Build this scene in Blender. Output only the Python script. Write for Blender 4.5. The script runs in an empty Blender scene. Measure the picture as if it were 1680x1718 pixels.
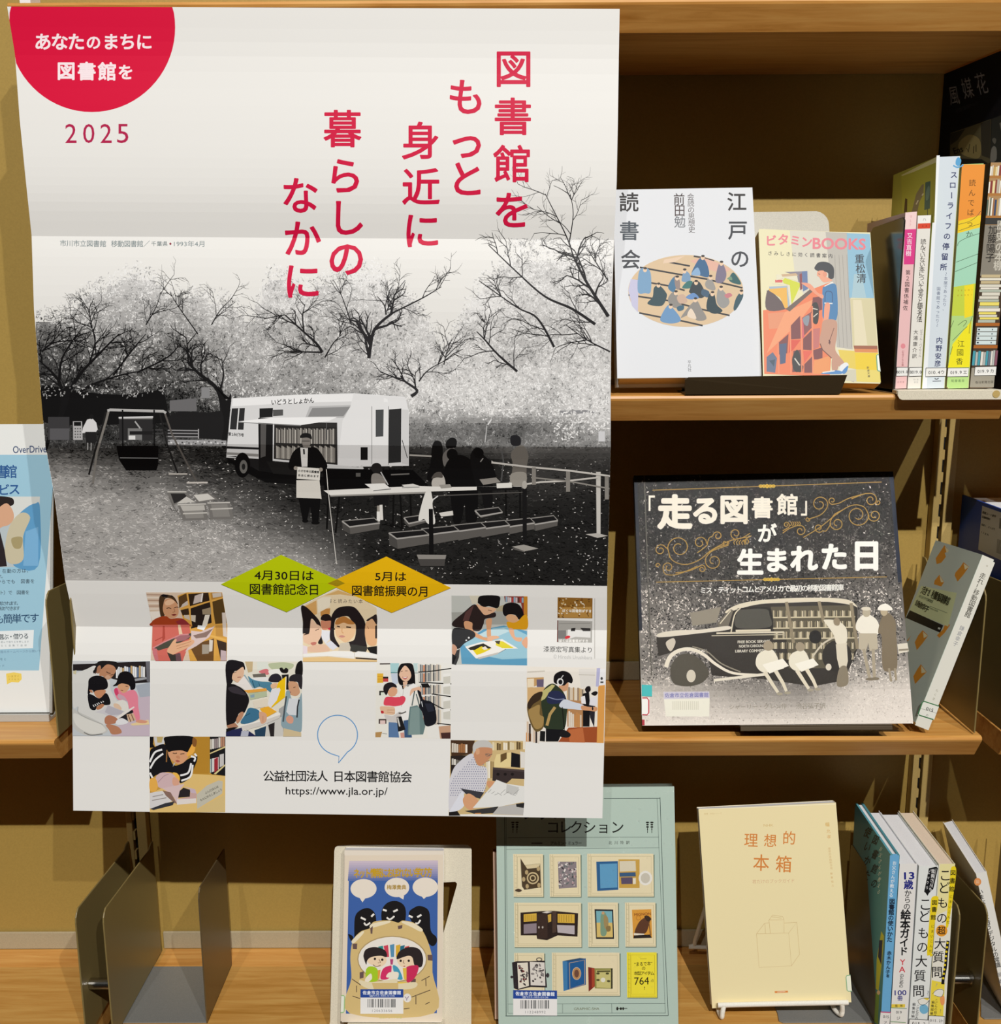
import bpy, math, random
import numpy as np
random.seed(7); RNG = np.random.default_rng(7)
SC = bpy.context.scene
COL = SC.collection
# ------------------------------------------------------------------ camera, world, lights, exposure
ZC = 1.45                                   # eye height; every z below is height above the floor
F, TH, PS, RO = 1673.0, .1862, .0027, -.0052
cf = np.array([-math.sin(PS)*math.cos(TH), math.cos(PS)*math.cos(TH), -math.sin(TH)])
_r = np.array([math.cos(PS), math.sin(PS), 0.]); _u = np.cross(_r, cf)
cr = _r*math.cos(RO)+_u*math.sin(RO); cu = -_r*math.sin(RO)+_u*math.cos(RO)
CAM = np.array([0, 0, ZC])
cd = bpy.data.cameras.new('camera'); cam = bpy.data.objects.new('camera', cd); COL.objects.link(cam)
from mathutils import Matrix, Vector
M4 = Matrix(((cr[0], cu[0], -cf[0], 0), (cr[1], cu[1], -cf[1], 0), (cr[2], cu[2], -cf[2], ZC), (0, 0, 0, 1)))
cam.matrix_world = M4
cd.sensor_fit = 'HORIZONTAL'; cd.sensor_width = 36; cd.lens = 36*F/1680; cd.clip_start = .01
SC.camera = cam
w = bpy.data.worlds.new('world'); SC.world = w; w.use_nodes = True
w.node_tree.nodes['Background'].inputs[0].default_value = (1, .93, .84, 1)
w.node_tree.nodes['Background'].inputs[1].default_value = WORLD = .014
def spot(name, d, dist, power, rad=.02, col=(1, .975, .935)):
    l = bpy.data.lights.new(name, 'SPOT'); l.energy = power; l.shadow_soft_size = rad; l.color = col
    l.spot_size = math.radians(44); l.spot_blend = .5
    o = bpy.data.objects.new(name, l); COL.objects.link(o)
    c = Vector((.05, .95, ZC-.15)); v = Vector(d).normalized()
    o.location = c+v*dist; o.rotation_euler = v.to_track_quat('Z', 'Y').to_euler()
spot('ceiling_spot', (.16, -1, .92), 4.6, 625)
spot('ceiling_spot', (.50, -1, .92), 4.9, 290)
spot('ceiling_spot', (-.22, -1, .95), 5.0, 150)
vs = SC.view_settings; vs.view_transform = 'Standard'; vs.look = 'None'; vs.exposure = 0.0; vs.gamma = 1; vs.use_curve_mapping = False
# ------------------------------------------------------------------ helpers
def ray(x, y): return cf+(x-840)/F*cr-(y-859)/F*cu
def at_Y(x, y, Y): d = ray(x, y); return CAM+d*(Y/d[1])
def at_Z(x, y, z): d = ray(x, y); return CAM+d*((z-ZC)/d[2])
def at_X(x, y, X): d = ray(x, y); return CAM+d*(X/d[0])
def lin(h):
    if not isinstance(h, str): return tuple(h)
    h = h.lstrip('#')
    if len(h) == 2: h = h*3
    if len(h) == 3: h = ''.join(c*2 for c in h)
    v = [int(h[i:i+2], 16)/255 for i in (0, 2, 4)]
    return tuple(x/12.92 if x <= .04045 else ((x+.055)/1.055)**2.4 for x in v)
def pts(c):
    if isinstance(c, str):
        c = [tuple(float(t) for t in p.split(',')) for p in c.split()]
    return np.array(c, float)
def smooth(p, n=6, closed=True):
    m = len(p); out = []
    for i in range(m if closed else m-1):
        a, b, c, d = (p[(i+k) % m] if closed else p[min(max(i+k, 0), m-1)] for k in (-1, 0, 1, 2))
        for t in np.arange(n)/n:
            out.append(.5*(2*b+(c-a)*t+(2*a-5*b+4*c-d)*t*t+(3*b-a-3*c+d)*t**3))
    if not closed: out.append(p[-1])
    return np.array(out)
# ------------------------------------------------------------------ materials
def mat(name, build):
    m = bpy.data.materials.new(name); m.use_nodes = True
    nt = m.node_tree; b = nt.nodes['Principled BSDF']
    def N(t, **k):
        n = nt.nodes.new(t)
        for a, v in k.items():
            if a in n.inputs: n.inputs[a].default_value = v
            else: setattr(n, a, v)
        return n
    build(b, N, nt.links.new); return m
def ramp(N, stops):
    r = N('ShaderNodeValToRGB'); e = r.color_ramp.elements
    while len(e) < len(stops): e.new(.5)
    for k, (p, c) in zip(e, stops): k.position = p; k.color = (*lin(c), 1)
    return r
def paint(name, c, rough=.5, metal=0, spec=.4, speck=.05, scale=900, bump=0):
    def f(b, N, L):
        co = N('ShaderNodeTexCoord'); n = N('ShaderNodeTexNoise', Scale=scale, Detail=2.0); L(co.outputs['Object'], n.inputs['Vector'])
        l = lin(c); lo = [x*(1-speck) for x in l]; hi = [min(1, x*(1+speck)) for x in l]
        r = N('ShaderNodeValToRGB'); r.color_ramp.elements[0].position = .35; r.color_ramp.elements[1].position = .65
        r.color_ramp.elements[0].color = (*lo, 1); r.color_ramp.elements[1].color = (*hi, 1)
        L(n.outputs['Fac'], r.inputs[0]); L(r.outputs[0], b.inputs['Base Color'])
        b.inputs['Roughness'].default_value = rough; b.inputs['Metallic'].default_value = metal; b.inputs['Specular IOR Level'].default_value = spec
        if bump:
            p = N('ShaderNodeBump', Strength=bump, Distance=.0005); L(n.outputs['Fac'], p.inputs['Height']); L(p.outputs[0], b.inputs['Normal'])
    return mat(name, f)
def wood(name, dark, mid, light, axis=0):
    def f(b, N, L):
        co = N('ShaderNodeTexCoord'); mp = N('ShaderNodeMapping'); L(co.outputs['Object'], mp.inputs['Vector'])
        s = [160, 160, 160]; s[axis] = 9; mp.inputs['Scale'].default_value = s
        n1 = N('ShaderNodeTexNoise', Scale=1.0, Detail=6.0, Roughness=.62, Distortion=.6); L(mp.outputs[0], n1.inputs['Vector'])
        mp2 = N('ShaderNodeMapping'); L(co.outputs['Object'], mp2.inputs['Vector']); s2 = [9, 9, 9]; s2[axis] = 1.6; mp2.inputs['Scale'].default_value = s2
        n2 = N('ShaderNodeTexNoise', Scale=1.0, Detail=3.0, Distortion=1.5); L(mp2.outputs[0], n2.inputs['Vector'])
        wv = N('ShaderNodeMath', operation='MULTIPLY'); L(n2.outputs['Fac'], wv.inputs[0]); wv.inputs[1].default_value = 14
        fr = N('ShaderNodeMath', operation='SINE'); L(wv.outputs[0], fr.inputs[0])
        ad = N('ShaderNodeMath', operation='MULTIPLY_ADD'); L(fr.outputs[0], ad.inputs[0]); ad.inputs[1].default_value = .09; L(n1.outputs['Fac'], ad.inputs[2])
        r = ramp(N, [(.25, dark), (.5, mid), (.8, light)]); L(ad.outputs[0], r.inputs[0]); L(r.outputs[0], b.inputs['Base Color'])
        b.inputs['Roughness'].default_value = .38; b.inputs['Specular IOR Level'].default_value = .45
        p = N('ShaderNodeBump', Strength=.06, Distance=.001); L(n1.outputs['Fac'], p.inputs['Height']); L(p.outputs[0], b.inputs['Normal'])
    return mat(name, f)
def ink(name, rough=.45, spec=.35, coat=0, coat_rough=.1, bump=0, bscale=700):
    def f(b, N, L):
        a = N('ShaderNodeAttribute', attribute_name='ink'); L(a.outputs['Color'], b.inputs['Base Color'])
        b.inputs['Roughness'].default_value = rough; b.inputs['Specular IOR Level'].default_value = spec
        b.inputs['Coat Weight'].default_value = coat; b.inputs['Coat Roughness'].default_value = coat_rough
        if bump:
            co = N('ShaderNodeTexCoord'); n = N('ShaderNodeTexNoise', Scale=bscale, Detail=1.5); L(co.outputs['Object'], n.inputs['Vector'])
            p = N('ShaderNodeBump', Strength=1.0, Distance=bump); L(n.outputs['Fac'], p.inputs['Height']); L(p.outputs[0], b.inputs['Coat Normal'])
    return mat(name, f)
WOOD = wood('beech_veneer', 'b0742e', 'cc9148', 'dca85e')
WOODB = wood('beech_deck', 'a8752f', 'bd8b46', 'cea35c')
WALL = paint('beige_steel_panel', 'a98c48', .55, speck=.04, scale=600)
RAILM = paint('pale_steel_rail', 'b0a488', .45)
BRK = paint('beige_bracket_steel', '857448', .36, speck=.03)
UPR = paint('beige_upright_steel', 'c0a566', .45)
BLACK = paint('black_slot', '0a0806', .7)
GREY = paint('grey_bookend_steel', '8b8c8a', .33, .35, .5)
TAUPE = paint('taupe_bookend_steel', '6e5e42', .36, .3, .5, speck=.03)
CREAMM = paint('cream_stand_steel', 'ddd5c0', .5, speck=.1, scale=1500)
WHITEM = paint('white_wire', 'e9e6dc', .35)
CHROME = paint('chrome', 'd0cec8', .18, 1.0, .5, speck=.02)
PAPER = paint('page_edges', 'e2d8bd', .75, speck=.12, scale=2500)
PAPERW = paint('white_page_edges', 'dfe0e2', .75, speck=.08, scale=2500)
PAPERP = paint('pinkish_page_edges', 'dccab4', .75, speck=.08, scale=2500)
FLOORM = wood('floor_boards', '6b4a2a', '80603a', '957048', 1)
SATIN = ink('poster_print', .42, .3)
MATTE = ink('matte_print', .55, .3)
FILM = ink('laminated_print', .45, .35, .35, .12, .0005, 650)
GLOSS = ink('glossy_print', .48, .35)
# ------------------------------------------------------------------ mesh builder
class MB:
    def __init__(s): s.v = []; s.f = []; s.m = []; s.c = []; s.mats = []
    def mi(s, m):
        if m not in s.mats: s.mats.append(m)
        return s.mats.index(m)
    def add(s, v, f, m, c='ccc'):
        k = len(s.v); s.v.extend(map(tuple, v)); i = s.mi(m); c = lin(c)
        for q in f: s.f.append([k+a for a in q]); s.m.append(i); s.c.append(c)
    def slab(s, O, A, B, C, m, c='ccc'):
        O, A, B, C = (np.array(x, float) for x in (O, A, B, C))
        v = [O+i*A+j*B+k*C for k in (0, 1) for j in (0, 1) for i in (0, 1)]
        f = [(0, 2, 3, 1), (4, 5, 7, 6), (0, 1, 5, 4), (2, 6, 7, 3), (0, 4, 6, 2), (1, 3, 7, 5)]
        if np.dot(np.cross(A, B), C) < 0: f = [q[::-1] for q in f]
        s.add(v, f, m, c)
    def box(s, x0, x1, y0, y1, z0, z1, m, c='ccc'): s.slab((x0, y0, z0), (x1-x0, 0, 0), (0, y1-y0, 0), (0, 0, z1-z0), m, c)
    def prism(s, prof, d, m, c='ccc'):                 # prof: 3-D outline, d: extrusion vector
        p = [np.array(q, float) for q in prof]; n = len(p); d = np.array(d, float)
        v = p+[q+d for q in p]
        nr = sum(np.cross(p[i]-p[0], p[(i+1) % n]-p[0]) for i in range(n))
        f = [list(range(n))[::-1], list(range(n, 2*n))]+[(i, (i+1) % n, n+(i+1) % n, n+i) for i in range(n)]
        if np.dot(nr, d) < 0: f = [list(q)[::-1] for q in f]
        s.add(v, f, m, c)
    def tube(s, path, r, m, n=10, c='ccc', cap=True):
        P = [np.array(p, float) for p in path]; k0 = []; ref = np.array([.31, .17, .93])
        vs_ = []; f = []
        for i, p in enumerate(P):
            t = P[min(i+1, len(P)-1)]-P[max(i-1, 0)]; t = t/np.linalg.norm(t)
            a = np.cross(t, ref); a /= np.linalg.norm(a); b = np.cross(t, a)
            for j in range(n):
                g = 2*math.pi*j/n; vs_.append(p+r*(a*math.cos(g)+b*math.sin(g)))
        for i in range(len(P)-1):
            for j in range(n):
                f.append((i*n+j, i*n+(j+1) % n, (i+1)*n+(j+1) % n, (i+1)*n+j))
        if cap: f.append(list(range(n))[::-1]); f.append([(len(P)-1)*n+j for j in range(n)])
        s.add(vs_, f, m, c)
    def build(s, name, root=None, bevel=0):
        me = bpy.data.meshes.new(name); off = np.array(root.location) if root else np.zeros(3)
        me.from_pydata([tuple(np.array(s.v[i])-off) for i in range(len(s.v))] if root else s.v, [], s.f)
        me.polygons.foreach_set('material_index', s.m)
        at = me.color_attributes.new('ink', 'FLOAT_COLOR', 'CORNER')
        tot = np.zeros(len(s.f), int); me.polygons.foreach_get('loop_total', tot)
        cc = np.repeat(np.c_[np.array(s.c), np.ones(len(s.c))], tot, axis=0).astype(np.float32)
        at.data.foreach_set('color', cc.ravel())
        for m in s.mats: me.materials.append(m)
        me.update()
        o = bpy.data.objects.new(name, me); COL.objects.link(o)
        if root: o.parent = root
        if bevel:
            b = o.modifiers.new('edge', 'BEVEL'); b.width = bevel; b.segments = 2; b.limit_method = 'ANGLE'
        return o
def tag(o, label, cat, group=None):
    o['label'] = label; o['category'] = cat
    if group: o['group'] = group
    return o
def thing(name, loc, label, cat, group=None):
    o = bpy.data.objects.new(name, None); o.empty_display_size = .02; o.location = tuple(loc); COL.objects.link(o)
    return tag(o, label, cat, group)
def structure(o): o['kind'] = 'structure'; return o
# ------------------------------------------------------------------ glyphs
_gl = {}
_tc = bpy.data.curves.new('glyph', 'FONT'); _to = bpy.data.objects.new('glyph', _tc)
def glyph(ch):
    if ch not in _gl:
        _tc.body = ch; _tc.size = 1; _tc.resolution_u = 3
        me = _to.to_mesh()
        v = np.array([x.co[:2] for x in me.vertices]).reshape(-1, 2); f = [list(p.vertices) for p in me.polygons]
        _to.to_mesh_clear(); _gl[ch] = (v, f)
    return _gl[ch]
def heavier(bold):                                                  # a heavier weight: the outline struck several times around a small circle
    if bold <= .002: return [(0, 0)]
    n = 6 if bold < .012 else 10
    return [(bold*math.cos(2*math.pi*i/n+.3), bold*math.sin(2*math.pi*i/n+.3)) for i in range(n)]
# ------------------------------------------------------------------ printed artwork, drawn on a surface
class Flat:
    def __init__(s, O, n): s.O = np.array(O, float); s.n = np.array(n, float)/np.linalg.norm(n)
    def map(s, p):
        d = cf[None]+(p[:, :1]-840)/F*cr-(p[:, 1:]-859)/F*cu
        t = ((s.O-CAM)@s.n)/(d@s.n); return CAM+d*t[:, None]
    def pieces(s, p, f): yield s, p, f
class Art:
    def __init__(s, gain=1): s.e = []; s.o = (0, 0, 1); s.clip = None; s.gain = gain
    def at(s, x, y, k): s.o = (x, y, k); return s
    def w(s, p): return pts(p)*s.o[2]+np.array(s.o[:2])
    def raw(s, p, f, c, g=None):
        if s.clip is not None and len(p): p = s.clip(np.array(p))
        s.e.append((np.array(p), f, tuple(q*s.gain for q in lin(c)), g))
    def P(s, c, p, sm=0):
        p = pts(p)
        if sm: p = smooth(p, 5)
        p = s.w(p); s.raw(p, [list(range(len(p)))], c)
    def S(s, c, p): s.P(c, p, 1)
    def R(s, c, x0, y0, x1, y1): s.P(c, [(x0, y0), (x1, y0), (x1, y1), (x0, y1)])
    def E(s, c, x, y, rx, ry=None, a=0, n=20):
        ry = ry or rx; g = np.arange(n)*2*math.pi/n; a = math.radians(a)
        u, v = rx*np.cos(g), ry*np.sin(g)
        s.P(c, np.c_[x+u*math.cos(a)-v*math.sin(a), y+u*math.sin(a)+v*math.cos(a)])
    def L(s, c, wd, p, sm=0, w1=None, closed=False):
        p = pts(p)
        if closed: p = np.vstack([p, p[:1]])
        if sm: p = smooth(p, sm if sm > 1 else 5, False)
        p = s.w(p); n = len(p); k = s.o[2]; w1 = wd if w1 is None else w1
        t = np.gradient(p, axis=0); t /= np.maximum(np.linalg.norm(t, axis=1), 1e-9)[:, None]
        nn = np.c_[-t[:, 1], t[:, 0]]*(np.linspace(wd, w1, n)*k/2)[:, None]
        q = np.vstack([p+nn, p-nn]); s.raw(q, [[i, i+1, n+i+1, n+i] for i in range(n-1)], c)
    def O(s, c, wd, x, y, rx, ry=None, n=28):
        g = np.arange(n+1)*2*math.pi/n; s.L(c, wd, np.c_[x+rx*np.cos(g), y+(ry or rx)*np.sin(g)])
    def C(s, ch, x, y, em, c, bold=.0, sx=1, rot=0):              # one character, centred
        v, f = glyph(ch)
        if not len(v): return
        cx = .5 if ord(ch) > 0x2fff else (v[:, 0].min()+v[:, 0].max())/2
        if ch in '「」': cx = (v[:, 0].min()+v[:, 0].max())/2
        a = math.radians(rot); ca, sa = math.cos(a), math.sin(a)
        for o in heavier(bold):
            q = (v+np.array(o)-np.array([cx, .375]))*np.array([em*sx, -em])
            s.raw(s.w(np.c_[q[:, 0]*ca-q[:, 1]*sa, q[:, 0]*sa+q[:, 1]*ca]+np.array([x, y])), f, c)
    def V(s, t, x0, y0, x1, y1, em, c, bold=.0, sx=1, rot=0):     # a column or any row of separate characters
        n = max(len(t)-1, 1)
        for i, ch in enumerate(t):
            if ch == ' ': continue
            r = rot+(90 if ch in 'ー～〜~' and abs(y1-y0) > abs(x1-x0) else 0)
            s.C(ch, x0+(x1-x0)*i/n, y0+(y1-y0)*i/n, em, c, bold, sx, r)
    def T(s, t, x0, y0, x1, y1, h, c, bold=.0):                    # a line of writing fitted between two points, bbox height h
        v0, f = glyph(t); a, b = v0.min(0), v0.max(0)
        d = np.array([x1-x0, y1-y0], float); d /= np.linalg.norm(d)
        for o in heavier(bold):
            v = v0+np.array(o); u = (v[:, 0]-a[0])/(b[0]-a[0]); q = (v[:, 1]-(a[1]+b[1])/2)/(b[1]-a[1])*h
            s.raw(s.w(np.array([x0, y0])+u[:, None]*np.array([x1-x0, y1-y0])+q[:, None]*np.array([d[1], -d[0]])), f, c)
    def emit(s, mb, surf, m, eps=4e-6, base=1.5e-5):               # each piece lies just above whatever it overprints
        n = len(s.e); bb = np.array([[*e[0].min(0), *e[0].max(0)] for e in s.e]); ly = np.zeros(n, int); gl = {}
        for k, (p, f, c, g) in enumerate(s.e):
            if g in gl: ly[k] = gl[g]; continue
            b = bb[k]; o = (bb[:k, 0] < b[2]) & (bb[:k, 2] > b[0]) & (bb[:k, 1] < b[3]) & (bb[:k, 3] > b[1])
            ly[k] = ly[:k][o].max()+1 if o.any() else 1
            if g: gl[g] = ly[k]
        for k, (p, f, c, g) in enumerate(s.e):
            for sf, q, h in surf.pieces(p, f): mb.add(sf.map(q)+sf.n*(base+eps*ly[k]), h, m, c)
        s.top = base+eps*(ly.max()+1 if n else 1)
        return s.top
# ------------------------------------------------------------------ the bookcase: back panel, uprights, shelves, brackets
Y0, YB, HB, REC = .915, 1.079, .0242, .0127
ZT, Z2, Z3, ZF = ZC+.272, ZC-.0646, ZC-.3974, ZC-.7325
XL3, XL, XO, XR, XB, XRR = -.4148, -.4098, -.4380, .4607, .4625, .4890                       # inner faces of the end brackets of the middle bay
m = MB(); m.box(-1.9, 2.0, -4.2, YB+.05, -.05, 0, FLOORM); structure(m.build('floor'))
m = MB(); m.box(-1.9, 2.0, YB, YB+.02, 0, 2.2, WALL); structure(m.build('wall_back'))
def upright(x0, x1, label):
    t = thing('slotted_upright', ((x0+x1)/2, YB, 0), label, 'upright', 'slotted steel uprights of the bookcase')
    m = MB(); ys = YB-.012; a = x0+.30*(x1-x0); b = x0+.52*(x1-x0)
    zt = ZT-HB-.0006; m.box(x0, a, ys, YB-.0003, 0, zt, UPR); m.box(b, x1, ys, YB-.0003, 0, zt, UPR); m.build('post', t, .0008)
    s = MB(); s.box(a, b, YB-.004, YB-.0005, 0, zt, BLACK); s.build('slot_recess', t)
    s = MB()
    for i in range(48):
        z = .52+i*.0245; s.box(a, a+.45*(b-a), ys+.001, YB-.004, z, z+.0105, UPR)
    s.build('slot_bridges', t)
    return t
upright(.4675, .4895, 'slotted beige steel upright on the right, beside the big black picture book')
upright(-.4385, -.4155, 'slotted beige steel upright at lower left, mostly behind the poster')
# board profile (front face leans back under a rounded nose)
def board(name, z, x0, x1, label, rail=True, deck=False, wood_=None, back=.001):
    t = thing(name, ((x0+x1)/2, YB, z-HB), label, 'shelf', 'beech shelves of the bookcase')
    pr = [(Y0+.003, z), (Y0+.0008, z-.0008), (Y0, z-.003), (Y0+.0006, z-.005), (Y0+REC, z-HB), (YB-back, z-HB), (YB-back, z)]
    m = MB(); m.prism([(x0, y, q) for y, q in pr], (x1-x0, 0, 0), wood_ or (WOODB if deck else WOOD)); m.build('board', t)
    if rail:
        r = MB(); r.box(x0+.001, x1-.001, YB-.004, YB-.0012, z+.0005, z+.022, RAILM); r.build('back_rail', t, .0006)
    if deck:
        r = MB(); r.box(x0+.004, x1-.004, YB-.038, YB-.0045, z-.0002, z+.00006, WOOD); r.build('rear_fillet', t)
    return t
_f = at_Y(163, 1537, .9185); _b = at_Y(246, 1417, 1.058); BH1, BH2 = _f[2]-ZF, _b[2]-ZF
BR = [(.9185, .002), (.9185, BH1-.008), (.9195, BH1-.003), (.9225, BH1+.001), (.9265, BH1+.004), (1.052, BH2-.004), (1.058, BH2), (YB-.013, BH2), (YB-.013, .002)]
def bracket(x, z, label, th=.0016):
    t = thing('end_bracket', (x+th/2, 1.0, z), label, 'bracket', 'beige steel end brackets')
    m = MB(); m.prism([(x, y, z+q) for y, q in BR], (th, 0, 0), BRK); m.build('plate', t, .0007)
    return t
sh_top = board('shelf', ZT, -.421, .70, 'top shelf board, above the poster and the dark empty back panel', rail=False)
sh_2 = board('shelf', Z2, -.4153, .4615, 'second shelf board, carrying the white book with an oval painting', rail=False)
sh_3 = board('shelf', Z3, -.4153, .4660, 'third shelf board, carrying the big black picture book')
bracket(XR-.0016, Z3+.0003, 'end bracket behind the leaning mint green paperback on the third shelf'); bracket(XL3, Z3+.0003, 'end bracket mostly hidden by the poster, its pale front edge at the lower left margin')
sh_b = board('base_shelf', ZF, -.4092, .4650, 'base shelf deck of the middle bay, carrying the pale cream book on a wire stand', deck=True)
bracket(XL, ZF+.0003, 'end bracket nearest the empty bookend at lower left'); bracket(XB-.0016, ZF+.0003, 'end bracket touching the last of the four upright books on the base deck')
sh_l = board('shelf', Z3, -1.2, -.4400, 'left bay shelf board, carrying the pale blue leaflet', rail=True)
bracket(XO, Z3+.0003, 'end bracket beside the pale blue leaflet on the left bay shelf')
sh_lb = board('base_shelf', ZF, -1.2, -.4386, 'left bay base shelf deck, bare wood at lower left', deck=True)
bracket(XO, ZF+.0003, 'outer end bracket of the pair at lower left, standing on bare wood')
sh_r = board('shelf', Z3, .4900, 1.2, 'right bay shelf board under the navy box, mostly out of sight')
bracket(XRR, Z3+.0003, 'dark end bracket in front of the navy book in the right bay')
board('shelf', Z2, .4860, 1.2, 'right bay shelf board level with the second shelf, outside the photo edge', rail=False, back=.0125)
sh_rb = board('base_shelf', ZF, .4900, 1.2, 'right bay base shelf deck under the slanting white book', deck=True)
bracket(XRR, ZF+.0003, 'end bracket supporting the white slanting book in the right bay')
def rod(x0, x1, py, lab):
    p = at_Y((840 if x0 > 9 else 145) if x0 < 0 else 1620, py, .937); t = thing('connector_rod', (x0, .937, p[2]), lab, 'rod', 'chrome rods joining two brackets')
    m = MB(); m.tube([(x0, .937, p[2]), (x1, .937, p[2])], .0058, CHROME, 20); m.build('shaft', t)
    m = MB(); m.tube([(x1-.0025, .937, p[2]), (x1-.0004, .937, p[2])], .0068, CHROME, 20); m.build('collar', t)
rod(XO+.0019, XL-.0003, 1650, 'short chrome rod joining the two bracket plates at lower left')
rod(XB+.0003, XRR-.0003, 1641, 'short chrome rod joining the two bracket plates at lower right')
# ------------------------------------------------------------------ books
def frame(pos, tilt, yaw, g):
    t, a, g = (math.radians(v) for v in (tilt, yaw, g))
    def rot(v):
        v = (v[0], v[1]*math.cos(t)+v[2]*math.sin(t), -v[1]*math.sin(t)+v[2]*math.cos(t))
        return np.array((v[0]*math.cos(a)-v[1]*math.sin(a), v[0]*math.sin(a)+v[1]*math.cos(a), v[2]))
    X = rot((math.cos(g), 0, math.sin(g))); Z = rot((-math.sin(g), 0, math.cos(g)))
    return np.array(pos)+np.array((0, 0, ZC)), X, Z
def book(name, label, cat, O, w, t, h, art, pm, cov=('eee', 'eee', 'eee'), pages=PAPER, hard=False, ct=None, group=None, stickers=None, inset=None):
    """O spine-side bottom corner of the first board; w spine->fore edge, t first->second board, h up. art: [(Art, origin, normal)]"""
    O, w, t, h = (np.array(v, float) for v in (O, w, t, h))
    W, T, H = (np.linalg.norm(v) for v in (w, t, h)); uw, ut, uh = w/W, t/T, h/H
    root = thing(name, O+w/2+t/2, label, cat, group)
    ct = ct or (.0022 if hard else .0005); ins = inset if inset is not None else (.003 if hard else .0004)
    m = MB()
    m.slab(O, w, ut*ct, h, pm, cov[0]); m.slab(O+t-ut*ct, w, ut*ct, h, pm, cov[2])
    m.slab(O+ut*ct, uw*ct, t-2*ut*ct, h, pm, cov[1])
    for a, o, n in art: a.emit(m, Flat(o, n), pm)
    m.build('cover', root)
    g = MB(); g.slab(O+ut*ct+uw*ct+uh*ins, w-uw*(ct+ins), t-2*ut*ct, h-2*uh*ins, pages); g.build('page_block', root)
    for nm, a, o, n, pmat in (stickers or []):
        s = MB(); a.emit(s, Flat(o, n), pmat, base=(art[0][0].top if art else 0)+4e-5); s.build(nm, root)
    return root
# ------------------------------------------------------------------ the poster
class Sheet:
    def __init__(s, prof, slope):
        s.e = np.array((1, 0, slope)); s.e /= np.linalg.norm(s.e); s.pl = []; s.ln = []
        P = [np.array((-.159, y, z+ZC)) for z, y in prof]
        for a, b in zip(P, P[1:]):
            n = np.cross(s.e, b-a); n = n if n[1] < 0 else -n; s.pl.append(Flat(a, n))
        for p in P[1:-1]:
            q = []
            for k in (-.3, .3):
                v = p+s.e*k-CAM; d = v@cf; q.append((840+F*(v@cr)/d, 859-F*(v@cu)/d))
            (x0, y0), (x1, y1) = q; k = (y1-y0)/(x1-x0); s.ln.append((k, y0-k*x0))
    def band(s, p):
        b = np.zeros(len(p), int)
        for k, c in s.ln: b += p[:, 1] > k*p[:, 0]+c
        return b
    def pieces(s, p, f):
        b = s.band(p); lo = np.array([b[q].min() for q in f]); hi = np.array([b[q].max() for q in f])
        for i in range(len(s.pl)):
            g = [f[j] for j in np.nonzero((lo == i) & (hi == i))[0]]
            if g:
                u = np.unique(np.concatenate([np.array(q) for q in g])); mp = np.zeros(len(p), int); mp[u] = np.arange(len(u))
                yield s.pl[i], p[u], [list(mp[q]) for q in g]
        for j in np.nonzero(lo != hi)[0]:
            for i in range(lo[j], hi[j]+1):
                q = p[f[j]]
                if i > 0: q = s.cut(q, s.ln[i-1], 1)
                if i < len(s.ln): q = s.cut(q, s.ln[i], -1)
                if len(q) > 2: yield s.pl[i], q, [list(range(len(q)))]
    def cut(s, q, l, sg):
        if len(q) < 3: return q
        d = sg*(q[:, 1]-l[0]*q[:, 0]-l[1]); o = []
        for i in range(len(q)):
            a, b, da, db = q[i], q[(i+1) % len(q)], d[i], d[(i+1) % len(q)]
            if da >= 0: o.append(a)
            if da*db < 0: o.append(a+(b-a)*da/(da-db))
        return np.array(o) if o else np.zeros((0, 2))
prof = [(.2640, .9110), (.2262, .9130), (.1729, .9110), (.1337, .9100), (.1050, .9112), (.0760, .9158), (.0500, .9122), (.0122, .9100), (-.0508, .9108), (-.1078, .9070),
        (-.1400, .9140), (-.1971, .9170), (-.2411, .9186), (-.2879, .9252), (-.3269, .9165), (-.3975, .9118), (-.4900, .9010)]
def curve(pr, folds, n=4):                                          # soft bends between the sharp folds
    o = []; i = 0; cuts = [0]+[k for k, p in enumerate(pr) if p[0] in folds]+[len(pr)-1]
    for a, b in zip(cuts, cuts[1:]): o += list(map(tuple, smooth(np.array(pr[a:b+1]), n, False)))[:-1]
    return o+[pr[-1]]
prof = curve(prof, (.0760, -.1078, -.2879))
SHEET = Sheet(prof, -.012)
LE = pts('12,11 25,90 33,200 43,300 53,395 57,520 67,640 76,747 91,830 100,900 109.5,974 126,1048 121,1118 122,1240 123,1360')
RE = pts('1040,15 1038.5,95 1037,205 1035,306 1030.5,402 1026.5,524 1025,643 1025,748 1022.5,838 1021,908 1019,983 1018.6,1058 1017,1130 1014,1252 1011,1373')
A = Art()
def clipL(p):
    p = p.copy(); p[:, 0] = np.maximum(p[:, 0], np.interp(p[:, 1], LE[:, 1], LE[:, 0])); p[:, 0] = np.minimum(p[:, 0], np.interp(p[:, 1], RE[:, 1], RE[:, 0]))
    p[:, 1] = np.maximum(p[:, 1], 11+4*(p[:, 0]-12)/1028); return p
A.clip = clipL
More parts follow.
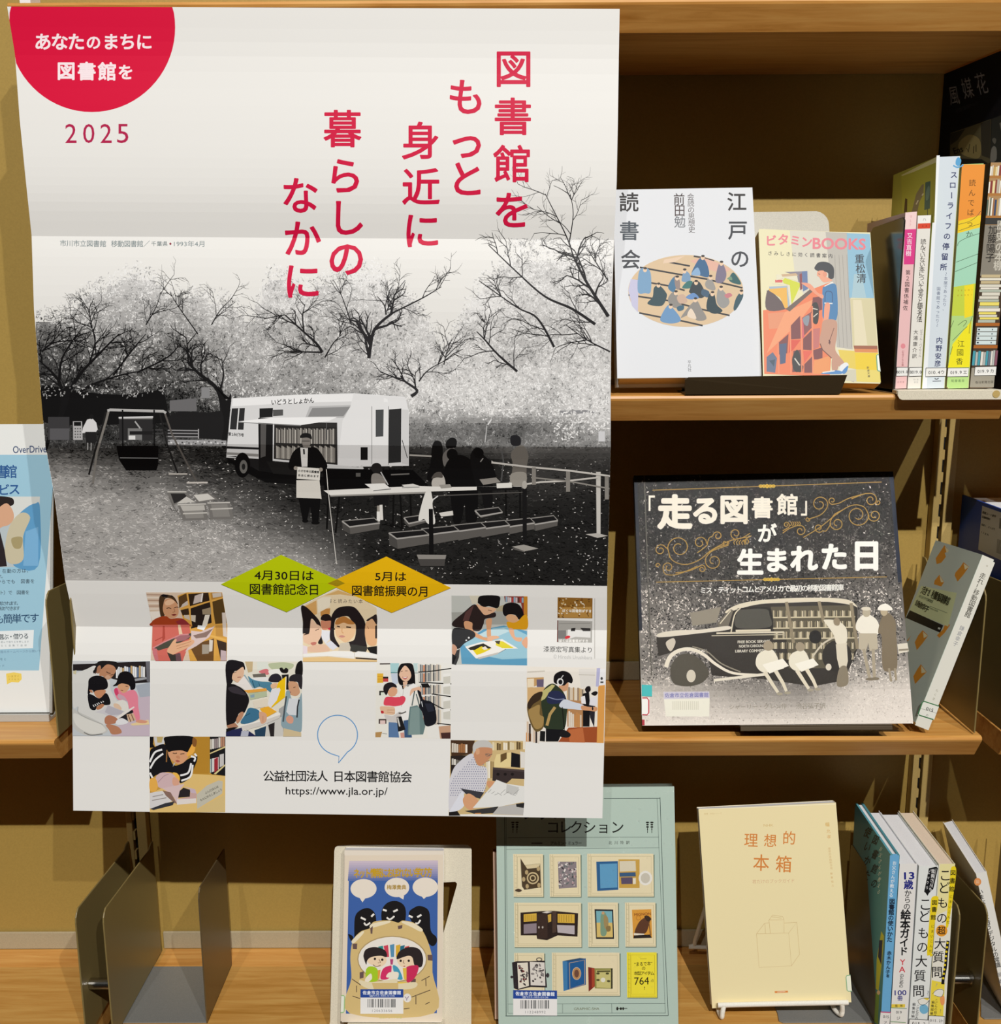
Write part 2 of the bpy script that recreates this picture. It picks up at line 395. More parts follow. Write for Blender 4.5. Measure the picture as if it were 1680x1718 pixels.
# --- black and white photograph: tones first, then blossom and petal flecks, then the drawn things
rows = [(425, '99999999999999998899'), (470, '98888989888999988888'), (510, '77777788887888998888'), (550, '45666677777788888788'), (590, '33454467767788887888'),
        (628, '22343456666788888888'), (660, '22222255656688888788'), (690, '11111124433377787788'), (718, '22121144433354433457'), (744, '22222255433344444555'),
        (752, '22211112222222234333'), (775, '44332211111111112222'), (805, '66544322111111112221'), (850, '66666543211111111111'), (900, '66666665432111111111'),
        (935, '66666666653111111111'), (982, '67777777776432111111')]
GY = np.array([r[0] for r in rows], float); GX = np.linspace(60, 1025, 20); GV = np.array([[int(c) for c in r[1]] for r in rows], float)/9; GV = GV**.92*.96
def tone(x, y):
    i = np.clip(np.searchsorted(GY, y)-1, 0, len(GY)-2); t = np.clip((y-GY[i])/(GY[i+1]-GY[i]), 0, 1)
    u = np.clip((x-GX[0])/(GX[1]-GX[0]), 0, 18.999); j = u.astype(int); u = u-j
    return (GV[i, j]*(1-u)+GV[i, j+1]*u)*(1-t)+(GV[i+1, j]*(1-u)+GV[i+1, j+1]*u)*t
def vnoise(x, y, s, seed):
    g = np.random.default_rng(seed).random((200, 400)); u, v = x/s, y/s; i, j = u.astype(int) % 399, v.astype(int) % 199; u, v = u % 1, v % 1
    u, v = u*u*(3-2*u), v*v*(3-2*v)
    return (g[j, i]*(1-u)+g[j, i+1]*u)*(1-v)+(g[j+1, i]*(1-u)+g[j+1, i+1]*u)*v-.5
def grey(v, warm=0): return tuple((max(v, 0)**2.2*k) for k in (1+warm, 1, 1-warm))
BOT = lambda x: 973.5+(x-109)*9.5/910
TOPY = lambda x: 8*np.sin(x/37)+6*np.sin(x/13)+np.interp(x, [60, 130, 200, 260, 300, 340, 420, 450, 560, 600, 680, 740, 800, 850, 900, 1030], [520, 495, 455, 440, 480, 470, 530, 450, 455, 440, 470, 560, 470, 420, 372, 365])
cell = 10
for y in range(440, 984, cell):                                     # flat tone cells
    for x in range(50, 1032, cell):
        xx, yy = np.array([x+5.]), np.array([y+5.])
        if y < TOPY(x+5)+18: continue
        v = float(tone(xx, yy)[0]); v = .93*v+.02
        y1 = min(y+cell, BOT(x+5)); x0 = max(x, np.interp(y+5, LE[:, 1], LE[:, 0])); x1 = min(x+cell, np.interp(y+5, RE[:, 1], RE[:, 0]))
        if y1 > y and x1 > x0: A.raw(np.array([(x0, y), (x1+.01, y), (x1+.01, y1+.01), (x0, y1+.01)]), [[0, 1, 2, 3]], grey(v, .01 if y < 750 else .035), 'cells')
_dn = [0]
def dabs(n, x0, x1, y0, y1, fn, layers=6):
    _dn[0] += 1
    x = RNG.uniform(x0, x1, n); y = RNG.uniform(y0, y1, n); v, L_, W_, an, keep = fn(x, y, n)
    keep &= (x > np.interp(y, LE[:, 1], LE[:, 0])+2.5) & (x < np.interp(y, RE[:, 1], RE[:, 0])-2.5) & (y < BOT(x)-2)
    x, y, v, L_, W_, an = (q[keep] for q in (x, y, v, L_, W_, an)); ca, sa = np.cos(an), np.sin(an)
    q = np.stack([np.stack([x+a*L_*ca-b*W_*sa, y+a*L_*sa+b*W_*ca], -1) for a, b in ((-.5, -.5), (.5, -.3), (.5, .5), (-.5, .3))], 1)
    lv = np.digitize(v, [.05, .12, .2, .28, .36, .44, .52, .6, .68, .76, .84, .92]); ly = RNG.integers(0, layers, len(x))
    for a in range(layers):
        for k in range(13):
            s = np.nonzero((lv == k) & (ly == a))[0]
            if len(s): A.raw(q[s].reshape(-1, 2), [[4*i, 4*i+1, 4*i+2, 4*i+3] for i in range(len(s))], grey([.03, .085, .16, .24, .32, .4, .48, .56, .64, .72, .8, .88, .95][k], .005 if y1 < 760 else .035), 'd%d_%d' % (_dn[0], a))
def f_tree(x, y, n):
    t = tone(x, y); nz = vnoise(x, y, 15, 3)*.45+vnoise(x, y, 5, 4)*.6+RNG.normal(0, .16, n)
    c = np.where(t > .62, .62, .95)*np.where(y > 697, .45, 1); v = t+c*nz
    return np.clip(v, .02, .93), RNG.uniform(1.6, 5, n), RNG.uniform(1, 2.3, n), RNG.uniform(0, math.pi, n), (y > TOPY(x)+RNG.exponential(14, n)-6)
dabs(52000, 55, 1030, 400, 752, f_tree)
def f_ground(x, y, n):
    t = tone(x, y); br = np.clip((560-x)/200, 0, 1); v = t+.33*(vnoise(x*.45, y, 5, 5)+RNG.normal(0, .22, n)+.7*vnoise(x*.3, y, 14, 6))*(.35+.65*br)
    return np.clip(v, .02, .8), RNG.uniform(2, 7, n), RNG.uniform(.9, 1.9, n), RNG.normal(0, .35, n), np.ones(n, bool)
dabs(17000, 60, 1022, 752, 982, f_ground, 4)
def f_petal(x, y, n):
    e = np.exp(-((y-930-(x-440)*.42)/24)**2)*(x < 600)+.13
    return RNG.uniform(.55, .95, n), RNG.uniform(1.2, 3.4, n), RNG.uniform(.9, 1.7, n), RNG.normal(0, .5, n), RNG.random(n) < e
dabs(6500, 250, 1022, 770, 982, f_petal, 3)
rb = random.Random(3)
def twig(x, y, a, l, wd, c, dep):
    p = [(x, y)]
    for i in range(4):
        a += rb.uniform(-.22, .22); x += math.cos(a)*l/4; y += math.sin(a)*l/4; p.append((x, y))
        if dep and rb.random() < .75: twig(x, y, a+rb.choice((-1, 1))*rb.uniform(.4, .9), l*rb.uniform(.4, .65), wd*.6, c, dep-1)
    A.L(c, wd, p, w1=wd*.45)
def limb(p, w0, w1, c='1c1b1c', tw=2, n=5, l=42):
    q = smooth(pts(p), 5, False); A.L(c, w0, q, w1=w1)
    for i in range(n):
        k = rb.randrange(1, len(q)-1); d = q[k+1]-q[k-1]; a = math.atan2(d[1], d[0])+rb.choice((-1, 1))*rb.uniform(.35, .9)
        twig(q[k][0], q[k][1], a, l*rb.uniform(.6, 1.2), w1*1.1+.3, c, tw)
for p, a, b in (('1021,531 983,471 960,425', 6, 3), ('963,432 950,395 925,345 915,325', 2.4, .8), ('955,410 962,360 957,325', 2, .8), ('999,544 960,518 914,497 867,456 820,411', 5, 1.2), ('930,582 902,534 867,515 804,471', 4, 1),
                ('868,623 835,594 813,569 800,556', 4, 1.2), ('1024,590 985,570 950,545', 2.5, 1), ('1020,470 1000,440 985,415', 2, 1)): limb(p, a, b, '29282a', 2, 6, 46)
for p, a, b in (('619,601 622,580 627,556 640,540 659,525', 6, 4), ('659,525 709,500 741,481', 3, 1), ('619,601 611,563 588,538', 4, 1.2), ('648,528 645,512 633,497', 3, 1), ('650,520 665,490 680,470', 2, .8), ('590,545 575,500 560,470', 2, .8),
                ('703,640 720,620 757,600', 2.5, 1), ('690,665 700,655 680,640 672,630', 6, 2), ('745,612 750,590 758,570', 2, 1)): limb(p, a, b, '2b2a2c', 2, 5, 40)
for p, a, b in (('541,591 530,575 510,557 478,528', 5, 2), ('478,528 443,535', 2, 1), ('510,557 508,530 512,510', 3, 1), ('541,591 500,590 465,588', 3, 1), ('545,600 560,575 575,560', 2.5, 1)): limb(p, a, b, '222122', 2, 5, 36)
for p, a, b in (('375,700 366,655 333,626 314,607', 9, 3), ('366,655 352,640 300,640', 3, 1), ('368,660 375,630 372,600', 4, 1), ('332,560 300,515 285,490', 2, .8), ('355,545 370,520 390,500', 2, .8), ('245,545 262,515 270,490', 2, .8), ('155,550 150,520 158,500', 2, .8)): limb(p, a, b, '171617', 2, 5, 36)
for p, a, b in (('110,690 99,640 66,605', 8, 2), ('110,690 125,640 170,590 200,560', 7, 1.5), ('112,680 145,650 200,630 240,622', 5, 1.2), ('99,640 105,600 130,560', 5, 1.2), ('150,610 160,570 150,540', 3, 1), ('190,630 220,590 245,560', 3, 1), ('70,590 90,575 130,570', 3, 1), ('230,625 280,600 300,580', 3, 1)): limb(p, a, b, '100f10', 2, 7, 40)
A.S('0c0b0c', '66,700 70,648 120,655 200,662 262,655 272,648 282,690 278,708 180,712 100,712')
A.S('100f10', '105,650 118,655 108,695 88,730 78,757 77,742 90,715 100,690')
A.P('1a191a', '281,700 300,690 350,692 376,688 380,738 330,735 281,730'); A.P('6b6a6c', '285,672 330,668 330,690 285,690'); A.P('8a8a8c', '338,650 352,650 352,668 338,668')
A.S('121112', '371,745 376,710 368,668 360,650 372,652 380,672 388,660 386,690 380,748')
A.at(60, 640, .29762)
A.R('3a393b', 70, 200, 190, 330); A.R('58575a', 80, 265, 190, 330); A.P('aeadae', '210,225 262,225 265,330 212,330'); A.R('111', 216, 228, 256, 250)
for i in range(4):
    for j in range(3): A.R('555', 220+j*14, 262+i*16, 227+j*14, 270+i*16)
A.P('d6d5d6', '290,215 320,208 342,232 350,270 340,285 285,288 262,292 266,262'); A.E('141314', 315, 198, 12, 15); A.P('1d1c1d', '280,284 340,284 345,335 332,348 284,346'); A.L('bbb', 5, '294,346 294,385'); A.L('bbb', 5, '313,346 312,388')
for y in (275, 292, 310): A.L('8d8c8e', 7, [(745, y), (915, y+2)])
for y in (272, 292): A.L('3c3b3c', 8, [(530, y), (720, y+1)])
A.L('a5a4a5', 6, '918,268 918,322'); A.P('a0a0a2', '748,328 1075,333 1075,362 745,358')
for i in range(26): A.E(('444', 'ddd', '777')[i % 3], 752+i*12.5, 338+(i*7) % 18, 5, 4)
A.P('8a8988', '470,200 660,200 660,320 470,330'); A.R('2a292a', 470, 212, 660, 330); A.L('cfcfd0', 9, '468,204 662,200'); A.R('777', 520, 264, 600, 330); A.R('1b1a1b', 530, 280, 660, 300); A.L('aaa', 8, '560,225 590,265'); A.P('ddd', '525,305 562,305 562,328 525,328')
for p, wd, c in (('412,163 395,230 345,400 322,575', 13, '7a7671'), ('396,172 380,240 335,390 300,525', 10, '1b1a1a'), ('725,168 770,300 905,560', 10, '5b5652'), ('700,182 740,350 800,515', 9, '1a1919'), ('405,165 420,160 720,168 735,178', 15, 'b4b3b2')): A.L(c, wd, p)
for x in (490, 668): A.L('0f0e0f', 9, [(x, 160), (x+2, 430)])
A.P('060506', '455,362 692,362 690,470 680,500 510,500 470,440'); A.L('777', 5, '475,430 690,432'); A.L('cfc9c2', 7, '750,521 855,521'); A.L('cfc9c2', 9, '852,571 970,570')
# tubs of books on the grass
for q, inn in (('742,622 850,622 878,650 795,690 770,700', '2e2c2c'), ('890,640 975,625 1030,665 910,685', 'b8b5b0'), ('800,695 960,690 970,780 830,785', '8f8c88'), ('968,680 1095,678 1118,775 985,778', '8b8884')):
    A.P('787572', q); p = pts(q); c = p.mean(0); A.P(inn, c+(p-c)*.72)
A.P('6e6b68', '742,630 770,700 830,785 800,740'); A.P('cfccc6', '795,688 850,648 900,680'); A.P('bdbab4', '815,700 950,697 955,725 830,730'); A.P('d5d2cc', '890,640 970,632 1010,662 920,675')
for p in ('800,695 960,690', '968,685 1095,682', '742,622 850,622', '830,745 968,740', '985,720 1112,715'): A.L('c9c6c0', 7, p)
# library van
A.P('0b0a0b', '1078,430 1260,500 1680,540 1690,590 1300,570 1200,520 1085,450')
A.P('d9d9da', '1105,95 1480,74 1790,66 2080,86 2104,170 2104,475 1700,480 1260,440 1075,428 1080,360')
A.P('efeff0', '1112,95 1480,76 1790,68 2080,88 2085,128 1790,112 1480,120 1108,140'); A.V('いどうとしょかん', 1342, 117, 1556, 106, 34, '1a1a1a', .02, .9)
A.P('2b2b2c', '1106,152 1180,150 1172,272 1095,270'); A.L('ddd', 7, '1146,152 1136,272'); A.P('1b1b1c', '1262,152 1338,150 1336,200 1262,205'); A.P('555', '1338,160 1395,158 1395,192 1338,196')
A.P('bbbbbc', '1545,140 1790,132 1740,205 1520,205'); A.P('8c8c8d', '1560,150 1775,142 1735,196 1535,198'); A.P('141314', '1255,205 1338,205 1336,515 1258,505'); A.P('555352', '1268,240 1300,240 1296,420 1268,430')
A.P('2c2a29', '1345,228 1700,232 1702,470 1342,436')
for i in range(44): x = 1356+i*7.6; A.R(('a39e97', '8a857f', 'c5c0b8', '5f5b57')[(i*5) % 4], x, 262+(i % 3)*5, x+5, 345+i*.35); A.R(('b9b4ac', '8a857f', '9d9891', 'd1ccc3')[(i*7) % 4], x, 362+(i % 4)*4, x+5.5, 432+i*.6)
for y in (255, 350): A.L('1f1d1c', 7, [(1345, y), (1700, y+8)])
A.P('f1f1f2', '1138,226 1330,204 1700,200 1655,222 1495,246'); A.L('888', 4, '1140,230 1495,249'); A.L('555', 5, '1640,235 1640,330')
A.P('e4e4e5', '1792,70 2085,90 2104,170 2104,475 1800,480 1702,470 1730,220 1775,140'); A.P('2a2a2b', '1992,158 2062,152 2060,455 1990,460'); A.P('d2d2d3', '2064,158 2102,160 2102,470 2064,460'); A.P('494b4d', '1917,160 1962,158 1960,310 1917,312'); A.L('777', 3, '1895,140 1895,465'); A.L('777', 3, '1990,140 1988,470')
A.R('161516', 1832, 370, 1872, 442); A.L('333', 4, '2066,330 2096,430'); A.P('eeeeef', '1962,92 1985,100 1985,118 1962,116'); A.P('1d1c1d', '1078,364 1258,372 1258,384 1078,378'); A.P('8f8d8b', '1078,398 1258,408 1258,424 1078,412'); A.P('1d1c1d', '1078,424 1258,436 1258,505 1200,470 1130,420'); A.V('第2みどり号', 1094, 296, 1166, 302, 21, '333', .03, .8)
A.P('1c1b1b', '1300,450 1700,478 1840,490 1830,540 1700,545 1340,520'); A.E('0a090a', 1166, 470, 44, 70); A.E('6b6966', 1172, 480, 22, 38); A.E('222', 1172, 480, 10, 18); A.P('cfcfcf', '1640,470 1700,474 1820,482 1840,470 1850,492 1790,505 1640,490')
# man with a sign board
A.S('0e0d0e', '1490,368 1530,372 1580,372 1620,420 1645,480 1610,520 1590,480 1580,560 1475,560 1478,490 1440,500 1425,470 1450,400'); A.P('e0dedb', '1492,372 1535,375 1532,480 1500,480'); A.L('1a191a', 9, '1512,380 1514,410')
A.S('7d7772', '1500,315 1525,300 1550,315 1548,355 1528,376 1506,360'); A.S('131213', '1492,318 1500,296 1528,290 1552,300 1556,325 1530,316'); A.L('222', 4, '1502,336 1546,336'); A.P('d9d5cd', '1470,556 1600,556 1612,662 1470,655'); A.P('0b0a0b', '1482,656 1606,660 1596,785 1560,790 1548,700 1530,785 1505,780')
A.E('0b0a0b', 1520, 785, 18, 10); A.E('0b0a0b', 1578, 795, 24, 10); A.P('e6e3dc', '1475,480 1605,490 1602,556 1472,548'); A.V('小さな本の図書館', 1486, 503, 1592, 510, 15, '333', .03); A.V('自由に読めます', 1486, 528, 1590, 534, 14, '333', .03); A.E('9d958c', 1466, 488, 11); A.E('9d958c', 1608, 496, 11)
# table, people, tubs and posts
A.at(520, 640, .30952)
A.P('070607', '70,470 560,480 640,560 640,600 80,590')
for p in ('100,610 92,800', '160,620 140,820', '455,610 450,790', '490,610 500,800', '545,610 550,770', '1062,590 1065,730', '1140,590 1140,740'): A.L('0c0b0b', 10, p)
A.L('6f6c69', 7, '440,505 540,500'); A.P('5b5956', '250,495 275,495 275,515 250,515'); A.S('0e0d0e', '640,535 655,440 665,345 690,320 718,345 722,450 735,530'); A.S('6e6a67', '722,395 770,355 790,380 770,430 730,460'); A.S('0c0b0c', '738,330 765,305 795,315 790,355 745,360'); A.E('0c0b0c', 772, 395, 30, 32); A.S('0b0a0b', '742,440 790,400 850,408 905,465 912,560 905,750 850,760 840,660 820,760 780,760 760,600 725,520'); A.S('100f10', '870,420 890,365 920,360 945,400 985,440 1010,520 990,560 990,685 950,690 930,600 900,560')
A.E('0a090a', 915, 388, 28, 28); A.L('9a9692', 5, '925,435 940,415'); A.S('6f6a64', '1090,395 1120,355 1160,350 1185,400 1175,470 1170,560 1095,560 1100,450'); A.S('17161a', '1088,300 1115,290 1142,305 1140,345 1095,345'); A.S('9b968e', '1092,500 1170,495 1165,560 1095,562'); A.L('555', 8, '1040,380 1050,430 1038,540')
A.S('bdb8b1', '662,540 690,500 720,505 735,545 725,580 670,575'); A.S('55504c', '660,525 680,495 712,492 720,520 690,520'); A.S('201e1e', '332,470 345,445 375,443 392,468 395,520 370,520 350,500'); A.S('8a8580', '335,510 375,500 410,540 405,600 345,598'); A.P('161516', '345,600 430,600 425,670 350,672'); A.L('9b958d', 14, '372,672 372,710'); A.L('e8e6e2', 18, '372,705 372,758'); A.L('e0ddd8', 16, '386,668 390,750'); A.L('bbb', 6, '385,490 425,560')
A.P('e8e6e1', '75,590 590,566 760,572 900,570 1150,568 1152,578 800,592 640,596 110,616'); A.P('9e9b96', '110,616 640,596 640,606 112,624'); A.P('151415', '905,570 1150,570 1150,585 905,590'); A.P('e6e4de', '1012,552 1095,548 1096,575 1014,578')
for q, c in (('298,555 405,552 440,580 345,590', 'ecebe8'), ('498,560 560,554 595,566 530,580', 'dddbd6'), ('920,530 1010,520 1035,545 940,560', '8f8a84'), ('700,560 760,556 770,575 712,580', '9e9a94')): A.P(c, q)
A.L('777', 5, '345,592 440,582'); A.L('888', 4, '500,575 595,572'); A.L('5b5855', 5, '670,620 1160,600'); A.P('d9d6d0', '700,712 775,700 778,725 712,732')
def tub(x, y, wd, h, c='4a4846'):
    A.P('1a191a', [(x, y+8), (x+wd*.85, y-8), (x+wd, y+18), (x+wd*.2, y+38)]); A.P(c, [(x, y+10), (x+wd*.2, y+40), (x+wd*.22, y+h), (x+4, y+h-22)]); A.P('5d5a57', [(x+wd*.2, y+40), (x+wd, y+20), (x+wd*.98, y+h-28), (x+wd*.22, y+h)])
    A.L('a9a6a2', 8, [(x, y+9), (x+wd*.2, y+40), (x+wd, y+19)]); A.L('8f8c88', 5, [(x, y+8), (x+wd*.85, y-8), (x+wd, y+18)])
for a in ((175, 748, 205, 80), (895, 690, 150, 50), (510, 730, 130, 60), (1190, 735, 155, 75), (1045, 748, 175, 80), (890, 760, 195, 85), (765, 772, 190, 90), (605, 790, 205, 95), (428, 812, 220, 95)): tub(*a)
A.S('e3e1dc', '630,595 655,590 668,640 690,620 665,660 680,765 640,770 620,745 590,755 600,690'); A.L('ddd', 6, '668,640 695,620')
A.P('0f0e0f', '645,690 668,690 672,940 648,940'); A.P('8f8b86', '580,938 740,940 735,962 590,965'); A.P('4a4745', '585,962 735,962 730,1000 600,1000'); A.P('161516', '1153,548 1177,548 1176,900 1155,898'); A.P('a09c96', '1095,895 1160,884 1240,905 1165,920'); A.P('5e5b58', '1100,900 1165,920 1165,926 1100,908')
A.P('c9c6c0', '1552,490 1577,490 1576,836 1555,836'); A.P('b9b5af', '1495,828 1555,822 1617,836 1560,848'); A.L('cfcbc5', 9, '1158,558 1250,545 1400,538 1560,520'); A.L('cfcbc5', 10, '985,438 1180,462 1400,482 1640,512'); A.L('908c86', 8, '1200,520 1400,540 1640,580'); A.L('a9a59f', 9, '540,398 660,405'); A.E('b5b1aa', 1164, 560, 14, 22)
for x in (1215, 1400, 1610): A.L('8a8680', 22, [(x, 465+(x-1215)*.12), (x, 560+(x-1215)*.2)])
A.L('d5d2cc', 4, '90,475 100,600 130,860 145,990')
A.P('8d8d90', '1355,158 1500,155 1560,170 1360,180'); A.R('cfcfd2', 1565, 270, 1600, 325); A.L('ddd', 7, '965,235 985,205'); A.L('bbb', 5, '960,240 950,330')
# flecks of blossom in front of the scene edges
def f_front(x, y, n):
    return RNG.uniform(.75, .97, n), RNG.uniform(2, 5, n), RNG.uniform(1.6, 3.2, n), RNG.uniform(0, 3, n), ((y < 700+8*np.sin(x/9)) & (y > 640))
dabs(500, 690, 1028, 645, 712, f_front, 3); dabs(150, 70, 290, 645, 668, lambda x, y, n: (RNG.uniform(.35, .85, n), RNG.uniform(2, 5, n), RNG.uniform(1.2, 2.8, n), RNG.uniform(0, 3, n), y < 664+7*np.sin(x/11)), 3); dabs(300, 930, 1028, 690, 742, lambda x, y, n: (RNG.uniform(.75, .97, n), RNG.uniform(2, 5, n), RNG.uniform(1.6, 3.2, n), RNG.uniform(0, 3, n), y < 742-.25*(x-930)), 3)
A.at(0, 0, 1)
# --- lettering and marks of the upper half
RED = 'd30f42'
A.E('da0a3c', 154, 46, 140, 142, n=72)
A.V('あなた', 72, 70, 128, 70, 30, 'fbe9ee', .028); A.C('の', 157, 71, 26, 'fbe9ee', .028); A.V('まちに', 186, 70, 242, 70, 29, 'fbe9ee', .028); A.V('図書館', 111, 119, 180, 120, 32, 'fbe9ee', .03); A.C('を', 211, 121, 27, 'fbe9ee', .03)
for ch, x in zip('2025', (119, 149, 178, 206)): A.T(ch, x-9.5, 224, x+9.5, 224, 32, 'b51f4e', -.012)
for ch, x, y in (('図', 861.8, 115), ('書', 860.7, 195.6), ('館', 860, 275), ('を', 859.6, 352.4), ('も', 782.5, 162.4), ('っ', 783, 238), ('と', 783, 300), ('身', 705.7, 236), ('近', 706.4, 313.7), ('に', 708, 386.7), ('暮', 574.7, 216), ('ら', 578.4, 295), ('し', 582, 365), ('の', 581.3, 433.6), ('な', 503.5, 328), ('か', 507, 400), ('に', 507.5, 471.6)): A.C(ch, x, y, 66, RED, .017)
A.V('市川市立図書館', 106, 408, 173, 409, 11.5, '7f8d90', .004); A.V('移動図書館／', 192, 409, 246, 409, 11.5, '7f8d90', .004); A.V('千葉県', 258, 409, 277, 409, 9, '6f7d80', .006); A.E('8c2238', 286, 409, 1.8); A.T('1993年4月', 292, 409, 343, 409, 10, '7f8d90', 0)
# --- lozenges
A.at(0, 0, 1)
A.P('bccb06', '371,980 471.7,930.7 579,978 481,1026.5'); A.P('ecb90c', '550,978.5 648.5,933.5 757,986 657.5,1027.7'); A.P('a58c12', '550,978.5 566,971.5 579,978.3 566,984')
A.T('4月30日は', 427.5, 965, 526.6, 966, 16, '171410', .012); A.V('図書館記念日', 428, 988, 527, 989, 20, '171410', .014); A.T('5月は', 630, 967, 681.6, 967.5, 15, '171410', .012); A.V('図書館振興の月', 599, 990.5, 711, 992, 19, '171410', .014)
A.V('公益社団法人', 451, 1302, 541, 1302, 19.5, '18181a', .012); A.V('日本図書館協会', 568, 1302.5, 682, 1303.5, 20, '18181a', .012); A.T('https://www.jla.or.jp/', 479.5, 1328.5, 650.5, 1329.5, 16.5, '18181a', .006)
g = np.linspace(math.radians(112), math.radians(420), 40); A.L('5a97d0', 1.6, np.vstack([np.c_[566.5+33.5*np.cos(g), 1233+33*np.sin(g)], [(568, 1280), (569, 1269), (554, 1264)]]))
A.V('漆原宏写真集より', 917, 1089, 990, 1090.5, 10.5, '333', .004); A.T('© Hiroshi Urushibara', 929, 1101.5, 994, 1103, 6.5, 'b9b9b7', 0)
A.L('8d877c', .7, '998,1004 998,1105')
# ------------------------------------------------------------------ nine small colour photographs on the poster
def books_row(x0, x1, yt, yb, n, cols, sk=0, jit=12):
    for i in range(n):
        a = x0+(x1-x0)*i/n; b = x0+(x1-x0)*(i+.86)/n; t = yt+(i*37 % 7)/7*jit; d = sk*(i/n)
        A.P(cols[(i*5+i//3) % len(cols)], [(a, t+d), (b, t+d), (b, yb+d), (a, yb+d)])
PAL = ['d8cfc4', 'b8a99c', 'e9e4de', '8d8078', 'c4b6b0', 'a7706a', 'd6c3a5', '7b7a82']
# 1 a reader in a coral jacket beside wooden shelves
A.at(230, 980, .10119)
A.P('d9c3ae', '150,135 1412,138 1498,672 1490,1272 228,1262 258,672')
for i in range(6): A.L(('b99a86', 'e9dccd')[i % 2], 22, [(160+i*9, 170+i*48), (520+i*5, 180+i*45)])
A.P('efe6dc', '205,455 500,440 520,600 255,600'); A.P('d9a24a', '670,190 830,135 1412,135 1498,672 1490,1272 880,1272 760,560')
for q, c in (('690,210 820,150 840,270 700,400', '5a3f22'), ('850,160 1190,138 1205,270 880,365', '33241a'), ('1220,140 1412,138 1425,210 1235,255', 'b9863c'), ('720,430 860,395 890,500 760,520', '3a2a1c'), ('890,400 1215,290 1240,640 900,740', '2a201c'), ('1250,290 1425,235 1490,640 1290,660', '57401f'), ('1320,920 1485,970 1485,1270 1390,1270', '3b2c22'), ('900,1080 1080,960 1280,900 1270,1270 1000,1270', '6b4a28'), ('1300,680 1430,670 1430,870 1310,860', 'c18f45')): A.P(c, q)
for q, c in (('755,330 840,270 850,340 720,395', 'c9bdb4'), ('960,190 1080,150 1060,290 930,330', 'cbbcb6'), ('1080,150 1100,150 1080,290 1055,300', 'efe8e2'), ('1250,150 1400,140 1405,200 1260,225', 'cfc4b8'), ('1080,420 1230,380 1230,500 1090,500', '9c8b72'), ('780,510 975,515 970,630 790,560', 'cbbfae'), ('1130,510 1210,505 1160,690 1080,690', 'e4ddd0'), ('1010,680 1150,690 1110,770 1000,735', 'eef0f2'), ('1410,470 1470,470 1495,880 1430,860', 'd8ccc2'), ('1390,1090 1480,1110 1485,1268 1385,1268', 'c5b0b4'), ('1080,1000 1220,1000 1190,1150 1080,1160', 'a59a8c'), ('1200,920 1260,930 1250,1110 1200,1120', 'd9d2c8')): A.P(c, q)
A.L('e0aa52', 20, '700,410 900,370 1205,285 1425,225'); A.L('e0aa52', 22, '835,140 905,700'); A.L('dba64e', 30, '1200,138 1290,690 1300,1270'); A.L('e6b45c', 34, '1200,850 1480,930')
A.S('4a3420', '365,260 400,180 520,175 620,215 680,330 640,300 560,235 470,240 440,330 440,420 460,520 400,540 375,430')
A.S('d09a74', '440,330 470,250 560,235 640,290 680,360 690,480 640,550 560,560 470,520 430,420'); A.S('e8bd99', '470,290 560,250 630,290 560,340 480,345'); A.L('3a2418', 12, '490,400 530,390 570,405', 1); A.L('3a2418', 12, '620,390 660,378 690,385', 1); A.S('7d2f2a', '570,505 620,490 660,505 610,522'); A.L('9c6b4c', 10, '610,400 630,450 590,465', 1); A.L('e9e5e2', 10, '430,180 470,215'); A.S('171214', '400,190 440,165 520,190 470,215'); A.S('171214', '540,190 580,185 610,215')
A.S('a3401f', '250,620 330,560 470,525 560,570 680,560 780,580 870,660 870,690 258,690'); A.P('d06a5e', '258,672 870,672 885,800 860,1000 760,1272 310,1272 250,1080'); A.P('8c2f33', '640,620 760,570 860,650 870,672 690,672'); A.P('e5c9a8', '680,672 720,672 760,840 700,840'); A.P('b04a3d', '430,690 460,690 470,900 420,960'); A.L('a5453a', 14, '300,940 440,870')
A.P('4b4a3e', '270,1050 620,880 940,800 870,900 560,1040 360,1100'); A.P('a46a70', '620,880 780,820 900,860 800,930 640,960'); A.P('d9c4c0', '900,770 1060,790 1290,690 1200,880 980,1030 800,1120 900,960'); A.P('8e756c', '930,850 1120,800 1270,730 1150,880 980,900'); A.L('d28a8c', 20, '265,1060 450,960 720,840 860,830'); A.P('c8747a', '262,1060 330,1070 360,1272 300,1262 260,1140')
A.S('e0ad88', '500,1110 560,1000 620,920 660,920 650,980 760,960 920,920 950,970 850,1050 700,1120 580,1170'); A.L('b27d5c', 8, '650,1030 900,950'); A.L('b27d5c', 8, '660,1070 860,1010'); A.P('39352f', '500,1130 600,1170 700,1140 730,1272 560,1272'); A.P('6a4b52', '640,1160 720,1140 740,1272 650,1272')
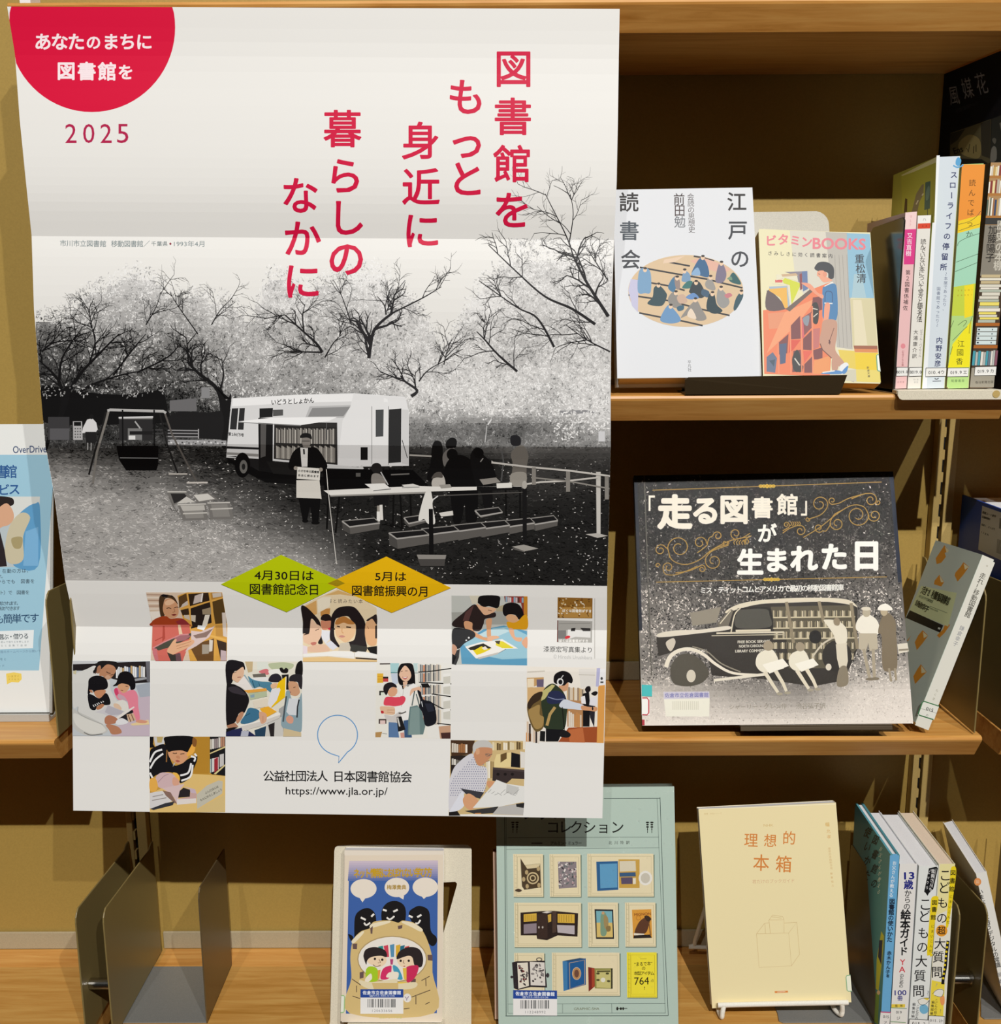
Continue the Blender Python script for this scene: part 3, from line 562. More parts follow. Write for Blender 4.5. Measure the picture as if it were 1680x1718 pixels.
# 2 a father in pale knitwear reading with two children
A.at(110, 1100, .08929)
A.P('c5cbd0', '135,95 1590,100 1585,1510 130,1505'); A.P('241f20', '140,150 600,140 1590,105 1590,500 1300,520 900,440 500,280 140,280'); A.P('c9cbce', '140,100 620,105 560,150 140,160'); books_row(950, 1500, 200, 420, 14, ['e9ecef', 'd5dbe2', 'c7a878', 'e4e0d8', '6d7f9c', 'dfe4ea', 'f1f1f1'], -20, 40); A.P('6b6b72', '1510,110 1590,110 1585,500 1530,480'); A.P('9a9ca1', '1300,430 1520,400 1530,440 1310,480')
A.P('c9b9c6', '1400,560 1590,520 1585,1510 860,1510 900,1350 1300,1200'); A.P('aab2bd', '1320,560 1590,500 1590,760 1400,780')
A.S('d9d9d6', '130,400 200,330 400,250 560,190 640,330 720,400 830,470 850,640 960,830 1000,900 900,980 760,1150 740,1300 600,1290 400,1180 250,1100 240,950 150,960'); A.S('c7c7c3', '130,1010 300,1080 700,1280 800,1400 700,1470 480,1500 300,1460 130,1310'); A.S('dddcd6', '160,1080 420,1190 640,1270 760,1400 620,1460 430,1450 200,1300'); A.L('a5a5a2', 12, '240,960 250,1080 450,1190 700,1290', 1); A.L('55534f', 14, '350,1440 480,1490 700,1470', 1)
A.S('5a3a30', '600,180 690,110 850,100 950,170 970,260 900,200 700,190 640,260 560,340 545,250'); A.S('1c191a', '560,240 620,110 820,98 980,130 985,220 950,270 900,185 790,165 700,230 640,210 545,330 520,290'); A.S('b98565', '690,240 780,165 900,190 950,270 900,370 830,440 760,440 700,380 640,380 650,270'); A.S('a8775c', '600,220 650,180 670,240 630,330 590,320'); A.L('3b2720', 14, '770,300 810,325 850,330', 1); A.L('3b2720', 12, '850,365 905,350'); A.S('caa084', '790,360 850,400 800,440 740,420')
A.S('151317', '430,560 440,450 520,385 640,375 760,430 800,540 770,620 620,660 540,690 520,660 480,640 470,690 420,720'); A.S('c98d68', '540,700 580,655 740,640 755,690 700,770 640,800 580,770'); A.S('bb805e', '450,640 500,650 515,690 480,690'); A.S('17161a', '420,740 500,730 640,800 760,700 830,800 830,920 620,930 560,1020 460,980'); A.S('b67a58', '590,960 680,905 730,930 660,1000 590,1010')
for i, a in enumerate((520, 555, 590, 620, 665, 700)): A.L('e9e9ea', 14, [(a, 920-i*14), (a+22, 960-i*18)])
A.S('141114', '890,570 960,500 1010,340 1130,290 1250,340 1310,470 1310,610 1230,640 1200,560 1060,530 980,560'); A.S('d8a47e', '985,560 1060,520 1190,550 1200,610 1130,690 1060,690 1000,630'); A.L('4a2b20', 12, '1130,570 1175,578'); A.L('8c4a40', 12, '1040,645 1085,655'); A.S('e8889c', '915,640 980,600 1080,700 1200,650 1300,650 1360,750 1370,950 1400,1180 1320,1210 1270,1080 1200,1000 1150,830 1000,830 940,750'); A.S('d2466e', '915,640 970,610 1000,720 950,740'); A.S('c9a9b6', '990,720 1100,760 1160,850 1090,830 1000,800')
A.S('e3e1da', '930,900 1010,840 1110,840 1180,930 1170,1050 1090,1040 950,960'); A.S('e0c2a8', '910,900 1000,910 1060,1000 1000,1020 920,970'); A.P('cfcdd2', '560,1060 700,1010 800,920 1080,1040 1090,1090 960,1190 870,1190 720,1090'); A.P('b9b6bf', '800,930 1080,1040 1060,1100 860,1120 740,1060'); A.P('e9e4df', '1075,1075 1290,950 1300,970 1000,1190 900,1190'); A.P('232126', '1000,1180 1260,1010 1280,1060 1160,1150 1180,1230 1060,1180')
A.P('d6b394', '1150,1100 1280,1080 1330,1200 1190,1250'); A.L('5c3a30', 14, '1180,1110 1230,1240'); A.L('5c3a30', 14, '1240,1100 1290,1220'); A.S('b57a5e', '740,1180 800,1120 890,1130 980,1190 930,1270 760,1280'); A.S('e3e3e6', '960,1220 1060,1170 1180,1240 1100,1290 960,1290'); A.S('b98062', '760,1300 860,1290 1000,1340 1060,1430 1000,1470 870,1470 820,1390'); A.P('e8cf9e', '1220,1280 1560,1200 1580,1290 1260,1310'); A.S('d99a80', '1320,1230 1400,1200 1540,1230 1500,1265 1380,1260')
A.P('cdc6a4', '145,290 210,270 200,350 150,340')
# 3 a woman in denim showing a yellow picture book to two boys
A.at(370, 1100, .08929)
A.P('e5e1d3', '115,108 1540,112 1520,1520 105,1512'); A.P('c9b38a', '460,110 610,110 600,300 520,320'); A.P('dfe3da', '690,120 890,115 900,260 690,270'); A.S('b9c2a0', '900,160 1060,130 1250,130 1380,170 1300,260 1000,270'); A.S('d97a80', '720,300 800,260 880,250 920,320 880,360 760,330'); A.P('6f6a62', '600,350 840,330 860,400 620,410'); A.S('f2f1ec', '900,290 1080,250 1180,320 1000,400'); A.P('e9e9e8', '540,420 900,400 900,480 700,480')
A.P('a9aaa9', '1100,1000 1250,900 1220,1500 1040,1510'); A.P('cfcdc8', '880,1250 1150,1150 1190,1515 830,1515'); A.S('1b1718', '1110,240 1160,225 1190,260 1230,228 1275,260 1260,320 1200,330 1140,310'); A.S('2a2630', '900,470 960,360 1080,340 1150,420 1120,490 1000,500'); A.P('1b1a1d', '1150,360 1280,350 1290,640 1240,640 1180,560'); A.S('171416', '1410,350 1420,200 1470,115 1540,115 1535,380')
A.S('18151a', '118,112 400,112 460,200 460,270 420,220 330,280 260,300 230,480 180,530 120,540'); A.S('e2ba9c', '240,330 330,270 420,210 445,280 420,420 330,500 260,470 220,430'); A.L('9c5f55', 14, '320,405 390,400'); A.L('6b4538', 9, '250,320 300,305'); A.P('ece6e2', '230,520 330,510 440,380 520,450 640,620 520,680 400,600'); A.S('4f86a0', '520,380 600,440 740,480 900,490 970,520 950,680 880,640 740,580 620,610 560,500'); A.L('2a5066', 14, '600,470 640,600'); A.L('2a5066', 10, '720,500 740,570'); A.S('e6bb96', '950,540 1040,510 1090,540 1030,600 960,610'); A.L('9db3bb', 26, '450,360 560,520 620,610')
A.P('e9a94a', '440,650 860,610 880,660 520,700'); A.P('b9c4a4', '520,700 870,670 880,760 560,830'); A.P('8fa9b8', '560,740 640,720 640,780 570,790'); A.P('e6dccb', '610,850 880,790 930,950 640,990'); A.P('f2c614', '1090,500 1230,390 1220,770 960,980 1000,760'); A.P('e7e6ea', '960,640 1110,600 1130,640 1060,840 930,990 890,900'); A.L('f6f0dc', 16, '1235,390 1222,770')
A.P('f0b234', '740,990 900,950 1060,1050 880,1150 800,1080'); A.P('efece6', '360,1310 720,1220 1100,1060 1130,1090 1110,1170 720,1330 420,1410 360,1360'); A.P('d5d1cb', '370,1330 740,1240 1120,1110 1110,1170 730,1330 420,1400'); A.S('3f7494', '380,1240 470,1100 540,980 700,1010 740,1080 720,1180 560,1260 430,1280'); A.L('265068', 14, '470,1130 560,1080'); A.S('d9a98a', '730,1060 810,1060 870,1110 860,1230 780,1280 740,1200'); A.L('b07c60', 8, '800,1130 800,1250'); A.P('27435c', '640,1400 860,1320 840,1512 660,1512'); A.P('2a2526', '900,1300 1020,1250 1010,1512 940,1512')
A.S('1a171a', '118,560 220,530 330,570 440,640 520,750 540,850 500,970 440,1080 350,1080 280,1240 120,1300'); A.S('3a343b', '150,600 300,580 420,660 480,740 330,720 200,680'); A.S('c08b6c', '300,1190 380,1060 440,1070 400,1180 320,1270'); A.P('b07f64', '118,1310 280,1260 340,1330 150,1380'); A.P('262a52', '105,1420 400,1350 420,1420 520,1400 680,1512 105,1512'); A.P('b9bccb', '400,1410 540,1410 520,1512 380,1512'); A.P('171619', '110,1370 260,1340 330,1350 110,1440')
A.S('2b272c', '1295,480 1300,400 1380,350 1500,350 1540,400 1530,620 1480,590 1450,500 1380,490'); A.S('d09f7c', '1275,570 1290,490 1400,490 1450,520 1480,610 1490,700 1420,760 1330,740 1300,700'); A.L('4a2d22', 12, '1370,600 1410,590'); A.S('9a4f48', '1295,675 1325,680 1315,700'); A.S('8ea6b0', '1230,690 1300,660 1340,800 1480,790 1530,720 1535,1310 1490,1440 1330,1430 1160,1330 1150,1180 1210,1000'); A.P('d9dde2', '1290,800 1490,800 1440,1120 1290,1110 1240,1050'); A.L('2a2d33', 26, '1480,820 1450,960 1440,1160'); A.L('4a555c', 30, '1240,760 1210,980 1180,1240'); A.S('dba088', '1240,1160 1300,1120 1370,1170 1360,1260 1290,1270 1240,1220'); A.P('d2bf98', '1190,1360 1520,1440 1520,1515 1180,1515')
# 4 a boy in a striped tracksuit reading
A.at(240, 1225, .08929)
A.P('c79a45', '128,122 1548,122 1545,1545 128,1540'); A.P('b8872f', '960,122 1255,122 1240,820 940,820'); A.P('1b1b1d', '1255,122 1548,122 1548,860 1300,830 1255,800'); A.P('dccb90', '1255,430 1545,300 1545,330 1260,450'); A.P('dccb90', '1330,820 1545,640 1545,670 1370,830')
books_row(1260, 1540, 170, 360, 7, ['c9c2b4', 'a86a4a', 'b98a70', 'd9d4cc', '9c8f8f', 'e4e0da'], -60); books_row(1262, 1340, 540, 800, 4, ['b9c9c0', 'e4e6e2', '7d8a94'], -30); A.P('a0303a', '1340,520 1420,500 1420,730 1340,800'); A.L('e9dcd8', 12, '1336,540 1415,505 1415,740'); A.P('c9c6c4', '1440,460 1520,440 1520,660 1440,700')
A.P('e2c079', '900,820 1545,860 1545,1545 128,1545 128,1200'); A.P('d0cfd0', '200,130 420,125 400,260 230,300'); A.P('c1ab6e', '260,130 380,125 350,235 270,235'); A.P('151417', '128,122 200,122 190,260 230,330 128,330')
A.S('17161a', '128,420 220,320 380,260 440,330 560,640 700,640 850,540 960,500 1010,470 1020,560 940,760 900,880 780,970 690,990 680,850 560,800 420,790 240,850 130,900')
for a in ('128,600 220,420 360,365', '135,720 230,560 380,440', '905,620 850,800 700,850', '935,650 890,870 720,950', '130,800 180,900', '900,490 980,520 960,590', '970,440 1010,490'): A.L('efeff0', 34, a, 1)
A.S('d8a078', '470,420 540,370 720,380 860,400 840,520 760,610 680,640 590,600 510,530'); A.S('131214', '410,240 440,122 940,122 900,300 850,410 720,380 560,390 470,400'); A.S('efb04c', '880,340 930,270 980,310 960,410 870,480 820,470'); A.S('8a5a2c', '940,140 1010,190 990,310 930,280'); A.L('2a1712', 14, '560,430 600,440 640,430'); A.L('2a1712', 14, '700,450 780,440'); A.S('b05e50', '610,575 650,560 700,585 650,605'); A.S('c98d68', '620,490 670,480 700,530 640,530'); A.L('a2703a', 20, '450,370 440,600'); A.P('b5b9c2', '560,690 610,620 580,610')
A.S('f0bb52', '560,800 640,810 690,880 680,960 600,900'); A.S('d2b5b8', '240,880 340,800 480,800 570,830 640,920 690,990 660,1080 480,1080 330,1090 250,1010'); A.L('a58a95', 12, '280,980 400,860 480,830', 1); A.S('dca68c', '560,900 620,890 680,960 650,1060 560,1020'); A.S('e8b052', '130,930 230,900 280,1050 230,1150 130,1130')
A.P('d9d6d6', '130,1180 360,1140 560,1330 200,1470 130,1470'); A.P('d8bfc0', '360,1090 520,1060 780,1010 700,1120 640,1380 580,1260 500,1180'); A.P('8a6d62', '370,1130 520,1170 640,1380 590,1370 430,1230'); A.P('2a2628', '690,1140 760,1080 890,1120 880,1250 660,1270'); A.P('c9b5c2', '770,1060 980,1110 1010,1200 900,1210 880,1110'); A.P('c9a8a4', '890,1170 1010,1190 1000,1360 690,1370 660,1290 880,1250'); A.P('e4dcd8', '640,1300 1000,1280 1000,1370 640,1400'); A.P('34353c', '130,1480 420,1370 590,1340 560,1410 200,1500'); A.L('9a9390', 16, '180,1250 380,1210'); A.L('9a9390', 16, '170,1320 440,1270')
A.P('c4c0b0', '1010,1210 1200,1040 1420,945 1500,960 1490,1190 1020,1480'); A.P('d8bf85', '1000,1500 1535,1210 1535,1545 990,1545'); A.V('よんだほんは', 1185, 1175, 1395, 1065, 52, '55534b', .01, 1, -25); A.V('もとにかえしましょう', 1095, 1310, 1465, 1120, 50, '55534b', .01, 1, -25)
# 5 girls with their chins on a desk over an open book
A.at(500, 980, .08929)
A.P('ead7b4', '60,420 330,270 740,80 1200,270 1480,440 1490,790 1490,1455 95,1455 100,770'); A.P('d9a866', '120,420 350,300 360,560 230,600'); A.P('c98f4c', '420,460 610,450 600,560 430,600'); A.P('d9b070', '500,210 760,110 1100,230 800,190'); A.V('書と読みたい本', 600, 310, 1180, 320, 84, '7d7266', .005)
A.P('f0e6d0', '370,290 470,240 620,240 600,420 380,540'); A.S('241a1a', '430,660 460,580 550,555 620,600 630,680 560,720 510,690'); A.S('d08a6c', '430,690 520,690 630,690 640,800 570,850 460,850'); A.S('c93444', '560,840 640,800 640,870'); A.P('e5e5ea', '450,860 620,880 600,1040 520,1120 440,1000')
A.S('201819', '60,420 150,420 300,560 420,720 440,960 470,1110 380,1110 420,960 360,760 250,650 220,940 100,940 95,700'); A.S('e9c3a6', '105,930 210,930 250,660 340,740 430,800 440,960 380,1080 300,1150 200,1130 110,1080'); A.L('3a221c', 14, '110,955 200,930', 1); A.L('3a221c', 12, '330,870 400,840', 1); A.S('c77a6c', '240,1105 330,1085 350,1120 290,1155')
A.S('221a1c', '620,760 640,580 740,450 900,410 1060,430 1180,560 1270,740 1270,1010 1300,1180 1260,1270 1000,1260 900,1110 1060,1040 1090,780 1020,700 940,600 800,620 700,680 690,980 800,1190 660,1120 600,1000'); A.S('e6bf95', '695,740 740,650 860,600 960,640 1070,740 1090,820 1060,960 980,1050 890,1095 800,1040 720,960'); A.S('b97a3c', '700,740 740,650 860,605 960,645 1070,740 960,750 860,720 760,755'); A.L('33201a', 22, '735,785 790,800'); A.L('33201a', 24, '910,800 1000,810'); A.S('c98c80', '770,980 830,960 890,985 830,1005'); A.L('d2a070', 16, '830,830 830,900 860,920', 1); A.P('cfc5b4', '800,1110 960,1090 1010,1250 760,1250'); A.P('3a3a36', '1000,1130 1300,1170 1280,1290 980,1260')
A.S('e2b184', '1260,860 1290,700 1400,650 1480,700 1485,1080 1420,1160 1320,1130 1270,1010'); A.S('2b2222', '1290,670 1400,600 1480,570 1485,760 1400,650 1320,690'); A.P('1b1719', '1455,780 1488,760 1488,1020 1455,1020'); A.L('8c5a46', 10, '1310,790 1330,840'); A.P('171616', '1290,1190 1490,1160 1490,1330 1360,1290')
A.S('e7c0a4', '180,1190 330,1140 480,1130 560,1170 600,1250 480,1270 330,1280 180,1260'); A.P('e9dbe2', '98,1150 180,1170 180,1310 98,1310'); A.P('dfe0ea', '520,1120 620,1060 750,1180 660,1240 600,1200'); A.P('f1f0ec', '100,1310 480,1280 680,1255 1000,1260 1060,1290 1130,1260 1300,1275 1488,1320 1488,1400 1080,1365 1060,1400 560,1350 100,1370'); A.P('2c2220', '1085,1375 1485,1400 1485,1425 1085,1400'); A.P('ecc98e', '97,1385 560,1365 1060,1405 1485,1430 1485,1458 95,1458'); A.L('c5beb4', 8, '1060,1290 1070,1390')
# 6 a smiling mother carrying a baby and bags
A.at(620, 1100, .08929)
A.P('eceae2', '130,135 1545,145 1525,1565 110,1535'); A.P('a8d0d4', '390,140 560,140 540,300 400,320'); A.P('bfd8d8', '820,140 920,145 900,300 850,300'); A.L('3d7f86', 18, '400,322 560,318'); A.L('4a8088', 12, '850,325 915,325'); A.P('c9d4e4', '400,340 520,330 540,520 440,560'); A.P('e8b83c', '145,335 260,335 260,510 145,515')
for y in (390, 440, 480): A.L('c9861f', 8, [(150, y), (255, y)])
A.R('2b2422', 255, 395, 355, 430); A.R('c94a48', 255, 430, 355, 490); A.L('3b3230', 24, '195,155 390,152'); A.R('2a2a26', 185, 660, 290, 745); A.R('e0e8da', 215, 690, 290, 745); A.R('3a2d2a', 175, 1190, 320, 1280); A.R('e3c9c4', 200, 1215, 300, 1290); A.P('b9915c', '112,1440 240,1430 210,1535 112,1535'); A.L('777', 10, '240,1460 330,1470')
A.P('ecebe6', '900,160 1545,150 1530,1560 1100,1540')
for y0, y1, y2, y3 in ((160, 160, 310, 240), (320, 290, 500, 500), (560, 530, 740, 720), (760, 740, 1010, 960), (990, 1000, 1290, 1270)): books_row(920, 1380, y0, y2, 15, ['d9d5cc', '8c8a86', 'efece6', '4a4a4e', 'c9b8a8', '6e7478', 'e0d6c4', 'c9743f', 'b5b0a4'], (y1-y0), 20)
for a in ('920,310 1100,300 1540,240', '930,500 1540,530', '1170,720 1530,770', '1170,890 1360,990 1530,1020', '1270,1270 1530,1300'): A.L('1d1c1b', 20, a)
for y in (400, 590, 860, 1060): A.P('d4d2c8', [(1390, y), (1520, y-20), (1520, y+140), (1390, y+130)]); A.P('f3f2ee', [(1390, y-60), (1520, y-70), (1520, y-20), (1390, y)])
A.P('c9a083', '1300,1330 1525,1310 1525,1560 1330,1560'); A.P('4a2f2c', '1340,1450 1525,1440 1525,1560 1360,1560'); A.P('1c1a1a', '960,520 1100,520 1150,600 1000,600')
A.S('151214', '540,480 530,300 560,200 620,148 790,148 840,260 860,440 850,560 740,600 700,560 620,640 580,560'); A.S('e9c0a4', '560,340 620,230 680,190 760,280 785,380 750,450 690,490 620,460 575,400'); A.S('b8444a', '615,395 660,405 720,390 690,440 650,440'); A.S('f6efe8', '625,400 660,408 712,396 685,420 650,420'); A.L('4a2a22', 10, '590,300 625,290'); A.L('4a2a22', 10, '670,285 720,285'); A.P('e3ba9e', '630,490 720,490 700,560 640,620')
A.S('f1f0ee', '520,560 600,560 640,640 780,540 850,530 900,640 800,760 760,960 720,1200 600,1200 500,1100 460,1000 560,900 600,780'); A.L('cfcdc8', 12, '640,640 620,800 600,960'); A.S('211c20', '260,640 290,540 400,500 490,540 515,600 440,590 380,620 350,690 310,740'); A.S('e0a884', '345,690 390,620 450,590 515,620 520,700 470,760 380,760'); A.S('e24a60', '270,860 310,780 400,770 500,780 640,760 680,820 620,920 480,950 380,940 280,930'); A.P('f0ece8', '490,730 560,700 620,740 560,780')
A.S('e6bf9f', '200,960 300,950 440,960 480,1000 470,1100 380,1110 280,1090 220,1060'); A.L('b88a68', 9, '330,1020 470,1020'); A.L('b88a68', 9, '330,1060 480,1080'); A.S('c23038', '215,1040 260,1040 270,1080 225,1085'); A.S('d2cdca', '280,1110 440,1130 560,1050 600,1100 500,1260 360,1240'); A.P('5d7da8', '360,1250 520,1260 560,1540 360,1535'); A.P('3e5a80', '640,1220 760,1200 800,1540 660,1540'); A.P('1f1d1e', '510,1150 600,1140 680,1390 540,1430'); A.L('d9d7d2', 26, '530,1160 570,1330'); A.L('55524e', 22, '550,1080 620,1080 690,1050', 1); A.P('d49a8c', '580,1450 650,1440 660,1545 590,1545')
A.S('e6bb9e', '780,640 860,600 960,590 970,680 900,650 820,690 760,760'); A.P('6b8484', '760,960 900,930 980,1040 1050,1330 1010,1480 720,1490 730,1200'); A.P('839a98', '780,980 940,960 950,1480 740,1490'); A.L('48585a', 20, '800,940 850,660'); A.L('48585a', 20, '940,940 880,720'); A.S('191a22', '900,660 960,680 1010,820 1150,860 1230,960 1260,1220 1180,1310 1050,1310 1000,1080 930,960 960,860'); A.L('d8dce0', 14, '980,860 1000,960'); A.P('2a2d3a', '1040,900 1180,900 1220,1040 1100,1060')
# 7 two children over a picture book on a blue table
A.at(745, 980, .15774)
A.P('c6c9c4', '80,122 890,130 885,865 85,855'); A.P('a9aaa4', '80,300 420,290 700,280 700,430 90,430'); A.P('d9d3c0', '270,122 380,122 370,210 300,210'); A.P('b5a98c', '540,250 700,200 690,290 560,290'); A.P('8a3c30', '640,128 890,130 890,360 850,360 820,200 650,190'); books_row(655, 850, 132, 190, 9, ['8fb0c4', 'b3c9d4', 'b8403c', 'd5d2d0', '5c3a34', 'c9bcc0', 'a0343c'], 8); A.P('c9862e', '850,130 890,130 888,330 850,320')
A.P('5fa0c4', '170,640 300,560 420,480 640,440 885,500 885,865 190,850'); A.P('9cc9da', '190,630 330,555 520,470 700,450 885,540 885,790 620,800 330,740'); A.P('c3dde4', '330,560 460,490 640,470 700,500 560,560'); A.P('3a3a3c', '85,850 100,720 170,690 160,780 130,860')
A.S('151214', '360,190 390,125 580,125 595,190 570,255 480,235 420,245 375,210'); A.S('e4b490', '350,210 420,240 520,250 555,270 500,320 440,330 400,300 350,260'); A.L('4a2a20', 6, '470,275 510,285'); A.S('2e2322', '95,400 200,310 320,215 380,270 440,330 540,300 545,350 440,370 420,430 370,500 210,470 100,450'); A.P('5a3c3a', '200,390 230,300 320,220 260,400'); A.S('dda57c', '215,400 300,410 310,490 420,560 480,570 500,600 440,600 330,560 240,500'); A.S('dda57c', '450,380 510,370 500,480 500,560 460,560 455,470'); A.S('2b2b2d', '95,480 200,470 310,500 330,560 220,630 150,690 90,640'); A.S('c99a80', '92,640 140,680 110,760 88,740'); A.P('1a1a1c', '88,740 135,770 100,850 85,850'); A.E('e6e6e6', 265, 570, 10); A.E('e6e6e6', 238, 598, 9)
A.S('171315', '625,290 640,220 720,195 800,220 845,300 840,385 790,370 760,330 700,320 650,340'); A.S('e0ae84', '660,350 700,320 770,340 790,390 740,410 690,400'); A.S('e3a31e', '670,400 740,410 790,390 850,330 888,340 888,470 780,480 690,470'); A.S('e5b18e', '690,470 740,480 760,560 830,570 820,610 760,600 710,540'); A.S('e3ab8a', '830,610 885,560 885,680 840,650'); A.S('e8b592', '470,560 560,550 590,570 530,590 500,610 470,620')
A.P('f3f1ec', '225,665 400,615 470,610 620,585 790,685 660,690 580,735 360,790 340,790'); A.P('e8d21e', '300,690 420,640 500,690 420,730 350,755'); A.P('2d2a22', '255,680 340,650 420,630 510,680 450,690 400,660 330,700 280,700'); A.P('e6d838', '550,650 560,600 630,610 745,680 620,680'); A.P('4a4638', '540,605 600,600 590,640 560,630'); A.P('c9c5be', '360,780 580,725 575,745 370,800'); A.P('efe7d8', '400,680 440,660 470,690 430,700'); A.L('777', 5, '580,735 660,690')
# thumbnails of two photo books
A.P('8f6428', '1210,140 1582,150 1580,365 1208,360'); A.P('b98c48', '1230,250 1570,240 1570,360 1230,355')
for i in range(60):
    x, y = rb.uniform(1220, 1560), rb.uniform(150, 350); A.E(rb.choice(('d9c9a8', '5a3c18', 'e6dcc8', '7a4c1c', 'c29a58')), x, y, rb.uniform(6, 16), rb.uniform(4, 9), rb.uniform(0, 90), 8)
A.V('ぼくは図書館がすき', 1275, 282, 1555, 286, 34, 'f3eee2', .03); A.P('b3b1ac', '1210,385 1580,395 1576,622 1205,618'); A.L('6b2f24', 10, '1212,385 1208,615'); A.P('7a7876', '1215,490 1300,490 1300,580 1215,580'); A.P('e4e3e1', '1320,480 1560,500 1560,570 1400,560 1310,590'); A.P('2c2a2a', '1355,470 1400,465 1395,500 1350,500'); A.P('3a3838', '1450,465 1560,470 1560,500 1480,500'); A.L('8c8a86', 6, '1225,420 1560,415'); A.E('d2333c', 1315, 565, 30, 16, -15); A.V('ぼくは図書館がすき', 1240, 602, 1520, 604, 32, 'f6f4f0', .03)
# 8 a young man with a backpack and headphones
A.at(740, 1100, .17262)
A.P('efe9df', '835,105 1595,120 1583,852 825,838'); A.P('c9a06a', '835,215 1000,210 1000,260 840,330'); A.P('efe0c4', '840,225 905,222 905,305 842,310'); A.P('6a5f78', '930,232 1000,230 998,305 932,305'); A.P('d8b27c', '840,310 1010,305 1000,400 840,480'); books_row(1225, 1400, 300, 440, 12, ['c9a878', '8a6a4a', 'e3d6c0', 'b08a5c', 'd9c8b0', '7a6a58'], 20); A.P('e6e2dc', '1340,130 1500,130 1500,300 1360,310'); A.L('cfc8bc', 12, '840,160 1010,150'); A.L('c9c4ba', 8, '1340,185 1500,190'); A.P('b8875a', '1225,430 1390,440 1380,700 1230,690'); books_row(1240, 1370, 540, 690, 7, ['e4dccf', 'c98f56', 'd8c4ac', 'a86a3c', 'efe9e0'], 10, 40)
A.P('a2512c', '1140,838 1240,700 1520,690 1520,845'); A.P('c26f42', '1240,720 1380,700 1400,845 1250,842'); A.P('e2a254', '1530,290 1595,285 1583,850 1515,848'); A.P('b9b9dc', '1515,122 1550,120 1535,300 1505,300'); A.P('efeff2', '1548,125 1595,125 1592,285 1540,290'); A.R('555', 1550, 250, 1580, 268); A.E('444', 1563, 222, 12, 14); A.P('d98f44', '828,745 880,760 890,835 826,835'); books_row(835, 960, 640, 830, 6, ['d8c0a8', '3b302c', 'e6dcd0', '6a4a3a'], 30, 60)
A.S('201a1c', '1400,330 1420,300 1450,300 1455,340 1420,360'); A.P('18171a', '1380,370 1440,350 1450,470 1445,690 1380,690'); A.P('f0eef0', '1362,400 1400,390 1410,470 1365,465'); A.S('1b181b', '1460,370 1500,345 1525,360 1500,390'); A.P('e8e6ec', '1450,410 1520,390 1515,480 1440,500'); A.P('2a2830', '1440,480 1500,490 1490,700 1450,600')
A.S('141114', '1095,240 1110,180 1180,148 1250,170 1282,230 1270,270 1235,260 1205,300 1150,280 1110,270'); A.S('d6a27c', '1150,290 1200,290 1235,260 1240,300 1220,340 1180,345 1150,320'); A.E('e6e6e4', 1160, 255, 32, 36); A.E('1a1a1c', 1162, 256, 20, 24); A.L('d0d0d0', 8, '1165,225 1190,190'); A.S('2f3a2a', '975,440 1000,330 1080,270 1150,310 1200,370 1230,470 1225,560 1190,720 1020,710 970,600'); A.P('c4bd7c', '980,350 1080,280 1110,290 1010,420 975,440'); A.S('2a3050', '1030,410 1060,350 1150,345 1210,400 1190,450 1100,470 1040,460'); A.L('8f98b8', 8, '1040,400 1120,425 1200,420', 1); A.S('d6dce8', '1150,480 1200,425 1290,450 1385,480 1380,525 1280,520 1180,510'); A.S('d79c72', '1370,485 1450,500 1515,500 1510,540 1440,535 1370,525'); A.E('2a2220', 1475, 515, 8, 16)
A.S('6f5a34', '840,480 900,390 970,380 975,480 990,580 1000,690 940,740 890,700 850,590'); A.S('a88a54', '850,540 900,500 960,480 960,570 1000,600 985,690 920,710 880,640'); A.S('3a2c20', '840,470 900,380 985,350 970,420 900,470 860,520'); A.L('b99a60', 28, '1030,680 1060,570 1110,500'); A.L('1c1c18', 10, '1180,500 1200,720'); A.P('17171a', '1020,710 1190,720 1140,835 1020,835'); A.S('1d1c1e', '1150,760 1190,720 1260,760 1240,795 1170,790'); A.L('d9d9da', 6, '1015,715 1012,830'); A.P('1b1b1b', '965,730 1015,735 1010,835 960,830')
# 9 an old man with a newspaper
A.P('d2b884', '95,820 820,830 800,1555 75,1560'); A.P('4a3322', '95,820 330,825 300,960 100,980'); books_row(105, 260, 850, 940, 7, ['d8cfc0', 'a9744a', 'efe6da', '7a5a3c', 'c9bba4'], 5); A.P('2c2420', '95,975 300,965 200,1060 95,1170'); books_row(105, 190, 1000, 1060, 4, ['c9c4ba', '77726a', 'e3dfd6'], 10); books_row(500, 820, 840, 920, 15, ['e6d9b8', '8f7a50', 'f1e9d6', 'b89c66', '6a5636', 'dcc898'], -10, 20); A.P('e9d49a', '540,960 680,940 690,1080 500,1090'); A.P('6a5230', '580,960 640,940 640,1000 580,1040'); A.P('1a191b', '685,940 770,960 770,1090 680,1080'); A.P('e4e0da', '770,930 820,940 815,1090 775,1090'); books_row(440, 520, 1020, 1190, 4, ['e3dcc6', 'a98f60', 'f0eada'], 0)
A.P('3a3030', '505,1085 812,1110 812,1200 690,1195 640,1240 500,1215'); A.P('4c4040', '505,1090 812,1115 812,1130 505,1105')
for x in (555, 625, 695): A.E('1f1919', x, 1153, 16, 14)
A.S('d7d6dd', '80,1250 95,1170 150,1060 300,950 350,1060 440,1090 450,1210 400,1350 330,1360 230,1340 160,1490 80,1510')
for i in range(16):
    for j in range(17):
        x, y = 90+i*22+(j % 2)*8, 985+j*23
        if y > 1215-(x-90)*1.1+(-120 if x > 300 else 0) and x+0 < 440-(max(0, 1080-y))*.9 and not (y > 1350 and x > 200): A.P('8d8fa6', [(x, y), (x+10, y-2), (x+11, y+8), (x+1, y+9)])
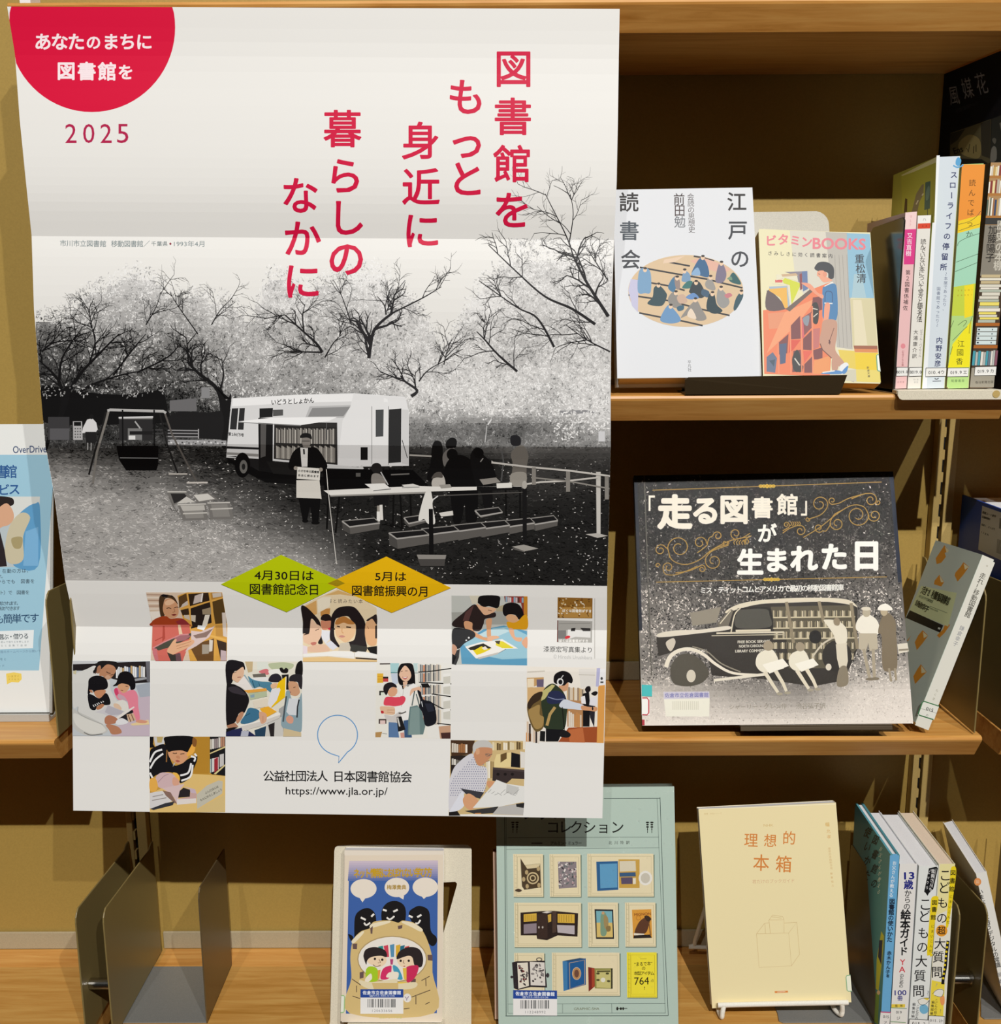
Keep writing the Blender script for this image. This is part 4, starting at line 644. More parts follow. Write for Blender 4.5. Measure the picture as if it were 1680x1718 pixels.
A.P('3b3b42', '190,1290 420,1330 380,1390 260,1360'); A.S('c8c6c2', '310,880 350,830 450,825 500,870 490,900 400,890 350,920 320,960'); A.S('c98f6a', '320,960 360,900 420,890 490,900 500,940 480,990 420,1050 370,1070 335,1020'); A.S('d9a680', '340,910 370,905 375,950 345,960'); A.L('55504c', 5, '430,955 470,970 500,955'); A.O('666', 4, 455, 965, 20, 14); A.L('8c5a44', 6, '440,1030 470,1020'); A.S('d59c72', '450,1220 520,1225 540,1260 480,1290 450,1260'); A.S('e0e2ec', '90,1500 150,1400 210,1320 230,1440 180,1500 90,1520'); A.S('d9a27a', '215,1390 270,1340 350,1390 360,1450 290,1500 230,1460')
A.P('e6e6e3', '310,1480 500,1260 540,1205 640,1245 812,1270 812,1420 560,1470'); A.P('c9c9c6', '640,1250 760,1280 740,1350 630,1330')
for i in range(9): A.L('9c9c9a', 4, [(460+i*30, 1330+(i % 3)*12), (490+i*34, 1300+(i % 4)*20)])
A.P('3a393a', '230,1510 560,1465 520,1530 340,1540'); A.P('bcbab7', '560,1470 812,1430 800,1550 500,1540'); A.P('2b2a2b', '730,1440 812,1430 805,1480 735,1470'); A.P('ececea', '80,1545 340,1540 800,1552 800,1558 76,1560'); A.P('201c1c', '78,1520 160,1510 190,1555 78,1556'); A.L('c98a52', 10, '330,1535 390,1533')
A.at(0, 0, 1)
# lozenges overlap the girls' photograph: redraw their lower corners on top
A.P('bccb06', '371,980 471.7,930.7 579,978 481,1026.5'); A.P('ecb90c', '550,978.5 648.5,933.5 757,986 657.5,1027.7'); A.P('a58c12', '550,978.5 566,971.5 579,978.3 566,984')
A.T('4月30日は', 427.5, 965, 526.6, 966, 16, '171410', .012); A.V('図書館記念日', 428, 988, 527, 989, 20, '171410', .014); A.T('5月は', 630, 967, 681.6, 967.5, 15, '171410', .012); A.V('図書館振興の月', 599, 990.5, 711, 992, 19, '171410', .014)
# --- the sheet itself
m = MB(); sheet = Art(); out = np.vstack([LE, RE[::-1]]); sheet.raw(out, [list(range(len(out)))], 'ecebe8')
sheet.emit(m, SHEET, SATIN, eps=0, base=0)
for sf, q, g in SHEET.pieces(out, [list(range(len(out)))]): m.add(sf.map(q)-sf.n*.0003, [h[::-1] for h in g], SATIN, 'e0dfdb')
A.emit(m, SHEET, SATIN)
tag(m.build('poster'), 'large creased white poster with red lettering and a black and white bookmobile photograph', 'poster')
# ------------------------------------------------------------------ display books
def face_book(name, label, pos, tilt, yaw, g, W, H, T, spine, art, pm, **k):
    P, X, Z = frame(pos, tilt, yaw, g); N = np.cross(X, Z); N = N if N[1] < 0 else -N
    O, w = (P, X*W) if spine == 'L' else (P+X*W, -X*W)
    st = [(nm, a, P, N, mt) for nm, a, mt in k.pop('stickers', [])]
    return book(name, label, 'book', O, w, -N*T, Z*H, [(art, P, N)], pm, stickers=st, **k), P, X, Z, N
# white hardback with an oval painting
A = Art().at(1020, 300, .21531)
for ch, x, y, c in (('江', 1006, 178, '1d1a1b'), ('戸', 1014, 400, '2b3038'), ('の', 1030, 622, '2f333c'), ('読', 165, 182, '1d1a1b'), ('書', 168, 405, '3a444e'), ('会', 178, 628, '2f333a')): A.C(ch, x, y, 158, c, .014)
for ch, x, y, c in (('前', 556, 160, '3a2f2e'), ('田', 560, 247, '46393a'), ('勉', 562, 335, '6c7076')): A.C(ch, x, y, 100, c, .006, .92)
A.V('会読の思想史', 646, 140, 655, 396, 56, '4a4142', 0); A.V('平凡社', 636, 1428, 638, 1488, 30, '4c4c50', 0)
A.E('ccb391', 608, 874, 449, 280, 0, 64)
g = lambda p: A.L('25272c', 13, p)
for p in ('250,690 500,735 760,780 1050,850', '470,648 640,680', '670,603 740,615 830,640', '180,788 240,795 480,835 600,870', '162,905 330,930 480,950 700,1010 950,1065', '245,1045 420,1080 590,1110 740,1144'): g(p)
A.P('b9b8d2', '160,870 180,780 240,790 235,1040 190,990'); A.P('d3a795', '640,640 730,612 850,650 960,705 900,740 760,700'); A.P('d8bfa6', '440,630 600,600 520,650 430,660')
for c, p in (('6f96b8', '245,720 300,695 335,740 335,880 290,892 235,880'), ('23414a', '360,850 400,830 450,880 460,920 420,990 310,975 350,920'), ('2f5d85', '700,640 740,615 780,680 785,765 700,750 650,745'), ('7fa3c6', '650,745 700,690 720,750'), ('716a80', '860,680 890,650 925,740 900,805 840,800'), ('245659', '945,790 980,730 1040,815 1000,820'), ('3f6e90', '470,850 500,780 540,760 520,880'), ('8a7a76', '520,760 560,790 560,860 530,850'), ('6f90b0', '580,760 600,715 640,745 640,800 580,800'), ('2d6a68', '580,850 620,800 660,800 650,850'), ('1f2f38', '640,860 670,800 720,810 760,900 720,930 640,890'), ('5c84b8', '610,920 670,890 710,930 640,940'), ('8f8c88', '760,810 800,770 840,850 820,870 770,850'), ('35536c', '740,860 790,880 780,925 730,900'), ('83807c', '470,930 520,880 570,960 560,1010 490,990'), ('bda08c', '540,920 590,900 620,960 560,970'), ('16333c', '790,900 830,900 850,980 895,1030 830,1052 770,1010'), ('8d8c8a', '860,860 900,870 950,960 900,1010 850,960'), ('b9727a', '910,905 950,890 970,910 930,930'), ('284c58', '1000,930 1040,880 1055,920 1000,1020 980,1010'), ('5f8ab4', '420,1060 470,985 510,1010 570,1100 500,1128 415,1110'), ('84807c', '570,1080 680,950 730,1010 770,1090 700,1105 640,1060'), ('d8c7b4', '620,1070 650,1010 690,1090'), ('2f5a70', '540,1000 590,985 590,1020 550,1030'), ('6a8a70', '930,780 960,760 970,790')): A.S(c, p)
for x, y in ((290, 705), (395, 825), (740, 610), (885, 655), (540, 770), (598, 715), (688, 805), (800, 765), (530, 885), (815, 892), (882, 850), (490, 990), (682, 940), (1040, 880)): A.E('dcbfa2', x, y+6, 15, 17); A.E('2b2422', x+2, y-8, 14, 9)
A.L('e2dcd0', 10, '20,76 20,1565')
stand_face = face_book('hardback_book', 'white hardback with an oval painting of seated robed figures, on the second shelf', (.1061, .9291, -.0498), 21.9, -1.9, .4, .133, .190, .0285, 'R', A, MATTE, cov=('d2d5da', 'd2d5da', 'd2d3d0'), hard=True, pages=paint('gold_bounce_page_edges', 'c9ac74', .75, speck=.1, scale=2500))  # page edge colour holds the gold light bounced up from the shelf
# paperback with a boy at a shelf
A = Art(.8).at(1250, 330, .20377)
A.P('ece6bc', '118,265 1030,305 1120,1530 150,1500'); A.P('dcd8c8', '370,280 700,290 760,1250 420,700'); A.P('bdb9b0', '665,290 850,298 900,1530 830,1500 760,1250'); A.P('e9e2c4', '700,1500 760,1240 905,1260 920,1520')
for i, x in enumerate((740, 775, 805, 840)): A.L('938f88', 3, [(x, 480), (x+40, 1240)])
A.P('8ebfd8', '840,300 1030,306 1064,835 860,832'); A.P('a9c9d4', '900,640 960,630 1000,832 880,832'); A.P('d8cfa4', '868,840 1066,836 1090,1230 890,1226'); A.P('e6dcba', '890,850 960,850 1010,1226 905,1226'); A.P('a05a38', '895,1226 1092,1228 1094,1256 900,1252'); A.P('e08a4a', '900,1252 1094,1256 1096,1284 905,1280'); A.P('f0d000', '905,1282 1096,1286 1112,1440 915,1420'); A.P('e9cf50', '770,1260 905,1270 915,1420 800,1400'); A.P('ecd86a', '915,1420 1112,1430 1120,1530 920,1522'); A.P('d4d0b8', '640,1450 915,1420 920,1522 640,1500')
A.P('f08052', '150,935 330,920 560,760 700,705 740,800 730,1000 700,1480 160,1460'); A.P('e8946a', '190,960 330,950 330,1080 200,1090'); A.P('f4a070', '330,950 600,830 430,1050 180,1290')
for c, p in (('7a3a3e', '560,830 640,820 640,930 545,960'), ('7a3a3e', '380,1060 455,980 460,1170 370,1175'), ('8a4a4c', '470,1000 545,950 550,1080 470,1165'), ('c8706a', '560,1090 620,1080 610,1240 560,1260'), ('e0503a', '370,1180 460,1180 400,1260 360,1290'), ('7a3a3e', '280,1200 360,1130 350,1290 280,1300'), ('7a3a3e', '480,1170 550,1100 550,1265 480,1260'), ('7a3a3e', '560,1265 640,1240 640,1340 570,1340'), ('7a3a3e', '400,1270 460,1260 480,1440 390,1445'), ('e8604a', '480,1270 560,1270 490,1370'), ('7a3a3e', '490,1380 560,1310 560,1450 490,1450'), ('f09a5a', '570,1350 700,1310 700,1460 560,1460'), ('46587c', '285,1215 345,1205 335,1370 290,1380'), ('5a6a88', '180,1320 230,1280 265,1330 250,1450 180,1440'), ('2f4a60', '200,1350 250,1340 240,1400'), ('d8606a', '460,1010 480,1000 490,1160 460,1165')): A.P(c, p)
A.S('1c1b1c', '550,900 590,870 610,930 600,1040 560,1030'); A.L('d8d4c8', 8, '560,920 600,930'); A.L('d8d4c8', 8, '565,990 600,960'); A.S('8c94a0', '480,1000 530,980 520,1060 490,1050'); A.S('202226', '390,1330 430,1260 460,1330 440,1440 400,1420'); A.L('d9d5ca', 10, '410,1330 460,1400'); A.S('202226', '420,1400 480,1390 470,1440 430,1440')
for x, y0, y1 in ((375, 1080, 1460), (465, 985, 1460), (555, 900, 1460), (275, 1190, 1460), (640, 800, 1080)): A.L('f2926a', 10, [(x, y0), (x+5, y1)])
A.P('544a50', '180,770 330,920 200,930'); A.S('5c4a4c', '180,930 185,775 240,800 300,860 335,925'); A.P('f0b848', '200,755 345,745 360,915 330,920 290,830 200,775'); A.P('a9bccc', '200,740 350,735 370,900 355,915 345,748 205,760'); A.P('e8e0d0', '220,715 370,725 385,890 372,895 355,735'); A.P('d5dc2e', '310,690 330,670 465,715 385,890 370,730 320,712'); A.R('e06060', 250, 685, 310, 706); A.P('e9e4c8', '260,640 430,650 450,700 330,668 260,690'); A.P('8a8290', '330,620 470,615 475,720 440,700 430,650'); A.P('5f79a8', '470,615 515,612 520,760 480,780'); A.P('8c3c44', '450,640 470,630 475,760 455,770'); A.P('6b5a52', '335,925 540,760 560,780 370,945'); A.P('d0b08a', '300,640 420,630 440,650 310,660')
A.S('2c3138', '575,580 610,540 680,540 730,580 735,650 725,675 690,672 685,630 650,615 610,615 580,600'); A.S('f0a888', '600,615 650,610 660,650 690,670 720,690 650,705 610,660 595,650'); A.E('e89a7c', 660, 640, 18, 22); A.L('5a3830', 5, '605,635 620,640'); A.P('f2efe6', '655,735 720,700 735,715 660,750'); A.S('3d7fb4', '640,760 660,740 735,715 760,780 755,1010 650,1010 640,900'); A.L('244f80', 7, '660,870 665,790 700,780 720,800 722,870', 1); A.L('f2efe6', 9, '655,876 722,880'); A.S('f0a080', '465,710 540,720 600,790 645,810 640,840 590,810 520,750'); A.S('f0a080', '660,885 700,885 690,1000 665,1110 640,1080 650,1000'); A.S('c89880', '650,1020 750,1020 760,1120 745,1240 760,1290 820,1370 780,1400 700,1310 640,1260 615,1190 630,1100'); A.L('6a3a30', 5, '735,1080 690,1210'); A.S('5a2c30', '690,1180 705,1190 700,1220'); A.L('6a3a30', 7, '620,1210 640,1260 715,1330')
A.S('c89880', '720,1330 770,1370 760,1430 720,1430'); A.S('eef0f2', '780,1400 830,1365 855,1390 820,1450 790,1460'); A.S('4a8ccc', '800,1440 850,1390 840,1440 815,1460'); A.S('4a8ccc', '640,1450 740,1430 800,1440 790,1460 640,1460'); A.L('f0f0f0', 9, '640,1448 740,1434')
for ch, x, y, e in (('ビ', 215, 362, 96), ('タ', 318, 352, 98), ('ミ', 415, 360, 92), ('ン', 510, 372, 98)): A.C(ch, x, y, e, 'ea7f8c', .03)
A.T('BOOKS', 562, 384, 993, 392, 88, 'ea7f8c', .025); A.V('さみしさに効く読書案内', 208, 465, 705, 488, 38, '3c3a3a', .012)
for ch, y in (('重', 512), ('松', 592), ('清', 672)): A.C(ch, 945+(y-512)*.1, y, 82, '1d2a38', .012)
A.V('新潮文庫', 1014, 1408, 1022, 1478, 21, '3a3418', .01)
S_ = Art().at(1250, 330, .20377); S_.P('e2e6d8', '1084,1300 1101,1298 1118,1440 1098,1438 1090,1420'); S_.L('5c9a7c', 8, '1104,1302 1090,1302 1084,1312 1092,1424 1098,1434 1114,1436')
face_book('paperback_book', 'paperback with a boy in blue picking books from an orange shelf on its cover', (.2399, .9184, -.0529), 22.3, 1.0, -1.4, .106, .150, .0155, 'R', A, GLOSS, cov=('d6d0a8', 'c8c2a0', 'c9c4a8'), pages=paint('amber_page_edges', 'c9a45a', .75, speck=.1, scale=2500), stickers=[('spine_label', S_, GLOSS)])
# big black picture book
A = Art()
P_, X_, Z_ = frame((.1351, .9197, -.3865), 20.7, -1.7, .9)
def pxof(u, v):
    p = P_+X_*.262*u+Z_*.250*v-CAM; d = p@cf; return np.array((840+F*(p@cr)/d, 859-F*(p@cu)/d))
TLb, TRb, BRb, BLb = pxof(0, 1), pxof(1, 1), pxof(1, 0), pxof(0, 0)
def bil(u, v): return (TLb*(1-u)+TRb*u)*(1-v)+(BLb*(1-u)+BRb*u)*v
tb = np.array([[.1, .1, .1, .1, .1, .12], [.12, .12, .12, .13, .14, .14], [.14, .15, .15, .16, .18, .2], [.24, .22, .22, .2, .28, .3], [.45, .4, .25, .2, .42, .4], [.5, .45, .3, .25, .4, .45], [.45, .42, .3, .3, .5, .6], [.82, .72, .6, .55, .84, .86], [.9, .9, .9, .9, .9, .9]])
def tbook(u, v):
    i = np.clip(v*8, 0, 7.999); j = np.clip(u*5, 0, 4.999); a, b = i.astype(int), j.astype(int); s, t = i-a, j-b
    return (tb[a, b]*(1-t)+tb[a, b+1]*t)*(1-s)+(tb[a+1, b]*(1-t)+tb[a+1, b+1]*t)*s
n = 44
for i in range(n):
    for j in range(n):
        u, v = (i+.5)/n, (j+.5)/n; q = np.array([bil(i/n, j/n), bil((i+1)/n, j/n), bil((i+1)/n, (j+1)/n), bil(i/n, (j+1)/n)]); A.raw(q, [[0, 1, 2, 3]], grey(float(tbook(np.array([u]), np.array([v]))[0])*.95, .1), 'cells')
def bdabs(n, fn, nm, col=.1):
    u, v = RNG.random(n)*.985+.007, RNG.random(n)*.985+.007; t, L_, W_, an, keep = fn(u, v, n); u, v, t, L_, W_, an = (q[keep] for q in (u, v, t, L_, W_, an))
    p = np.array([bil(a, b) for a, b in zip(u, v)]); ca, sa = np.cos(an), np.sin(an)
    q = np.stack([p+np.c_[a*L_*ca-b*W_*sa, a*L_*sa+b*W_*ca] for a, b in ((-.5, -.5), (.5, -.3), (.5, .5), (-.5, .3))], 1); k = np.digitize(t, np.linspace(.05, .95, 12)); ly = RNG.integers(0, 3, len(t))
    for a in range(3):
        for b in range(13):
            s = np.nonzero((ly == a) & (k == b))[0]
            if len(s): A.raw(q[s].reshape(-1, 2), [[4*i, 4*i+1, 4*i+2, 4*i+3] for i in range(len(s))], grey(.02+b*.077, col), '%s%d' % (nm, a))
def f1(u, v, n):
    t = tbook(u, v); x, y = u*440, v*420
    amp = np.interp(v, [0, .1, .4, .5, .8, .86, 1], [.16, .24, .4, .8, .6, .07, .03]); return np.clip(t+amp*(RNG.normal(0, .45, n)+vnoise(x, y, 9, 21)*.9), .02, .9), RNG.uniform(1.6, 4.4, n), RNG.uniform(1.1, 2.4, n), RNG.uniform(0, 3.14, n), np.ones(n, bool)
bdabs(20000, f1, 'a')
def f2(u, v, n):
    k = (v < .45) & (RNG.random(n) < .25+.75*((u < .12) | (u > .85))); return RNG.uniform(.6, .95, n), RNG.uniform(1, 4, n), RNG.uniform(.8, 2.6, n), RNG.uniform(0, 3, n), k
bdabs(420, f2, 'b')
A.at(1000, 680, .40476)
GOLD = 'a8853c'
for y0, y1 in (((235, 352), (1185, 318)), ((250, 733), (1207, 711))):
    A.L(GOLD, 3.2, [y0, y1]); c = (np.array(y0)+np.array(y1))/2
    for d in (-26, -13, 0, 13, 26): A.E('c29a2c', c[0]+d, c[1]-d*.03, 7, 5+(d == 0)*4); A.O('d8b84a', 2, c[0]+d, c[1], 8, 6, 10)
def curl(cx, cy, r, a0, turns, sgn, tail=None):
    g = np.linspace(0, turns*2*math.pi, int(20*abs(turns))+6); rr = r*(1-.72*g/g[-1]); p = np.c_[cx+rr*np.cos(a0+sgn*g), cy+rr*np.sin(a0+sgn*g)]
    if tail is not None: p = np.vstack([smooth(np.vstack([pts(tail), p[:1]]), 5, False)[:-1], p])
    A.L(GOLD, 3.6, p)
R_ = math.pi
curl(345, 590, 47, R_, 1.35, 1, '640,545 560,560 480,600 430,640 370,660 315,640'); curl(268, 600, 24, -.5, 1.3, -1, '306,632 300,600'); curl(432, 570, 27, 0, 1.2, -1, '420,612 450,590 462,578'); curl(505, 542, 20, R_, 1.2, 1, '462,575 470,550'); curl(535, 570, 12, -.6, 1.1, 1, '470,612 500,590 550,575'); curl(488, 646, 35, R_*1.1, 1.3, -1, '550,580 490,600 466,618'); curl(440, 678, 16, -R_/2, 1.2, 1, '330,695 390,685'); curl(300, 672, 22, R_*.95, 1.2, 1, '420,668 340,700 290,700'); curl(256, 664, 10, 0, 1, -1); curl(580, 532, 24, 1.2, 1.25, 1, '640,530 610,548 590,553'); curl(625, 566, 12, R_, 1.2, 1, '645,540 620,556')
curl(1085, 456, 47, 0, 1.35, 1, '860,548 930,505 1000,450 1060,415 1110,420'); curl(1155, 456, 26, R_*.8, 1.3, -1, '1128,455'); curl(1000, 490, 29, R_, 1.25, -1, '1020,435 990,452 975,475'); curl(925, 508, 20, .6, 1.2, 1, '975,490 955,520'); curl(928, 410, 34, 0, 1.3, -1, '880,472 930,455 955,430'); curl(878, 472, 10, 0, 1.1, 1); curl(980, 395, 16, 1.2, 1.2, 1, '1120,365 1050,385 1010,405'); curl(1140, 392, 27, -R_/2, 1.3, 1, '1060,388 1110,368'); curl(1170, 402, 11, R_, 1.1, -1); curl(848, 520, 22, -R_/2, 1.25, 1, '775,530 800,512 830,500'); curl(790, 495, 12, 0, 1.2, -1, '775,520 800,505')
for i in range(5): A.L(GOLD, 3.4, [(576+i*11, 578), (572+i*11, 568), (580+i*11, 558)], 1); A.L(GOLD, 3.4, [(806+i*9, 482), (812+i*9, 490), (806+i*9, 500)], 1)
W1 = 'ebe4d4'
A.C('「', 232, 420, 96, W1, .012, .8); A.C('走', 328, 442, 145, W1, .045); A.C('る', 455, 436, 122, W1, .045); A.C('図', 573, 431, 126, W1, .036); A.C('書', 690, 424, 92, W1, .026); A.C('館', 795, 412, 92, W1, .026); A.C('」', 863, 414, 92, W1, .012, .8); A.C('が', 710, 530, 82, 'f0ede4', .03)
for ch, x, y, e in (('生', 640, 650, 112), ('ま', 748, 642, 108), ('れ', 862, 636, 116), ('た', 988, 628, 118), ('日', 1122, 622, 132)): A.C(ch, x, y, e, 'f2f0e9', .042)
A.V('ミス・ティットコムとアメリカで最初の移動図書館車', 445, 767, 1015, 755, 29, 'ebe9e2', .02)
# vehicle and readers in the cover photograph
A.P('8d8576', '390,860 520,835 500,900 400,915')
A.P('2f2a24', '250,960 540,930 560,850 640,815 800,800 1040,806 1085,840 1085,1010 1030,1140 900,1165 660,1130 480,1120 460,1010 330,1020 260,1040')
A.S('d9cfb8', '545,848 600,822 700,806 850,798 1000,800 1060,812 1085,838 1060,828 960,815 800,818 680,824 590,845 540,862'); A.P('57503f', '725,835 1070,828 1082,1010 1000,1090 800,1090 790,960 740,940')
for i in range(5):
    for j in range(13):
        x = 735+j*26; y = 842+i*44
        if x < 1065: 
            for k in range(4): A.P(('bfb292', '8f8468', '6b6250', 'd8ccb0', '4a4436')[(i*7+j*3+k*2) % 5], [(x+k*5.5, y+8+(k % 2)*4), (x+k*5.5+4.5, y+8), (x+k*5.5+4.5, y+36), (x+k*5.5, y+36)])
for y in (880, 924, 968): A.L('c9bd9e', 5, [(735, y), (1075, y-4)])
for p in ('790,815 820,985', '925,812 945,900', '1058,820 1085,1010'): A.L('8d8068', 13, p)
A.S('1f1c18', '585,850 600,840 710,838 730,860 735,925 700,935 580,940 560,900'); A.S('4c4a42', '590,855 620,846 705,845 720,870 722,918 600,925 575,900'); A.L('d6cbb2', 9, '580,935 725,932'); A.L('d6cbb2', 5, '560,945 575,870 600,840', 1); A.L('cfc5ae', 7, '500,945 780,940'); A.L('b7ad96', 4, '480,955 780,950'); A.P('6e675a', '505,900 560,845 570,850 545,930 510,930'); A.L('d6cbb2', 4, '515,905 560,850')
A.S('d9d0bf', '262,945 330,933 430,930 545,915 550,930 430,945 340,955 290,960 255,960'); A.S('c9bfae', '290,985 320,965 330,985 310,1020'); A.L('e3dac8', 18, '290,1085 310,1040 350,1015 400,1012 450,1035 500,1075 570,1110 680,1118', 1, 9); A.L('8a8272', 5, '400,1000 460,1020 520,1070 600,1105', 1); A.S('4f4a3f', '310,1090 340,1040 390,1030 440,1060 470,1110 440,1150 380,1165 320,1150'); A.E('cfc6b4', 395, 1122, 19, 26); A.L('e0d8c6', 11, '490,1140 700,1115'); A.E('2a2621', 1000, 1040, 62, 66); A.E('d9d0be', 965, 1085, 12, 14); A.L('c9bfaa', 7, '900,1040 940,990 990,960', 1); A.E('1a1815', 910, 960, 26, 28)
A.T('FREE BOOK SERVICE', 588, 981, 722, 978, 11, 'd9d2c2', .02); A.T('NORTH CAROLINA', 594, 999, 700, 996, 11, 'd9d2c2', .02); A.T('LIBRARY COMMISSION', 578, 1019, 720, 1016, 11, 'd9d2c2', .02)
for ox in (0, 140):
    s = 1 if ox == 0 else .9
    f = lambda p: [(715+ox-8*(ox > 0)+(x-715)*s, 1080+(y-1080)*s-4*(ox > 0)) for x, y in pts(p)]
    A.S('e4ddc9', f('690,1020 730,1012 755,1050 760,1085 780,1090 700,1108 665,1080 668,1040')); A.S('9d8f78', f('695,990 712,975 732,985 735,1008 715,1018 697,1008')); A.P('f0ebdd', f('690,1075 775,1050 800,1080 720,1112')); A.L('dcd2bb', 16, f('700,1105 735,1160 755,1190'), 0, 12); A.L('dcd2bb', 16, f('745,1100 775,1150 790,1185'), 0, 12); A.E('a39a86', *f('762,1196')[0], 13, 6); A.E('a39a86', *f('795,1192')[0], 14, 6)
A.S('e0d8c4', '990,890 1015,900 1040,930 1038,985 1000,990 985,950 950,900 945,890 960,888'); A.S('8f8068', '985,890 1000,880 1012,892 1008,912 990,910'); A.P('d6cdb8', '995,990 1040,985 1045,1060 1035,1100 1030,1155 1005,1158 1010,1090 1000,1050'); A.S('857a66', '1010,1090 1040,1085 1045,1155 1000,1162'); A.S('e9e3d4', '1085,890 1120,865 1165,890 1175,945 1120,950 1080,930'); A.E('b5a992', 1122, 858, 17, 20); A.E('d8cfbb', 1120, 843, 20, 8); A.P('b9ae98', '1090,945 1165,945 1170,1010 1135,1020 1130,985 1120,1020 1090,1010'); A.L('a89c86', 13, '1110,1010 1135,1130'); A.L('a89c86', 13, '1150,1010 1155,1130'); A.E('7d725f', 1138, 1135, 20, 6); A.E('7d725f', 1160, 1133, 16, 6)
A.S('7a6c56', '1185,880 1210,860 1240,890 1245,940 1250,1080 1230,1100 1190,1090 1185,960 1170,940'); A.E('b5a588', 1195, 855, 15, 18); A.S('efeadd', '1168,845 1180,828 1205,823 1228,840 1225,850 1180,850'); A.L('9c8f78', 9, '1215,1090 1225,1145'); A.L('9c8f78', 9, '1240,1090 1245,1140'); A.P('d9d1c0', '1250,990 1292,985 1298,1020 1255,1030'); A.L('8f8674', 8, '1255,1015 1296,1012')
A.V('シャーリー・グレン作', 563, 1250, 780, 1247, 24, '8d8678', 0); A.V('渋谷弘子訳', 842, 1247, 940, 1245, 26, '8d8678', 0)
q0 = lambda u, v: (bil(u, v)-np.array([1000, 680]))/.40476
A.P('141a26', [q0(.0, .0), q0(.012, .0), q0(.012, .62), q0(.0, .62)]); A.L('55524a', 5, [q0(.04, .0), q0(.04, .8)]); A.P('1a2335', [q0(.985, .0), q0(1, .0), q0(1, .44), q0(.985, .44)])
A.P('c9c4d2', '280,1188 470,1186 472,1214 282,1218'); A.V('佐倉市立佐倉図書館', 296, 1202, 458, 1200, 20, '7f7fb4', .02); A.P('e9e6d6', '282,1218 472,1214 470,1290 290,1290')
for i in range(14): A.L('cfcbb8', 3, [(320+i*8, 1226), (320+i*8, 1262)])
S_ = Art().at(1000, 680, .40476); S_.P('3cb8b8', '190,1158 233,1160 233,1207 190,1205'); S_.P('f0efea', '190,1210 222,1212 222,1285 190,1284'); S_.L('c03a48', 5, '192,1213 212,1213 219,1222 219,1275 212,1283 192,1282'); S_.P('b02a3a', '192,1302 202,1303 202,1326 192,1326')
FILM2 = ink('rough_laminated_print', .55, .2, .16, .06, .0006, 900)
face_book('picture_book', 'big square black picture book with an old bookmobile photograph on its cover', (.1351, .9197, -.3865), 20.7, -1.7, .9, .262, .250, .012, 'L', A, FILM2, cov=('14130f', '1c3050', '14130f'), hard=True, pages=PAPERW, stickers=[('spine_label', S_, GLOSS)])
# cream book
A = Art(.95).at(1160, 1330, .22586)
A.L('fbf3d4', 5, '58,122 1072,84'); OR = 'd9873e'
for ch, x, y, e in (('理', 445, 352, 112), ('想', 588, 356, 104), ('的', 728, 336, 108), ('本', 520, 520, 132), ('箱', 688, 530, 132)): A.C(ch, x, y, e, OR, .006, .95, 2)
A.T('NHK', 538, 243, 610, 241, 18, 'd8b878', 0); A.V('君だけのブックガイド', 470, 660, 755, 653, 32, 'dcb58c', 0); A.V('幅', 1012, 235, 1012, 235, 34, 'dcb05c', .005); A.V('允孝', 1020, 285, 1024, 328, 32, 'dcb06c', 0); A.V('理想的本箱制作班', 1026, 415, 1042, 560, 20, 'dcbc84', 0); A.V('編集協力', 1042, 600, 1052, 690, 18, 'd8b070', 0); A.V('教養・文化シリーズ', 104, 157, 220, 153, 14, 'd9bf86', 0)
for p in ('485,1048 725,1042 745,1286 505,1298 485,1048', '725,1042 785,962 805,1200 745,1286', '485,1048 545,970 578,966', '690,968 785,962', '578,946 690,944 690,1042', '578,946 588,1045', '578,946 605,908 680,920 690,944', '548,972 552,1045', '596,920 672,932'): A.L('d9c08c', 3.2, p)
A.P('e08a42', '620,1474 718,1470 720,1484 622,1488'); A.L('f7f1da', 3, '640,1480 700,1477')
S_ = Art().at(1160, 1330, .22586); S_.P('e9ead4', '1150,1358 1183,1352 1194,1476 1160,1474'); S_.L('7fae84', 6, '1183,1354 1156,1358 1150,1370 1158,1466 1168,1474 1194,1474')
face_book('softcover_book', 'pale cream softcover with orange title, leaning on a white wire stand', (.2217, .9525, -.7220), 14.2, -1.9, 3.5, .148, .210, .011, 'R', A, MATTE, cov=('ebddae', 'f0e8cc', 'ebe2c4'), pages=PAPERW, stickers=[('spine_label', S_, GLOSS)])
# blue cover with shadow creatures round a well
A = Art().at(550, 1400, .18505)
A.P('e6d8c4', '157,190 1047,183 1040,1694 118,1694'); A.P('3f64aa', '195,240 1000,235 990,1620 165,1625')
for i in range(9): c = np.array(lin('3f64aa'))*(i/9)+np.array(lin('cfc0cf'))*(1-i/9); A.P(tuple(c), [(195-i*1.5, 240+i*20), (1000-i*.4, 235+i*20), (1000-i*.4, 256+i*20), (195-i*1.5, 261+i*20)])
A.V('ネット情報におぼれない学び方', 262, 352, 920, 342, 90, 'c8a02a', .035, .64)
for x, y, rx, tx, ty in ((325, 492, 118, 315, 615), (628, 480, 112, 686, 590), (885, 478, 115, 872, 585)): A.E('ece2d4', x, y, rx, 88, 0, 36); A.P('ece2d4', [(x-40+(tx > x)*40, y+75), (x+25+(tx > x)*40, y+75), (tx, ty)])
A.V('梅澤貴典', 558, 478, 690, 478, 46, 'b08f3c', .02)
for p in ('240,950 245,760 290,690 370,668 430,720 440,830 420,900 380,920 300,890 230,980 185,905 225,920', '495,800 490,690 540,620 620,603 690,640 710,720 690,830 640,860 560,850 545,790', '735,720 790,660 850,650 920,700 935,870 985,930 985,985 940,1010 860,920 800,860'): A.S('191719', p)
